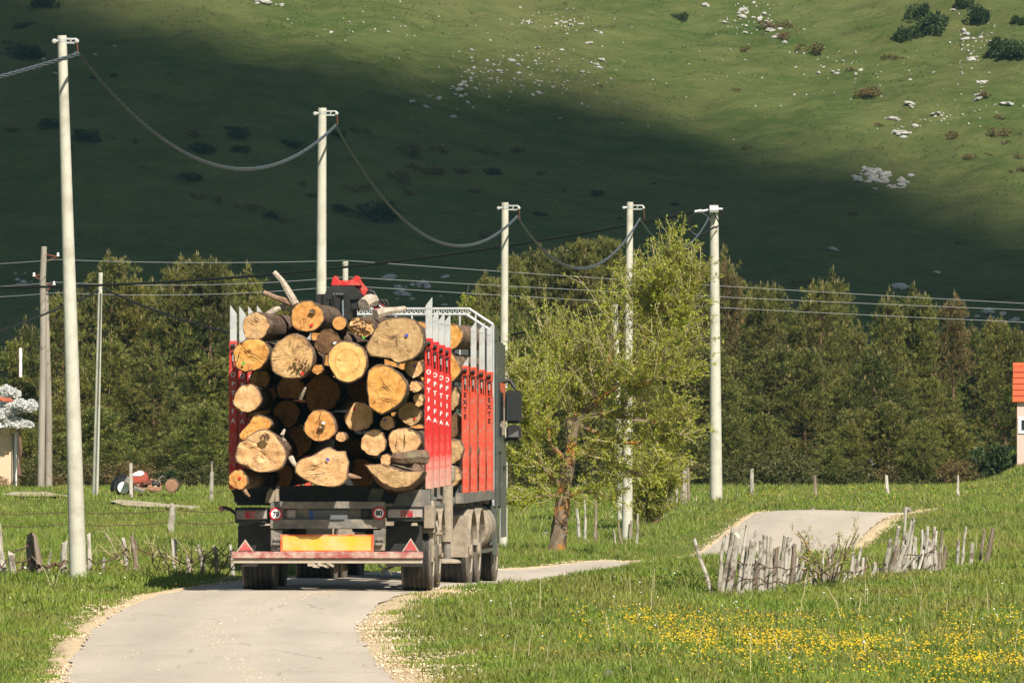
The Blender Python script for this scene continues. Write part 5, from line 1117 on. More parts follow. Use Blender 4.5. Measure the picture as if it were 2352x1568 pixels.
b.lathe([(0.05, -0.7), (0.055, -0.3), (0.045, -0.2), (0.06, 0.0), (0.05, 0.2), (0.03, 0.22)], 10, 'z', q); tag(b.build('chimney_pipe', M_WHITEW, smooth=True), 'short white chimney pipe showing among the pines above the white house', 'chimney pipe')

# scrap heap in the left field (each item its own thing)
def sp(x, y, Yd=208):
    q = P((280 + x / 11.76) / 1.0884, (1150 + y / 11.76) / 1.0884, Yd); return q
M_REDSC = pm('faded_red_metal', (0.42, 0.075, 0.04), (0.33, 0.07, 0.045), 6, 0.6)
M_RUBB = NT('black_tarpaulin').finish((0.012, 0.012, 0.012), 0.6)
M_SCB = pm('brown_scrap_board', (0.36, 0.20, 0.11), (0.24, 0.13, 0.075), 8, 0.9)
q = sp(820, 560); b = MB(); rr = 0.24
b.lathe([(0.02, -0.42), (rr * .9, -0.40), (rr, -0.36), (rr, 0.36), (rr * .9, 0.40), (0.02, 0.42)], 20, 'y', (0, 0, 0)); o = b.build('barrel', M_REDSC, loc=q, smooth=True); tag(o, 'red barrel with a white top lying on the scrap heap', 'barrel')
MB().prism([(-0.2, 0.10), (-0.15, 0.18), (0.0, 0.245), (0.10, 0.22), (0.15, 0.16), (0.06, 0.10)], -0.43, 0.1).build('barrel_patch', M_SIGNW, o)
q = sp(300, 720); b = MB(); b.lathe([(0.05, -0.32), (0.30, -0.3), (0.36, -0.1), (0.27, 0.16), (0.10, 0.27), (0.01, 0.29)], 9, 'z'); tag(b.build('tarpaulin_bundle', M_RUBB, loc=q, bevel=0.06), 'black bundle at the left end of the scrap heap', 'bundle')
q = sp(360, 800); tag(MB().lathe([(0.02, -0.1), (0.16, -0.08), (0.17, 0.05), (0.02, 0.08)], 14, 'y', q - Vector((0, 0.4, 0))).build('bucket', M_SIGNW, smooth=True), 'small white bucket in front of the black bundle', 'bucket')
for i, (x0, y0, x1, y1, mt, lab) in enumerate([(720, 620, 1040, 760, M_CREAM, 'pale sloping board on top of the scrap heap'), (1100, 640, 1380, 700, M_SCB, 'uppermost brown board of the scrap heap'), (1080, 700, 1420, 770, M_SCB, 'orange brown board in the middle of the scrap heap'), (1080, 770, 1460, 830, M_SCB, 'long brown board low in the scrap heap'), (680, 760, 1000, 850, M_GREYST, 'grey sheet lying at the foot of the scrap heap'), (430, 560, 640, 660, M_GREYST, 'grey rod leaning across the black bundle')]):
    a, c_ = sp(x0, y0), sp(x1, y1); d = c_ - a
    b = MB(); b.box((0, 0, 0), (d.length, 0.5, 0.06)); o = b.build('scrap_board', mt, loc=(a + c_) / 2 - Vector((0, 0.1 * i, 0)), rot=(0.3, -math.atan2(d.z, d.x), 0)); tag(o, lab, 'board', 'boards of the scrap heap')
R_ = random.Random(4)
for i in range(12):
    a = sp(R_.uniform(450, 1500), R_.uniform(600, 860)); b = MB(); b.box((0, 0, 0), (R_.uniform(.15, .5), R_.uniform(.1, .35), R_.uniform(.03, .10)))
    o = b.build('scrap_piece', R_.choice([M_SCB, M_SCB, M_GREYST, M_RUBB, M_RUST, M_CREAM]), loc=a - Vector((0, 0.3, 0)), rot=(R_.uniform(-.6, .6), R_.uniform(-.9, .9), R_.uniform(0, 3))); tag(o, 'small broken piece of board or metal lying in the scrap heap', 'scrap', 'broken pieces of the scrap heap')
q = sp(1750, 740); lg = thing('log', 'thick orange-ended log lying at the right end of the scrap heap', 'log', q)
MB().lathe([(0.19, 0.0), (0.20, 0.1), (0.19, 1.0), (0.02, 1.02)], 18, 'y').build('bark', M_BARK, lg, smooth=True); MB().lathe([(0.001, -0.012), (0.10, -0.015), (0.17, -0.005), (0.18, 0.02)], 18, 'y').build('cut_end', M_SCB, lg)
# two bare path strips in the left field
M_PATH = pm('bare_pale_track', (0.46, 0.38, 0.27), (0.36, 0.29, 0.19), 1.5, 0.95)
for (pts, w) in (([(30, 1141), (80, 1143), (160, 1147)], 1.4), ([(275, 1150), (310, 1155), (370, 1158), (440, 1160)], 1.3)):
    vs = []
    Q = [P(x, y, (H0 - 0.14) * F / (y - YH)) for x, y in pts]
    for a in Q:
        for s_ in (-0.5, 0, 0.5):
            X_, Y_ = a.x + s_ * 0.3, a.y + s_ * w * 3; vs.append((X_, Y_, g1(X_, Y_) + 0.07))
    fs = [(i * 3 + j, i * 3 + j + 1, i * 3 + j + 4, i * 3 + j + 3) for i in range(len(Q) - 1) for j in range(2)]
    tag(MB().add(vs, fs).build('track', M_PATH), kind='structure')
# ================================================================== TREES
M_PTRUNK = pm('pine_bark', (0.20, 0.115, 0.070), (0.11, 0.065, 0.042), 6, 0.95, 0.6, 14)
M_NEEDLE = leaf_mat('pine_needles', [(0.0, (0.050, 0.075, 0.020)), (0.45, (0.130, 0.150, 0.036)), (0.8, (0.27, 0.265, 0.062)), (1.0, (0.42, 0.37, 0.11))], (0.160, 0.148, 0.042), 0.35, 0.20, 0.6, True)
M_CANDLE = leaf_mat('pine_candles', [(0.0, (0.20, 0.17, 0.07)), (1.0, (0.34, 0.26, 0.13))], None, 1, 0.2)
M_DEADN = leaf_mat('dead_brown_needles', [(0.0, (0.09, 0.10, 0.032)), (0.6, (0.16, 0.125, 0.045)), (1.0, (0.36, 0.20, 0.09))], None, 1, 0.2)
def leaf_tris(pos, dirs, ln, wd, rg, spread=0.9, per=12, droop=0.0):
    """per thin blades around each direction; returns verts, tris"""
    n = len(pos); P0 = np.repeat(pos, per, 0); D = np.repeat(dirs, per, 0)
    D = D + rg.normal(0, spread, D.shape); D[:, 2] -= droop; D /= np.linalg.norm(D, axis=1)[:, None] + 1e-9
    L = np.repeat(np.broadcast_to(ln, n), per)[:, None] * rg.uniform(0.65, 1.15, (len(P0), 1))
    A = np.cross(D, rg.normal(0, 1, D.shape)); A /= np.linalg.norm(A, axis=1)[:, None] + 1e-9
    w = wd * rg.uniform(0.7, 1.3, (len(P0), 1)); base = P0 + rg.normal(0, 0.015, P0.shape)
    v = np.stack((base + D * L * 0.08 - A * w * 0.5, base + D * L * 0.5 + A * w, base + D * L), 1)
    return v.reshape(-1, 3)
def bez(a, c, b, n):
    t = np.linspace(0, 1, n)[:, None]; return (1 - t) ** 2 * a + 2 * t * (1 - t) * c + t * t * b
def make_pine(seed, h, w, dead=False, low=0.06, density=1.0):
    rg = np.random.default_rng(seed); m = MB()
    lean = rg.normal(0, 0.03, 2); tr = [np.array([lean[0] * z + 0.05 * math.sin(z * 1.3 + seed), lean[1] * z, z]) for z in np.linspace(-0.3, h * 0.97, 9)]
    m.tube([Vector(p) for p in tr], list(np.linspace(0.13, 0.025, 9) * h / 7), 7)
    pos, dr, cp = [], [], []
    z = low * h
    while z < h * 0.97:
        u = z / h; R = w * (min(1, 0.55 + u * 1.6) if u < 0.3 else (1 - (u - 0.3) / 0.7) ** 0.85) * 0.5 + 0.10
        nb = int(rg.integers(4, 7)); a0 = rg.uniform(0, 6.28)
        c0 = np.array([lean[0] * z + 0.05 * math.sin(z * 1.3 + seed), lean[1] * z, z])
        for k in range(nb):
            a = a0 + k * 2 * PI / nb + rg.normal(0, 0.25); r = R * rg.uniform(0.62, 1.18); upk = 0.15 + 0.55 * u + rg.normal(0, 0.1)
            tip = c0 + np.array([math.cos(a) * r, math.sin(a) * r, r * upk + 0.1]); mid = c0 + np.array([math.cos(a) * r * .55, math.sin(a) * r * .55, r * upk * .15])
            q = bez(c0, mid, tip, 7)
            m.tube([Vector(x) for x in q[::2]], [0.022 * h / 7, 0.016 * h / 7, 0.010, 0.005], 4, caps=False)
            npad = max(2, int(r / 0.36 * density))
            for j in range(npad):
                f = 0.35 + 0.65 * (j + rg.uniform(0.3, 1)) / npad; i = f * 6; i0 = min(int(i), 5); p = q[i0] + (q[i0 + 1] - q[i0]) * (i - i0)
                side = rg.normal(0, 0.17, 3) * np.array([1, 1, 0.4]) * max(r, 0.5) ** 0.5; pc = p + side + np.array([0, 0, 0.05])
                for _ in range(int(rg.integers(9, 14))):
                    s = rg.normal(0, 1, 3) * np.array([0.17, 0.17, 0.06]); pp = pc + s
                    d = (q[min(i0 + 1, 6)] - q[i0]); d = d / (np.linalg.norm(d) + 1e-9) * 0.8 + np.array([0, 0, 0.45]) + s * 2.5 + side
                    pos.append(pp); dr.append(d / np.linalg.norm(d))
            if u > 0.62 and rg.uniform() < 0.5: cp.append(tip)
        z += (0.36 + 0.14 * rg.uniform()) * (h / 7) ** 0.5 * (1 - 0.3 * u)
    for _ in range(5): cp.append(np.array([lean[0] * h + rg.normal(0, .10), lean[1] * h + rg.normal(0, .10), h * 0.95 + rg.uniform(-.35, .05)]))
    for _ in range(9):                                  # upright shoots that break the outline
        a = rg.uniform(0, 6.28); rr_ = rg.uniform(0, 0.22) * w; zz_ = h * (0.99 - 0.62 * rr_ / w) - rg.uniform(0, 0.5); p = np.array([lean[0] * zz_ + math.cos(a) * rr_, lean[1] * zz_ + math.sin(a) * rr_, zz_]); L_ = rg.uniform(0.3, 0.6)
        m.tube([Vector(p - np.array([0, 0, 0.3])), Vector(p + np.array([0, 0, L_]))], [0.015, 0.006], 4, caps=False)
        for f in np.linspace(0, 1, 6):
            for _ in range(2): pos.append(p + np.array([0, 0, L_ * f]) + rg.normal(0, 0.03, 3)); d = np.array([rg.normal(0, 0.6), rg.normal(0, 0.6), 0.8]); dr.append(d / np.linalg.norm(d))
        cp.append(p + np.array([0, 0, L_]))
    trunk = m.mesh('pine_trunk', M_PTRUNK)
    pos = np.array(pos); dr = np.array(dr)
    v1 = leaf_tris(pos, dr, 0.18, 0.017, rg, 0.45, 14)
    cp = np.array(cp); cd = np.tile(np.array([0, 0, 1.0]), (len(cp), 1)) + rg.normal(0, 0.08, (len(cp), 3))
    v2 = leaf_tris(cp, cd, 0.26, 0.026, rg, 0.10, 5)
    v = np.concatenate((v1, v2)); nf = len(v) // 3
    val = np.concatenate((np.repeat(np.clip(np.repeat(rg.normal(0.45, 0.2, len(pos)), 14) + rg.normal(0, 0.16, len(pos) * 14), 0, 1), 3), np.repeat(rg.uniform(0, 1, len(cp) * 5), 3)))
    mi = np.concatenate((np.zeros(len(v1) // 3, int), np.ones(len(v2) // 3, int)))
    crown = np_mesh('pine_crown', v, np.arange(len(v)), np.full(nf, 3), [M_DEADN if dead else M_NEEDLE, M_CANDLE], {'v': val}, mi)
    return trunk, crown, h
PINES = [make_pine(1, 7.4, 3.6), make_pine(2, 7.0, 3.2), make_pine(3, 6.4, 3.9), make_pine(4, 7.8, 3.0), make_pine(5, 5.6, 3.4)]
PDEAD = make_pine(9, 5.5, 1.3, True, 0.55, 0.6)
PYOUNG = make_pine(12, 3.0, 2.2, False, 0.02)
def pine(label, xd, ytop, Yd, var, group, base=None, wid=1.0, name='pine_tree'):
    x = (xd - CX) * Yd / F; zb = g1(x, Yd) if base is None else base; ht = P(xd, ytop, Yd).z - zb
    tr, cr, h = var; o = thing(name, label, 'tree', (x, Yd, zb), (0, 0, random.uniform(0, 6.28)), group)
    s = ht / h; o.scale = (s * wid, s * wid, s)
    link('trunk', tr, o); link('crown', cr, o); return o
def thin(l, k): return [a for i, a in enumerate(l) if i % k]
R = random.Random(5)
def grove(lab, group, tops, Yr, front):
    for i, (x, yt) in enumerate(tops):
        pine(lab, x, yt, R.uniform(*Yr), PINES[R.randrange(5)], group, wid=R.uniform(0.60, 0.88))
    for i, (x, yt) in enumerate(thin(front, 3)):
        pine(lab.replace('tall', 'lower front'), x, yt + R.uniform(10, 70), Yr[0] - R.uniform(0.5, 3), PINES[R.choice((2, 4, 0))], group, wid=R.uniform(1.0, 1.3))
grove('tall olive pine of the left grove, behind the tallest pole', 'pines of the left grove', [(20, 790), (60, 760), (130, 690), (185, 668), (225, 640), (262, 595), (310, 650), (350, 655), (400, 635), (440, 598), (480, 608), (520, 632), (555, 650), (590, 690), (630, 700), (680, 700), (150, 690), (380, 660), (500, 650), (-40, 800), (-90, 770), (-140, 740), (-190, 760), (-240, 720), (-300, 740), (-360, 700)], (243, 251),
      [(120, 800), (170, 830), (240, 760), (300, 800), (350, 770), (410, 800), (460, 760), (510, 800), (560, 780), (620, 800), (680, 800), (200, 930), (280, 930), (370, 940), (450, 930), (540, 940)])
grove('tall brownish pine behind the truck cab and the willow', 'pines behind the willow', [(1130, 640), (1175, 600), (1215, 590), (1255, 578), (1290, 590), (1330, 565), (1372, 590), (1400, 560), (1440, 600), (1490, 640), (1540, 640), (1590, 630), (1630, 625), (1665, 612), (1690, 660), (980, 760), (1040, 740), (880, 760), (780, 760), (1090, 700)], (240, 250),
      [(1150, 790), (1210, 760), (1270, 800), (1330, 770), (1390, 790), (1450, 800), (1520, 800), (1580, 800), (1640, 780), (1690, 800), (1200, 930), (1300, 930), (1400, 940), (1500, 940), (1600, 930), (1670, 940), (1000, 860), (900, 880)])
grove('tall olive pine of the right grove, beyond the road crest', 'pines of the right grove', [(1715, 680), (1745, 665), (1790, 668), (1835, 725), (1870, 670), (1900, 662), (1925, 658), (1965, 770), (2030, 700), (2072, 745), (2110, 690), (2125, 688), (2165, 770), (2240, 765), (2285, 735), (2310, 750), (2345, 770), (2380, 760), (2430, 740), (2480, 730), (2530, 750), (2590, 720), (2650, 740), (2710, 730)], (241, 252),
      [(1740, 800), (1790, 780), (1850, 800), (1900, 790), (1960, 830), (2020, 800), (2080, 800), (2130, 800), (2180, 840), (2240, 830), (1760, 930), (1830, 940), (2000, 920), (1715, 860), (2060, 930), (2190, 940), (1700, 1000)])
pine('slim half dead pine with rust-brown needles near the right house', 2188, 705, 240.5, PDEAD, None, wid=0.75); pine('rusty dying pine top just right of the thick end pole', 1672, 640, 246, PDEAD, None, wid=0.7)
R = random.Random(8)
for i in range(30):
    zone = i % 3; x = (R.uniform(0, 560), R.uniform(1170, 1700), R.uniform(1700, 2260))[zone]
    pine('low young pine at the foot of the ' + ('left', 'middle', 'right')[zone] + ' grove', x, R.uniform(940, 1050), 237 - R.uniform(0, 3), PYOUNG, 'young pines along the forest edge', wid=R.uniform(1.0, 1.5))

# bushes: leafy clumps
def make_bush(seed, n, mat, ln=0.10, wd=0.03, per=8, shape=(1, 1, 0.8), twig=None):
    rg = np.random.default_rng(seed); lob = rg.normal(0, 0.45, (7, 3)) * np.array([1, 1, 0.5]) + np.array([0, 0, 0.35]); rad = rg.uniform(0.3, 0.55, 7)
    k = rg.integers(0, 7, n); d = rg.normal(0, 1, (n, 3)); d /= np.linalg.norm(d, axis=1)[:, None]
    p = (lob[k] + d * (rad[k] * rg.uniform(0.55, 1.05, n))[:, None]) * np.array(shape); p[:, 2] = np.abs(p[:, 2])
    v = leaf_tris(p, d, ln, wd, rg, 0.7, per); nf = len(v) // 3
    return np_mesh('bush_foliage', v, np.arange(len(v)), np.full(nf, 3), mat, {'v': np.repeat(np.clip(np.repeat(rg.normal(0.5, 0.22, n), per) + rg.normal(0, .15, n * per), 0, 1), 3)})
M_BUSHB = leaf_mat('brown_shrub_leaves', [(0.0, (0.095, 0.072, 0.024)), (0.6, (0.170, 0.122, 0.042)), (1.0, (0.25, 0.17, 0.07))], None, 1, 0.15)
M_BUSHG = leaf_mat('dark_green_shrub_leaves', [(0.0, (0.022, 0.040, 0.012)), (0.6, (0.045, 0.070, 0.020)), (1.0, (0.080, 0.105, 0.030))], None, 1, 0.15)
M_BUSHO = leaf_mat('olive_shrub_leaves', [(0.0, (0.060, 0.066, 0.018)), (0.6, (0.105, 0.105, 0.030)), (1.0, (0.17, 0.145, 0.055))], None, 1, 0.2)
BB = [make_bush(20 + i, 260, M_BUSHB, 0.22, 0.05, 6) for i in range(3)]; BG = [make_bush(30 + i, 420, M_BUSHG, 0.18, 0.05, 7) for i in range(3)]; BO = [make_bush(40 + i, 500, M_BUSHO, 0.13, 0.022, 9) for i in range(3)]
BT = [make_bush(44 + i, 450, M_BUSHB, 0.13, 0.02, 9) for i in range(2)]
def bush(label, p, w, me, group, hs=1.0, name='shrub'):
    o = link(name, me, None, p, (0, 0, random.uniform(0, 6.28))); o.scale = (w / 1.7, w / 1.7, w / 1.7 * hs); return tag(o, label, 'shrub', group)
# forest-edge undergrowth
R = random.Random(3)
for i in range(42):
    z_ = i % 3; x = (R.uniform(-10, 570), R.uniform(1160, 1700), R.uniform(1690, 2300))[z_]; Yd = 235.5 - R.uniform(0, 2.5)
    q = P(x, 1100, Yd); q.z = g1(q.x, Yd) - 0.05
    bush(('olive brown undergrowth shrub at the foot of the left grove', 'olive brown undergrowth shrub at the forest edge behind the willow', 'olive brown undergrowth shrub at the foot of the right grove')[z_], q, R.uniform(1.2, 2.4), R.choice(BO + BO + BO + BO + BT), ('undergrowth of the left grove', 'undergrowth behind the willow', 'undergrowth of the right grove')[z_], R.uniform(0.7, 1.2))
for lab, x, yd, w, me in (('bushy tan-brown shrub at the right end of the pines, left of the house mound', 2215, 1075, 1.6, BT[0]), ('dark green shrub on the bank before the pink house', 2290, 1108, 1.4, BG[0]), ('leafy green sapling behind the scrap heap', 372, 1085, 0.8, BG[1])):
    q = P(x, yd, 233); q.z = g1(q.x, 233); bush(lab, q, w, me, None, 1.2)
# white blossom tree beside the white house
M_BLOS = leaf_mat('white_blossom', [(0.0, (0.74, 0.73, 0.68)), (1.0, (0.88, 0.87, 0.84))], None, 1, 0.3)
bt = thing('blossom_tree', 'small tree in white blossom between the white house and the twin wooden pole', 'tree', P(44, 1092, 232.5))
MB().tube([(0, 0, 0), (0.05, 0, 0.8), (-0.05, 0, 1.8)], [0.08, 0.06, 0.03], 7).build('trunk', M_PTRUNK, bt)
for (dx, dz, s_) in ((0.05, 1.5, 0.42), (0.02, 2.0, 0.40), (-0.25, 2.45, 0.36), (-0.4, 1.8, 0.42)):
    c_ = link('crown', make_bush(int(70 + dz * 10), 900, M_BLOS, 0.16, 0.14, 5), bt, (dx, 0, dz)); c_.scale = (s_, s_, s_)

# pale boulders among the right-hand pines
M_ROCK = pm('pale_limestone', (0.36, 0.32, 0.27), (0.22, 0.19, 0.155), 2.5, 0.95, 0.6, 8, dirt=(0.20, 0.17, 0.13), dscale=3, dlo=0.52, dhi=0.7, bdist=0.08)
def make_rock(seed, sub=3):
    bm = bmesh.new(); bmesh.ops.create_icosphere(bm, subdivisions=sub, radius=1)
    for v in bm.verts:
        n_ = mnoise.noise(v.co * 1.3 + Vector((seed * 3.3, 0, 0))) * 0.45 + mnoise.noise(v.co * 3.1 + Vector((0, seed * 2.1, 0))) * 0.22
        c_ = mnoise.cell(v.co * 1.6 + Vector((seed, seed, 0))) * 0.12
        v.co *= 1 + n_ + c_; v.co.z *= 0.72
    me = bpy.data.meshes.new('rock'); bm.to_mesh(me); bm.free(); me.materials.append(M_ROCK); return me
RK = [make_rock(i) for i in range(4)]; RKS = [make_rock(10 + i, 2) for i in range(6)]
R = random.Random(12)
def rock(label, p, sx, sy, sz, group, meshes=None, rot=None):
    o = link('rock', R.choice(meshes or RK), None, p, (R.uniform(-.3, .3), R.uniform(-.3, .3), R.uniform(0, 6.28)) if rot is None else rot); o.scale = (sx, sy, sz); return tag(o, label, 'rock', group)
for x, y, r in [(1985, 985, 18), (2005, 978, 10), (2040, 1000, 14), (2090, 1040, 22), (2115, 1050, 14), (2165, 1100, 9), (1965, 1055, 16), (2010, 1095, 20), (1950, 1110, 20), (2050, 1085, 24), (2170, 960, 8), (2215, 955, 11), (2185, 1040, 10), (2235, 1030, 11), (2222, 1038, 8), (1810, 975, 9), (1860, 960, 11), (2125, 900, 8), (2160, 905, 6), (1900, 1075, 11), (1870, 1105, 14), (1935, 990, 9), (1840, 1010, 8), (1780, 1080, 10), (2070, 1105, 18), (1925, 1060, 10), (2030, 1050, 12), (1995, 1060, 10)]:
    if y < 1030: continue
    q = P(x, y, 237.6 if y < 1060 else 235.2); rr = r * 236.5 / F
    for k_ in range(2):
        e_ = rr * (0.75, 0.45)[k_]; rock('pale grey boulder showing between the trunks of the right grove', q + Vector((k_ * rr * R.uniform(-1, 1), 0.2 * k_, -k_ * rr * R.uniform(.2, .7))), e_ * R.uniform(1, 1.6), e_, e_ * R.uniform(.7, 1.3), 'boulders among the right-hand pines')

# ------------------------------------------------------------------ the willow
M_WILB = pm('willow_bark', (0.25, 0.185, 0.125), (0.13, 0.09, 0.06), 6, 0.95, 0.7, 12, dirt=(0.48, 0.19, 0.03), dscale=3, dlo=0.50, dhi=0.62)
M_WILT = pm('willow_twig', (0.46, 0.38, 0.24), (0.32, 0.25, 0.14), 8, 0.9)
M_WLEAF = leaf_mat('willow_leaves', [(0.0, (0.20, 0.255, 0.024)), (0.5, (0.365, 0.395, 0.040)), (1.0, (0.55, 0.54, 0.09))], (0.28, 0.265, 0.05), 0.9, 0.35, 0.45)
def willow(o, base, limbs, seed, dens=1.0, leaf=0.075, zmin=-9.0, tsc=1.0, bare=0.0):
    """limbs: lists of image points at given distances; twigs grow from them"""
    rg = np.random.default_rng(seed); wood = MB(); tw = MB(); pos = []; dr = []
    for pts, r0, r1, ntw, tl, upb in limbs:
        q = np.array([P(x, y, Yd) - base for x, y, Yd in pts]); q = _catmull([tuple(a) for a in q], 0.18)
        q = q + np.cumsum(rg.normal(0, 0.012, q.shape), 0)
        rad = np.linspace(r0, r1, len(q)); wood.tube([Vector(a) for a in q], list(rad), 7 if r0 > .03 else 5)
        for k in range(int(ntw * dens)):
            f = rg.uniform(0.22, 1.0); i = min(int(f * (len(q) - 1)), len(q) - 2); p = q[i]; ax = q[i + 1] - q[i]; ax /= np.linalg.norm(ax)
            d = ax * 0.7 + rg.normal(0, 0.55, 3) + np.array([0, 0, upb]); d /= np.linalg.norm(d); l = tl * tsc * rg.uniform(0.4, 1.2)
            n = 6; pts2 = [p]; dd = d.copy()
            for j in range(n):
                dd = dd + rg.normal(0, 0.13, 3) + np.array([0, 0, 0.04 * upb]); dd /= np.linalg.norm(dd); pts2.append(pts2[-1] + dd * l / n)
            if pts2[-1][2] < zmin + rg.uniform(0, 0.35): continue
            tw.tube([Vector(a) for a in pts2[::2]], [0.012, 0.009, 0.007, 0.004], 3, caps=False)
            for j in range(1, n + 1):
                for _ in range(3):
                    t_ = rg.uniform(0, 1); a = pts2[j - 1] * (1 - t_) + pts2[j] * t_; pos.append(a + rg.normal(0, 0.03, 3)); dr.append(dd + rg.normal(0, 0.3, 3))
                if rg.uniform() < 0.40:
                    e = dd + rg.normal(0, 0.6, 3); e /= np.linalg.norm(e); l2 = l * rg.uniform(0.2, 0.45); tw.tube([Vector(pts2[j]), Vector(pts2[j] + e * l2)], [0.005, 0.002], 3, caps=False)
                    for _ in range(5): pos.append(pts2[j] + e * l2 * rg.uniform(0.2, 1.05)); dr.append(e + rg.normal(0, 0.3, 3))
    link('trunk', wood.mesh('willow_wood', M_WILB, True), o); link('twigs', tw.mesh('willow_twigs', M_WILT), o)
    pos = np.array(pos); dr = np.array(dr); dr /= np.linalg.norm(dr, axis=1)[:, None]; k_ = rg.uniform(0, 1, len(pos)) >= bare; pos, dr = pos[k_], dr[k_]
    per = 3; v = leaf_tris(pos, dr, leaf, leaf * 0.24, rg, 0.6, per); nf = len(v) // 3
    val = np.repeat(np.clip(np.repeat(rg.normal(0.5, 0.2, len(pos)), per) + rg.normal(0, .15, nf), 0, 1), 3)
    link('crown', np_mesh('willow_leaves', v, np.arange(len(v)), np.full(nf, 3), M_WLEAF, {'v': val}), o)
WB = P(1282, 1268, 137)
wo_ = thing('willow_tree', 'sprawling yellow-green willow with an orange lichened trunk, right of the truck', 'tree', WB)
T_ = [(1278, 1272, 137), (1288, 1200, 137), (1292, 1130, 137), (1305, 1050, 137), (1312, 990, 137)]
limbs = [(T_, 0.17, 0.10, 12, 0.8, 0.2),
 ([(1308, 1010, 137), (1345, 945, 137), (1385, 880, 136.8), (1405, 800, 136.8), (1400, 720, 136.8)], 0.09, 0.02, 60, 1.5, 0.6),
 ([(1345, 945, 137), (1400, 900, 136.5), (1470, 860, 136.2), (1530, 830, 136), (1590, 800, 136)], 0.07, 0.02, 80, 1.5, 0.7),
 ([(1440, 875, 136.3), (1480, 780, 136.4), (1510, 700, 136.5), (1540, 640, 136.6), (1548, 600, 136.6)], 0.06, 0.012, 110, 1.1, 0.9),
 ([(1480, 780, 136.4), (1470, 720, 136.6), (1465, 690, 136.8), (1478, 660, 137)], 0.04, 0.012, 60, 1.1, 0.8),
 ([(1510, 840, 136), (1560, 740, 136), (1585, 680, 136), (1600, 640, 136)], 0.05, 0.012, 90, 1.1, 0.9),
 ([(1520, 710, 136.4), (1505, 670, 136), (1520, 640, 136)], 0.03, 0.01, 50, 0.9, 0.8),
 ([(1345, 950, 137), (1420, 950, 136.4), (1490, 960, 136), (1560, 950, 135.8), (1600, 930, 135.6)], 0.06, 0.015, 60, 1.1, 0.3),
 ([(1325, 975, 137), (1400, 1010, 136.5), (1480, 1020, 136), (1560, 1010, 136)], 0.05, 0.015, 60, 1.1, 0.2),
 ([(1310, 1030, 137), (1390, 1060, 136.4), (1460, 1090, 136.2), (1530, 1080, 136)], 0.045, 0.012, 60, 1.0, 0.1),
 ([(1305, 1060, 137), (1260, 1010, 136.6), (1230, 960, 136.4), (1215, 880, 136.4)], 0.06, 0.015, 70, 1.2, 0.7),
 ([(1310, 1000, 137), (1300, 920, 137.4), (1290, 850, 137.6), (1300, 790, 137.6)], 0.06, 0.015, 80, 1.3, 0.9),
 ([(1312, 995, 137), (1340, 900, 137.6), (1345, 830, 137.8), (1350, 780, 138)], 0.05, 0.015, 70, 1.2, 0.8),
 ([(1230, 960, 136.4), (1200, 950, 136.2), (1180, 935, 136.2)], 0.03, 0.01, 40, 0.9, 0.5),
 ([(1292, 1110, 137), (1240, 1070, 136.6), (1200, 1050, 136.4), (1175, 1045, 136.4)], 0.05, 0.012, 60, 1.0, 0.3),
 ([(1290, 1140, 137), (1250, 1140, 136.6), (1210, 1150, 136.4), (1180, 1165, 136.4)], 0.04, 0.012, 64, 0.9, 0.0),
 ([(1290, 1150, 137), (1340, 1130, 136.6), (1390, 1140, 136.4), (1430, 1150, 136.4)], 0.04, 0.012, 34, 0.9, 0.0),
 ([(1245, 1075, 136.6), (1215, 1000, 136.4), (1190, 900, 136.4), (1180, 840, 136.6)], 0.035, 0.01, 90, 1.0, 0.8),
 ([(1260, 1010, 136.6), (1250, 900, 136.6), (1255, 820, 137), (1262, 760, 137)], 0.035, 0.01, 90, 1.1, 0.9),
 ([(1420, 960, 136.4), (1450, 900, 135.8), (1500, 880, 135.6), (1580, 870, 135.6)], 0.035, 0.01, 70, 1.0, 0.5)]
willow(wo_, WB, limbs, 4, 0.78, 0.070, 0.62, 0.70)
SB = P(1490, 1214, 168)
sh = thing('willow_shrub', 'many-stemmed bare-legged shrub under the right side of the willow', 'shrub', SB)
willow(sh, SB, [([(1488 + dx, 1216, 168), (1488 + dx * 2.2, 1160, 168), (1488 + dx * 4.0, 1100, 167.8)], 0.035, 0.01, 34, 0.9, 0.5) for dx in (-14, -9, -4, 1, 6, 12, 16)], 8, 1.0)
sh = thing('bramble', 'twiggy brown bramble with a leafy sprig tangled in the right stake fence', 'shrub', P(1900, 1338, 109.5))
willow(sh, P(1900, 1338, 109.5), [([(1900 + dx, 1338, 109.5), (1898 + dx * 2.0, 1300, 109.4), (1895 + dx * 2.6, 1272, 109.3)], 0.015, 0.005, 10, 0.5, 0.1) for dx in (-20, -8, 4, 16)] + [([(1880, 1330, 109.4), (1860, 1265, 109.3), (1835, 1222, 109.2)], 0.02, 0.008, 10, 0.35, 0.3), ([(1925, 1320, 109.5), (1945, 1250, 109.4), (1962, 1210, 109.3)], 0.015, 0.005, 8, 0.3, 0.5)], 10, 0.7, 0.05, bare=0.80)
sh = thing('bramble', 'tangle of brown twigs along the left roadside fence near the truck', 'shrub', P(430, 1320, 106.5))
willow(sh, P(430, 1320, 106.5), [([(430 + dx, 1322, 106.5), (428 + dx * 1.3, 1295, 106.4), (425 + dx * 1.5, 1272, 106.3)], 0.012, 0.004, 9, 0.45, 0.0) for dx in (-110, -90, -60, -35, -10, 12, 30, 50, 70, 90)], 11, 0.5, 0.04, bare=0.85)
sp_ = thing('sapling', 'thin leafy shoot rising behind the headboard rack', 'sapling', P(1050, 1120, 150))
willow(sp_, P(1050, 1120, 150), [([(1050, 1120, 150), (1050, 800, 150), (1060, 655, 150)], 0.02, 0.005, 8, 0.3, 0.8)], 13, 1, 0.07)

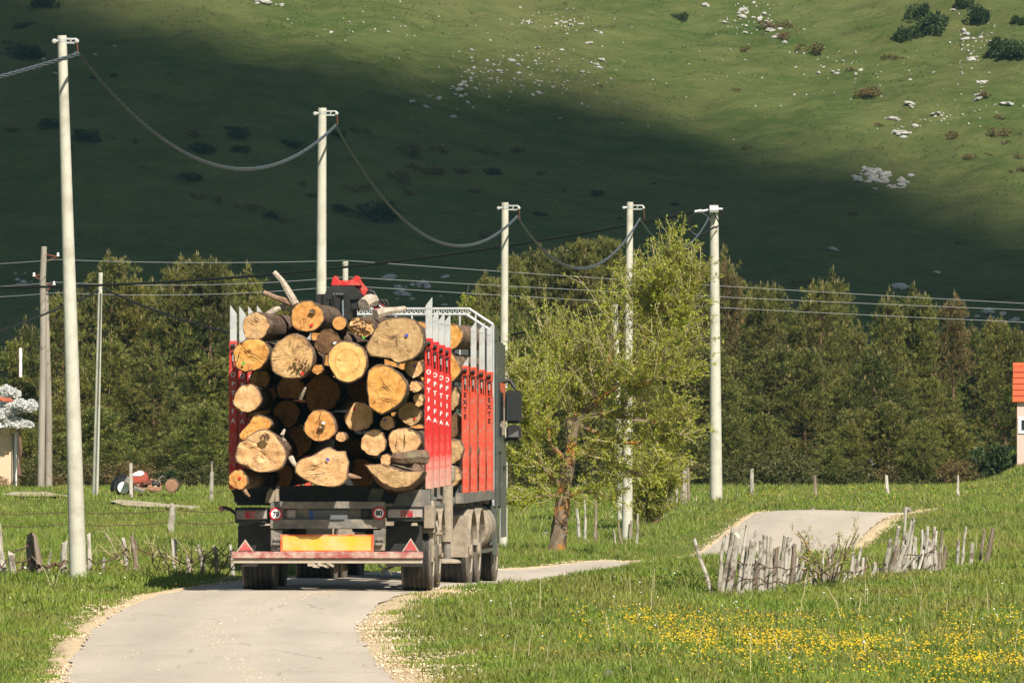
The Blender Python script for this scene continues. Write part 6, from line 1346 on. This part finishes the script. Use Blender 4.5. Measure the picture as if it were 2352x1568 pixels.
# ================================================================== ROCKS AND SHRUBS ON THE HILL
M_ROCK2 = pm('weathered_white_limestone', (0.46, 0.43, 0.385), (0.33, 0.31, 0.275), 2.5, 0.95, 0.5, 6, bdist=0.05)
for me in RKS: me.materials[0] = M_ROCK2
R = random.Random(21)
def hrock(label, x, y, r, group, fl=0.7):
    p = hill_pt(x, y); rr = r * p.y / F; rock(label, p, rr * R.uniform(.9, 1.5), rr * R.uniform(.7, 1.1), rr * R.uniform(fl * .7, fl * 1.2), group, RKS)
def cluster(label, group, cx_, cy_, sx_, sy_, n, r0, r1, slope=0.0):
    for _ in range(n):
        a = R.gauss(0, 0.5) * sx_; b_ = R.gauss(0, 0.5) * sy_
        hrock(label, cx_ + a, cy_ + b_ + slope * a, 1.0 * (R.uniform(r0, r1) if R.random() < .75 else r1 * 1.3), group, 0.85)
cluster('small white rock in the big scatter on the sunny middle of the hill', 'white rocks scattered mid hill', 1185, 165, 215, 70, 84, 1.8, 5.0, -0.12)
cluster('small white rock in the clump fading into the cloud shadow', 'white rocks at the shadow edge', 1055, 205, 80, 40, 26, 2, 5.5, -0.3)
cluster('small white rock along the upper middle of the hill', 'white rocks high mid hill', 1270, 50, 110, 25, 22, 1.5, 4.5, 0.2)
cluster('white rock in the outcrop high on the right of the hill', 'white rocks of the upper right outcrop', 1735, 45, 90, 46, 28, 2.5, 7, 0.35)
cluster('white rock in the band running down the right slope', 'white rocks on the right slope', 1920, 150, 130, 40, 20, 1.8, 4.5, 0.3)
cluster('white rock in the rocky gully at the upper right corner', 'white rocks of the corner gully', 2235, 95, 40, 80, 24, 2.5, 7.5)
cluster('grey rock in the cairn-like pile lying at the lower shadow edge', 'grey rocks of the shadow edge pile', 2030, 410, 70, 18, 30, 5, 10, 0.12)
cluster('dim bluish rock on the shaded slope behind the log load', 'bluish rocks behind the load', 960, 660, 75, 40, 16, 4, 10, 0.1)
cluster('dim rock on the shaded lower slope at the left edge', 'dim rocks at the left edge', 40, 645, 50, 25, 8, 2.5, 6, 0.2)
cluster('dim rock on the shaded upper left slope', 'dim rocks at the upper left', 120, 120, 120, 70, 8, 2, 5, 0.4)
cluster('dim rock on the shaded lower slope above the right grove', 'dim rocks above the right grove', 2250, 730, 80, 14, 10, 5, 12)
for lab, x, y, r, fl in (('large ribbed white outcrop cut off by the top edge, left of centre', 597, 2, 30, 0.5), ('white rock just right of the top edge outcrop', 760, 76, 11, 1), ('oval grey slab high in the shadow, left one above the right grove', 1912, 574, 26, .35), ('long pale grey slab in the shadow just above the right grove', 2065, 658, 40, .25), ('thin grey slab to the upper right of the long pale slab', 2152, 625, 16, .25),
     ('white outcrop with a split top on the right slope', 2092, 238, 19, .6), ('white outcrop below and right of the split-topped one', 2152, 262, 18, .5), ('long low white ledge on the right slope', 2050, 272, 24, .35), ('lowest white ledge of the sunlit right slope', 2068, 305, 24, .4), ('white outcrop at the far right of the slope', 2312, 240, 22, .5), ('white outcrop above the brown shrub near the right edge', 2255, 190, 17, .6), ('flat rock low on the right edge of the lit slope', 2250, 215, 14, .5)):
    hrock(lab, x, y, r * 0.62, None, max(fl, .5))
    if r > 13 and y < 320:
        for k_ in range(4): hrock('small pale rock broken off beside a white outcrop of the lit slope', x + R.gauss(0, .75) * r, y + R.gauss(0, .28) * r + 2, r * R.uniform(.16, .34), 'small rocks beside the outcrops', .8)
def hbush(label, x, y, w, kind, group=None, hsx=1.0):
    p = hill_pt(x, y); p.z -= 0.25; bush(label, p, w * 0.95 * p.y / F, R.choice(kind), group, hsx)
for x, y, w in [(1785, 62, 50), (1800, 84, 42), (1752, 80, 24), (1712, 112, 30), (1865, 117, 56), (1745, 50, 22), (2035, 132, 36), (2062, 132, 30), (1957, 160, 32), (1990, 215, 52), (1692, 205, 26), (2180, 315, 46), (2298, 268, 28), (2300, 305, 44), (2340, 308, 26), (2272, 352, 22), (2228, 360, 32), (2065, 335, 18), (2020, 285, 26), (1380, 196, 20), (1715, 338, 24), (2262, 215, 34), (2320, 390, 20), (1085, 28, 14), (2350, 385, 30), (2350, 360, 30), (1290, 5, 16), (2310, 325, 24)]:
    hbush('rust-brown shrub on the sunlit upper right of the hill', x, y, w, BB, 'rust-brown shrubs on the lit slope', 0.8)
for lab, x, y, w in (('largest dark green tree near the upper right corner of the hill', 2135, 78, 96), ('upper dark green bush behind the largest hill tree', 2118, 40, 60), ('round dark green bush left of the largest hill tree', 2070, 92, 64), ('dark green tree at the right edge of the hill', 2318, 122, 84), ('dark green bush at the top edge in the corner gully', 2210, 18, 50), ('lone green bush near the top of the hill, right of centre', 1560, 42, 38), ('grey-green bush in the corner gully', 2255, 40, 60), ('dark bush cut by the top right corner', 2345, 50, 40)):
    hbush(lab, x, y, w, BG, None, 1.15)
sh_list = [(75, 128, 80), (110, 292, 60), (190, 318, 64), (310, 322, 28), (440, 306, 46), (545, 308, 70), (475, 345, 60), (560, 345, 46), (670, 330, 46), (820, 436, 46), (905, 410, 60), (950, 352, 64), (985, 392, 60), (1085, 440, 40), (1120, 352, 44), (880, 505, 110), (1110, 540, 34), (1335, 550, 36), (1370, 446, 40), (1295, 434, 24), (1190, 345, 40), (1240, 398, 34), (460, 450, 30), (500, 458, 34), (540, 470, 30), (585, 480, 44), (620, 495, 44), (655, 505, 30), (430, 410, 50), (330, 385, 30), (1060, 395, 46), (940, 440, 40), (1140, 395, 40), (1010, 345, 44), (770, 310, 40), (830, 300, 36), (1240, 490, 30), (1450, 540, 24), (1550, 470, 26), (1840, 650, 40), (2290, 690, 50), (1700, 720, 24), (1960, 490, 30), (30, 300, 46), (60, 60, 44), (20, 100, 40), (100, 10, 60), (220, 180, 30), (260, 170, 26), (350, 220, 26), (160, 340, 26), (720, 450, 40), (690, 420, 26), (780, 480, 44), (1420, 500, 22), (1500, 420, 20), (1640, 500, 18), (2200, 560, 22)]
for x, y, w in sh_list: hbush('dark shrub on the cloud-shaded slope of the hill', x, y, w, BB + BG, 'dark shrubs on the shaded slope', 0.8)

# turf tussocks and small stones that roughen the slope: too many to count
rg = np.random.default_rng(55); n = 26000
y = rg.uniform(640, 772, n); x = rg.uniform(-1, 1, n) * 0.071 * y; z = hill_z(x, y)
k = fbm(x, y, 0.25, 3) + 0.6 * fbm(x, y, 0.9, 7) > rg.uniform(-1.0, 0.9, n); x, y, z = x[k], y[k], z[k]; n = len(x)
p0 = np.stack((x, y, z - 0.03), 1); dd = np.tile(np.array([0, -0.25, 0.8]), (n, 1)) + rg.normal(0, 0.25, (n, 3)); dd /= np.linalg.norm(dd, axis=1)[:, None]
v = leaf_tris(p0, dd, rg.uniform(0.10, 0.28, n), 0.06, rg, 0.9, 5)
M_TUS = leaf_mat('hill_tussocks', [(0.0, (0.060, 0.090, 0.022)), (0.5, (0.110, 0.130, 0.036)), (0.85, (0.180, 0.160, 0.06)), (1.0, (0.26, 0.21, 0.10))], None, 1, 0.2, 0.8)
tag(link('tussocks', np_mesh('tussocks', v, np.arange(len(v)), np.full(len(v) // 3, 3), M_TUS, {'v': np.repeat(np.repeat(np.clip(rg.normal(0.5, 0.25, n), 0, 1), 5), 3)})), 'rough grass tussocks covering the hillside', 'grass', kind='stuff')
rg = np.random.default_rng(56); q = []
for cx_, cy_, sx_, sy_, m_ in ((1185, 165, 200, 70, 150), (1270, 50, 140, 30, 50), (1735, 45, 110, 60, 80), (1950, 170, 200, 70, 70), (2235, 110, 60, 90, 60), (1500, 200, 500, 120, 90), (850, 60, 300, 40, 40), (2150, 270, 160, 40, 50)):
    for _ in range(m_): q.append(hill_pt(cx_ + rg.normal(0, .5) * sx_, cy_ + rg.normal(0, .5) * sy_))
q = np.array([tuple(a) for a in q]); n = len(q); r = rg.uniform(0.03, 0.13, n) * 1.1
dirs = np.array([[1, 0, 0], [0, 1, 0], [-1, 0, 0], [0, -1, 0], [0, 0, 1], [0, 0, -1]], float)
V = q[:, None, :] + dirs[None] * (r[:, None, None] * rg.uniform(0.5, 1.5, (n, 6, 1))); fc = np.array([[0, 1, 4], [1, 2, 4], [2, 3, 4], [3, 0, 4], [1, 0, 5], [2, 1, 5], [3, 2, 5], [0, 3, 5]])
tag(link('scattered_stones', np_mesh('scattered_stones', V.reshape(-1, 3), (np.arange(n)[:, None, None] * 6 + fc[None]).ravel(), np.full(n * 8, 3), M_ROCK2)), 'tiny pale stones strewn over the upper hillside', 'stones', kind='stuff')
# ================================================================== GRASS, FLOWERS, GRAVEL
M_GRASS = leaf_mat('meadow_grass', [(0.0, (0.095, 0.155, 0.020)), (0.45, (0.210, 0.300, 0.040)), (0.85, (0.36, 0.395, 0.066)), (0.93, (0.36, 0.32, 0.14)), (1.0, (0.56, 0.48, 0.29))], (0.285, 0.245, 0.068), 0.45, 0.35, 0.5)
M_FLOWER = leaf_mat('buttercup_yellow', [(0.0, (0.62, 0.36, 0.010)), (1.0, (0.80, 0.56, 0.03))], None, 1, 0.25, 0.35)
M_WFLOW = leaf_mat('white_flower', [(0.0, (0.6, 0.6, 0.55)), (1.0, (0.85, 0.85, 0.8))], None, 1, 0.2)
def grass_ok(x, y, rg):
    d = road_dist(x, y); s = np.where(d > 0, 1.0, -1.0); w = np.where(d > 0, shoulder_w(y, 1), shoulder_w(y, -1))
    e = (np.abs(d) - RW - 0.0) / np.maximum(w, 0.05)           # 0 at the road edge, 1 at the end of the gravel
    e = e + 0.35 * fbm(x, y, 1.6, 8) + 0.25 * fbm(x, y, 5.0, 2)
    return (np.abs(d) > RW + 0.05) & (rg.uniform(0, 1, len(x)) < np.clip((e - 0.12) * 1.25, 0.0, 1))
def wedge(y0, y1, n, rg, m=1.10):
    """random ground places inside the view, thicker towards the near end as area allows"""
    y = np.sqrt(rg.uniform(y0 * y0, y1 * y1, n)); x = rg.uniform(-1, 1, n) * (1176 / F) * y * m; return x, y
def grass_mesh(name, y0, y1, n, ln, wd, seed, lab, segs=2, tuft=5):
    rg = np.random.default_rng(seed)
    x, y = wedge(y0, y1, n // tuft, rg); x = np.repeat(x, tuft) + rg.normal(0, 0.06, (n // tuft) * tuft); y = np.repeat(y, tuft) + rg.normal(0, 0.10, (n // tuft) * tuft)
    k = grass_ok(x, y, rg); x, y = x[k], y[k]; z = gz(x, y) - 0.01; n = len(x)
    patch = 0.5 + 0.5 * fbm(x, y, 0.8, 4); tall = np.clip(0.78 + 0.55 * fbm(x, y, 1.3, 11) + 0.45 * fbm(x, y, 3.1, 13), 0.3, 1.9)
    d = np.abs(road_dist(x, y)) - RW; tall = tall * np.clip(0.35 + d * 0.5, 0.35, 1)
    L = ln * tall * rg.uniform(0.55, 1.25, n); az = rg.uniform(0, 2 * PI, n); ben = rg.uniform(0.15, 0.75, n)
    dx, dy = np.cos(az), np.sin(az); w = wd * rg.uniform(0.7, 1.3, n); fa = rg.uniform(0, 2 * PI, n); wx, wy = np.cos(fa) * w, np.sin(fa) * w
    B = np.stack((x, y, z), 1)
    mid = B + np.stack((dx * L * ben * .3, dy * L * ben * .3, L * .62), 1); tip = B + np.stack((dx * L * ben, dy * L * ben, L * (1.05 - ben * .35)), 1); Wd = np.stack((wx, wy, np.zeros(n)), 1)
    val = np.clip(0.42 + 0.40 * (patch - 0.5) + rg.normal(0, 0.15, n), 0, 0.90); straw = rg.uniform(0, 1, n) < 0.055; val[straw] = rg.uniform(0.92, 1, straw.sum())
    if segs == 2:
        V = np.stack((B - Wd, B + Wd, mid + Wd * .7, mid - Wd * .7, tip), 1); ii = np.arange(n)[:, None] * 5
        loops = np.concatenate((ii + np.array([[0, 1, 2, 3]]), ii + np.array([[3, 2, 4]])), 1).ravel(); lens = np.tile([4, 3], n); vv = np.repeat(val, 5)
    else:
        V = np.stack((B - Wd, B + Wd, tip), 1); loops = np.arange(3 * n); lens = np.full(n, 3); vv = np.repeat(val, 3)
    me = np_mesh(name, V.reshape(-1, 3), loops, lens, M_GRASS, {'v': vv})
    return tag(link(name, me), lab, 'grass', kind='stuff')
grass_mesh('grass', 66, 92, 250000, 0.125, 0.0065, 1, 'tall green meadow grass nearest the camera on both sides of the road')
grass_mesh('grass', 92, 120, 220000, 0.135, 0.008, 2, 'green meadow grass around the truck and the stake fences')
grass_mesh('grass', 120, 172, 190000, 0.14, 0.012, 3, 'meadow grass between the truck and the thick end pole', 1)
grass_mesh('grass', 172, 243, 160000, 0.13, 0.018, 4, 'far meadow grass in front of the pine groves', 1)
# tall pale dry stalks
rg = np.random.default_rng(77)
x, y = wedge(68, 125, 150, rg); k = grass_ok(x, y, rg) & (np.abs(road_dist(x, y)) > RW + 1.2); x, y = x[k], y[k]; m = MB()
for a, b_ in zip(x, y):
    h = rg.uniform(0.22, 0.5); q = rg.normal(0, 0.22, 2) * h; z = g1(a, b_)
    m.tube([(a, b_, z), (a + q[0] * .4, b_ + q[1] * .4, z + h * .6), (a + q[0], b_ + q[1], z + h)], [0.004, 0.0035, 0.002], 3, caps=False)
tag(m.build('dry_stalks', pm('straw', (0.55, 0.47, 0.29), (0.44, 0.36, 0.2), 3, 0.8)), 'pale dry grass stalks standing out of the meadow', 'dry grass', kind='stuff')

# buttercups: small open cups on stems
def flowers(name, xs, ys, size, mat, lab, cat, seed, h0=0.10, h1=0.20):
    rg = np.random.default_rng(seed); n = len(xs); z = gz(xs, ys) + rg.uniform(h0, h1, n); c = np.stack((xs, ys, z), 1); r = size * rg.uniform(0.7, 1.25, n)
    tl = rg.normal(0, 0.35, (n, 2)) + np.array([0.15, -0.45]); ax = np.stack((tl[:, 0], tl[:, 1], np.ones(n)), 1); ax /= np.linalg.norm(ax, axis=1)[:, None]
    u = np.cross(ax, np.tile([0, 1.0, 0.1], (n, 1))); u /= np.linalg.norm(u, axis=1)[:, None]; w = np.cross(ax, u); V = [c - ax * (r * .35)[:, None]]
    for k in range(5):
        a = 2 * PI * k / 5; V.append(c + (u * math.cos(a) + w * math.sin(a)) * r[:, None])
    V = np.stack(V, 1); ii = np.arange(n)[:, None] * 6
    loops = np.concatenate([ii + np.array([[0, 1 + k, 1 + (k + 1) % 5]]) for k in range(5)], 1).ravel()
    me = np_mesh(name, V.reshape(-1, 3), loops, np.full(n * 5, 3), mat, {'v': np.repeat(rg.uniform(0, 1, n), 6)})
    return tag(link(name, me), lab, cat, kind='stuff')
rg = np.random.default_rng(5); xs = []; ys = []
def band(x0, y0, x1, y1, th, n):
    t_ = rg.uniform(0, 1, n); xd = x0 + (x1 - x0) * t_ + rg.normal(0, 6, n); yd = y0 + (y1 - y0) * t_ + rg.normal(0, th * 1.45, n) + 6 * fbm(xd, t_ * 3, 0.02, 3)
    keep_ = (fbm(xd, yd, 0.03, 5) + 0.5 * fbm(xd, yd, 0.11, 7)) > rg.uniform(-0.9, 0.5, n); xd, yd = xd[keep_], yd[keep_]
    Yd = (H0 - 0.15) * F / (yd - YH); xs.extend((xd - CX) * Yd / F); ys.extend(Yd)
band(1330, 1400, 1560, 1440, 9, 200); band(1300, 1420, 1500, 1450, 9, 160); band(1480, 1430, 1800, 1470, 16, 900); band(1500, 1440, 2352, 1455, 13, 1200); band(1560, 1462, 2352, 1490, 14, 950); band(1800, 1490, 2352, 1515, 12, 620); band(1950, 1520, 2352, 1528, 12, 520); band(1700, 1445, 2000, 1470, 14, 300); band(1420, 1420, 2352, 1440, 14, 650); band(1700, 1535, 2352, 1550, 12, 420); band(1300, 1450, 1700, 1500, 18, 260); band(1900, 1400, 2352, 1420, 12, 220); band(1250, 1400, 2352, 1560, 60, 420); band(1000, 1450, 1300, 1560, 40, 26); band(2050, 1370, 2352, 1400, 14, 90)
band(380, 1338, 420, 1350, 8, 18); band(1840, 1250, 2300, 1290, 22, 160); band(1560, 1180, 1640, 1200, 8, 26)
flowers('buttercups', np.array(xs), np.array(ys), 0.0098, M_FLOWER, 'band of yellow buttercups across the right-hand meadow', 'flowers', 3)
rg = np.random.default_rng(6); n = 420; yd = rg.uniform(1122, 1170, n); xd = rg.uniform(1660, 2352, n); Yd = (H0 - 0.3) * F / (yd - YH); k = Yd < 232
flowers('buttercups', ((xd - CX) * Yd / F)[k], Yd[k], 0.014, M_FLOWER, 'thin yellow flowers across the far meadow before the right grove', 'flowers', 4)
x, y = wedge(70, 125, 200, rg); k = grass_ok(x, y, rg); flowers('white_flowers', x[k], y[k], 0.013, M_WFLOW, 'small white flowers dotted through the near meadow', 'flowers', 5)

# broad-leaved weeds
M_WEED = leaf_mat('broad_weed_leaves', [(0.0, (0.035, 0.075, 0.012)), (0.6, (0.060, 0.115, 0.016)), (1.0, (0.100, 0.150, 0.025))], None, 1, 0.25, 0.4)
WD = [make_bush(90 + i, 90, M_WEED, 0.16, 0.05, 3, (1, 1, 0.5)) for i in range(3)]
R = random.Random(31)
for i, (xd, yd, w, lab) in enumerate([(1560, 1338, 0.7, 'dark leafy weed clump left of the leaning first stake'), (1520, 1345, 0.5, 'small dark weed clump farther left of the stake fence'), (1250, 1450, 0.5, 'weed clump at the end of the gravel shoulder'), (1150, 1455, 0.45, 'weed clump beside the gravel bend'), (1340, 1445, 0.5, 'weed clump left of the first buttercups'), (60, 1400, 0.4, 'weed clump in the left verge'), (260, 1370, 0.4, 'weed clump on the left verge near the pole foot'), (2250, 1255, 0.6, 'leafy clump on the right bank behind the stakes'), (2180, 1230, 0.6, 'leafy clump high on the right bank'), (1420, 1490, 0.35, 'weed clump above the white stone')]):
    Yd = (H0 - 0.05) * F / (yd - YH); q = P(xd, yd, Yd); q.z = g1(q.x, q.y); bush(lab, q, w, WD[i % 3], 'broad-leaved weed clumps in the meadow', 0.9, 'weed_clump')

# pebbles of the shoulders and on the road
M_PEB = leaf_mat('cream_pebbles', [(0.0, (0.42, 0.30, 0.17)), (0.5, (0.66, 0.50, 0.31)), (1.0, (0.80, 0.68, 0.50))], None, 1, 0.0, 0.9)
def pebbles(name, x, y, r, lab, seed, lift=0.0):
    rg = np.random.default_rng(seed); n = len(x); z = gz(x, y) if lift == 0 else gz_raw(x, y) + lift
    dirs = np.array([[1, 0, 0], [0, 1, 0], [-1, 0, 0], [0, -1, 0], [0, 0, 1], [0, 0, -1]], float)
    V = np.stack((x, y, z), 1)[:, None, :] + dirs[None] * (r[:, None, None] * rg.uniform(0.6, 1.25, (n, 6, 1))) * np.array([1, 1, 0.7]) + rg.normal(0, 0.15, (n, 6, 3)) * r[:, None, None]
    fc = np.array([[0, 1, 4], [1, 2, 4], [2, 3, 4], [3, 0, 4], [1, 0, 5], [2, 1, 5], [3, 2, 5], [0, 3, 5]]); loops = (np.arange(n)[:, None, None] * 6 + fc[None]).ravel()
    return tag(link(name, np_mesh(name, V.reshape(-1, 3), loops, np.full(n * 8, 3), M_PEB, {'v': np.repeat(rg.uniform(0, 1, n), 6)})), lab, 'gravel', kind='stuff')
rg = np.random.default_rng(9)
for side, n, lab in ((1, 22000, 'cream gravel shoulder on the inside of the bend'), (-1, 8000, 'narrow cream gravel strip on the left of the road')):
    i = rg.integers(0, len(RL), n * 3); i = i[(RL[i, 1] > 66) & (RL[i, 1] < 175)]; i = i[rg.uniform(0, 1, len(i)) < np.clip(95 / RL[i, 1], 0, 1) ** 2.0][:n]
    w = shoulder_w(RL[i, 1], side); o_ = RW - 0.06 + (w + 0.05) * np.abs(rg.uniform(0, 1, len(i)) ** 0.8 * 1.15); xy = RL[i] + RN[i] * (side * o_)[:, None] + rg.normal(0, 0.2, (len(i), 2)) * _T[i] 
    pebbles('gravel', xy[:, 0], xy[:, 1], rg.uniform(0.006, 0.020, len(i)), lab, 10 + side)
n = 420; i = rg.integers(0, len(RL), 6000); i = i[(RL[i, 1] > 68) & (RL[i, 1] < 100)][:n]
o_ = np.interp(RL[i, 1], [68, 74, 80, 88, 94, 100], [0.25, 0.15, -0.05, -0.15, 0.2, 0.6]) + rg.normal(0, 0.13, len(i)); kk = rg.uniform(0, 1, len(i)) < 0.25; o_[kk] = rg.uniform(-1.4, 1.5, kk.sum())
xy = RL[i] + RN[i] * o_[:, None]; pebbles('gravel', xy[:, 0], xy[:, 1], rg.uniform(0.006, 0.015, len(i)), 'loose pebbles strewn along the middle of the road', 15, 0.03)
for lab, xd, yd, r in (('jagged white stone in the grass at the bottom edge', 1432, 1552, 16), ('smaller broken white stone left of the jagged one', 1400, 1560, 12), ('flat grey stone half buried left of the buttercups', 1398, 1448, 10), ('pale stone in the grass below the willow', 1240, 1255, 7), ('pale stone on the bank behind the road crest', 1868, 1170, 7), ('white stone at the right end of the road crest', 2085, 1170, 9), ('pale stone near the cab in the grass', 1225, 1238, 6), ('pale stone half hidden between the cab and the willow', 1252, 1180, 8)):
    Yd = (H0 - 0.05) * F / (yd - YH) if yd > 1300 else (141 if yd > 1200 else 163); q = P(xd, yd, Yd); q.z = g1(q.x, q.y) + 0.03; rr = r * Yd / F; rock(lab, q, rr, rr, rr * 1.2, None)
# ================================================================== LABELS OF REPEATS: told apart by their place in the row
def nth(n):
    w = ['first', 'second', 'third', 'fourth', 'fifth', 'sixth', 'seventh', 'eighth', 'ninth', 'tenth', 'eleventh', 'twelfth']
    return w[n - 1] if n <= 12 else '%d%s' % (n, {1: 'st', 2: 'nd', 3: 'rd'}.get(n % 10 if n // 10 != 1 else 0, 'th'))
def number_off(test, phrase):
    obs = [o for o in C.objects if o.parent is None and test(o)]
    obs.sort(key=lambda o: o.location.x / o.location.y)
    for i, o in enumerate(obs): o['label'] = phrase % (nth(i + 1) + ' from left')
def has(s): return lambda o: s in (o.get('label') or '')
number_off(has('tall olive pine of the left grove'), 'tall olive pine in the back row of the left grove, %s')
number_off(has('lower front olive pine of the left grove'), 'lower olive pine in the front row of the left grove, %s')
number_off(has('tall brownish pine behind'), 'tall brownish pine behind truck and willow, back row, %s')
number_off(has('lower front brownish pine'), 'lower brownish pine behind truck and willow, front row, %s')
number_off(has('tall olive pine of the right grove'), 'tall olive pine in the back row of the right grove, %s')
number_off(has('lower front olive pine of the right grove'), 'lower olive pine in the front row of the right grove, %s')
for g_ in ('left', 'middle', 'right'): number_off(has('young pine at the foot of the ' + g_), 'low young pine at the foot of the ' + g_ + ' grove, %s')
number_off(has('undergrowth shrub at the foot of the left'), 'olive brown undergrowth shrub below the left grove, %s')
number_off(has('undergrowth shrub at the forest edge'), 'olive brown undergrowth shrub behind the willow, %s')
number_off(has('undergrowth shrub at the foot of the right'), 'olive brown undergrowth shrub below the right grove, %s')
number_off(has('rust-brown shrub on the sunlit'), 'rust-brown shrub on the sunlit upper right slope, %s')
number_off(has('dark shrub on the cloud-shaded'), 'dark shrub on the cloud-shaded hill slope, %s')
number_off(has('pale grey boulder showing'), 'pale grey boulder between right grove trunks, %s')
number_off(has('hidden deep behind the trailer load'), 'log of the truck load behind the trailer load, %s')
for k, o in enumerate(o for o in C.objects if o.get('label') == 'tall green meadow grass nearest the camera on both sides of the road'): pass

for a_, b_ in (('big scatter on the sunny middle', 'small white rock in the big mid-hill scatter, %s'), ('clump fading into the cloud shadow', 'small white rock in the clump at the shadow edge, %s'), ('along the upper middle of the hill', 'small white rock along the upper middle slope, %s'),
               ('outcrop high on the right of the hill', 'white rock in the outcrop high on the right, %s'), ('band running down the right slope', 'white rock in the band down the right slope, %s'), ('rocky gully at the upper right', 'white rock in the upper right corner gully, %s'),
               ('cairn-like pile', 'grey rock in the pile at the lower shadow edge, %s'), ('dim bluish rock', 'dim bluish rock on the shaded slope behind the load, %s'), ('dim rock on the shaded lower slope at the left', 'dim rock on the shaded lower slope at left edge, %s'),
               ('dim rock on the shaded upper left', 'dim rock on the shaded upper left slope, %s'), ('dim rock on the shaded lower slope above', 'dim rock on the shaded slope above the right grove, %s'), ('broken off beside a white outcrop', 'small pale rock beside the outcrops of the lit slope, %s')):
    number_off(has(a_), b_)
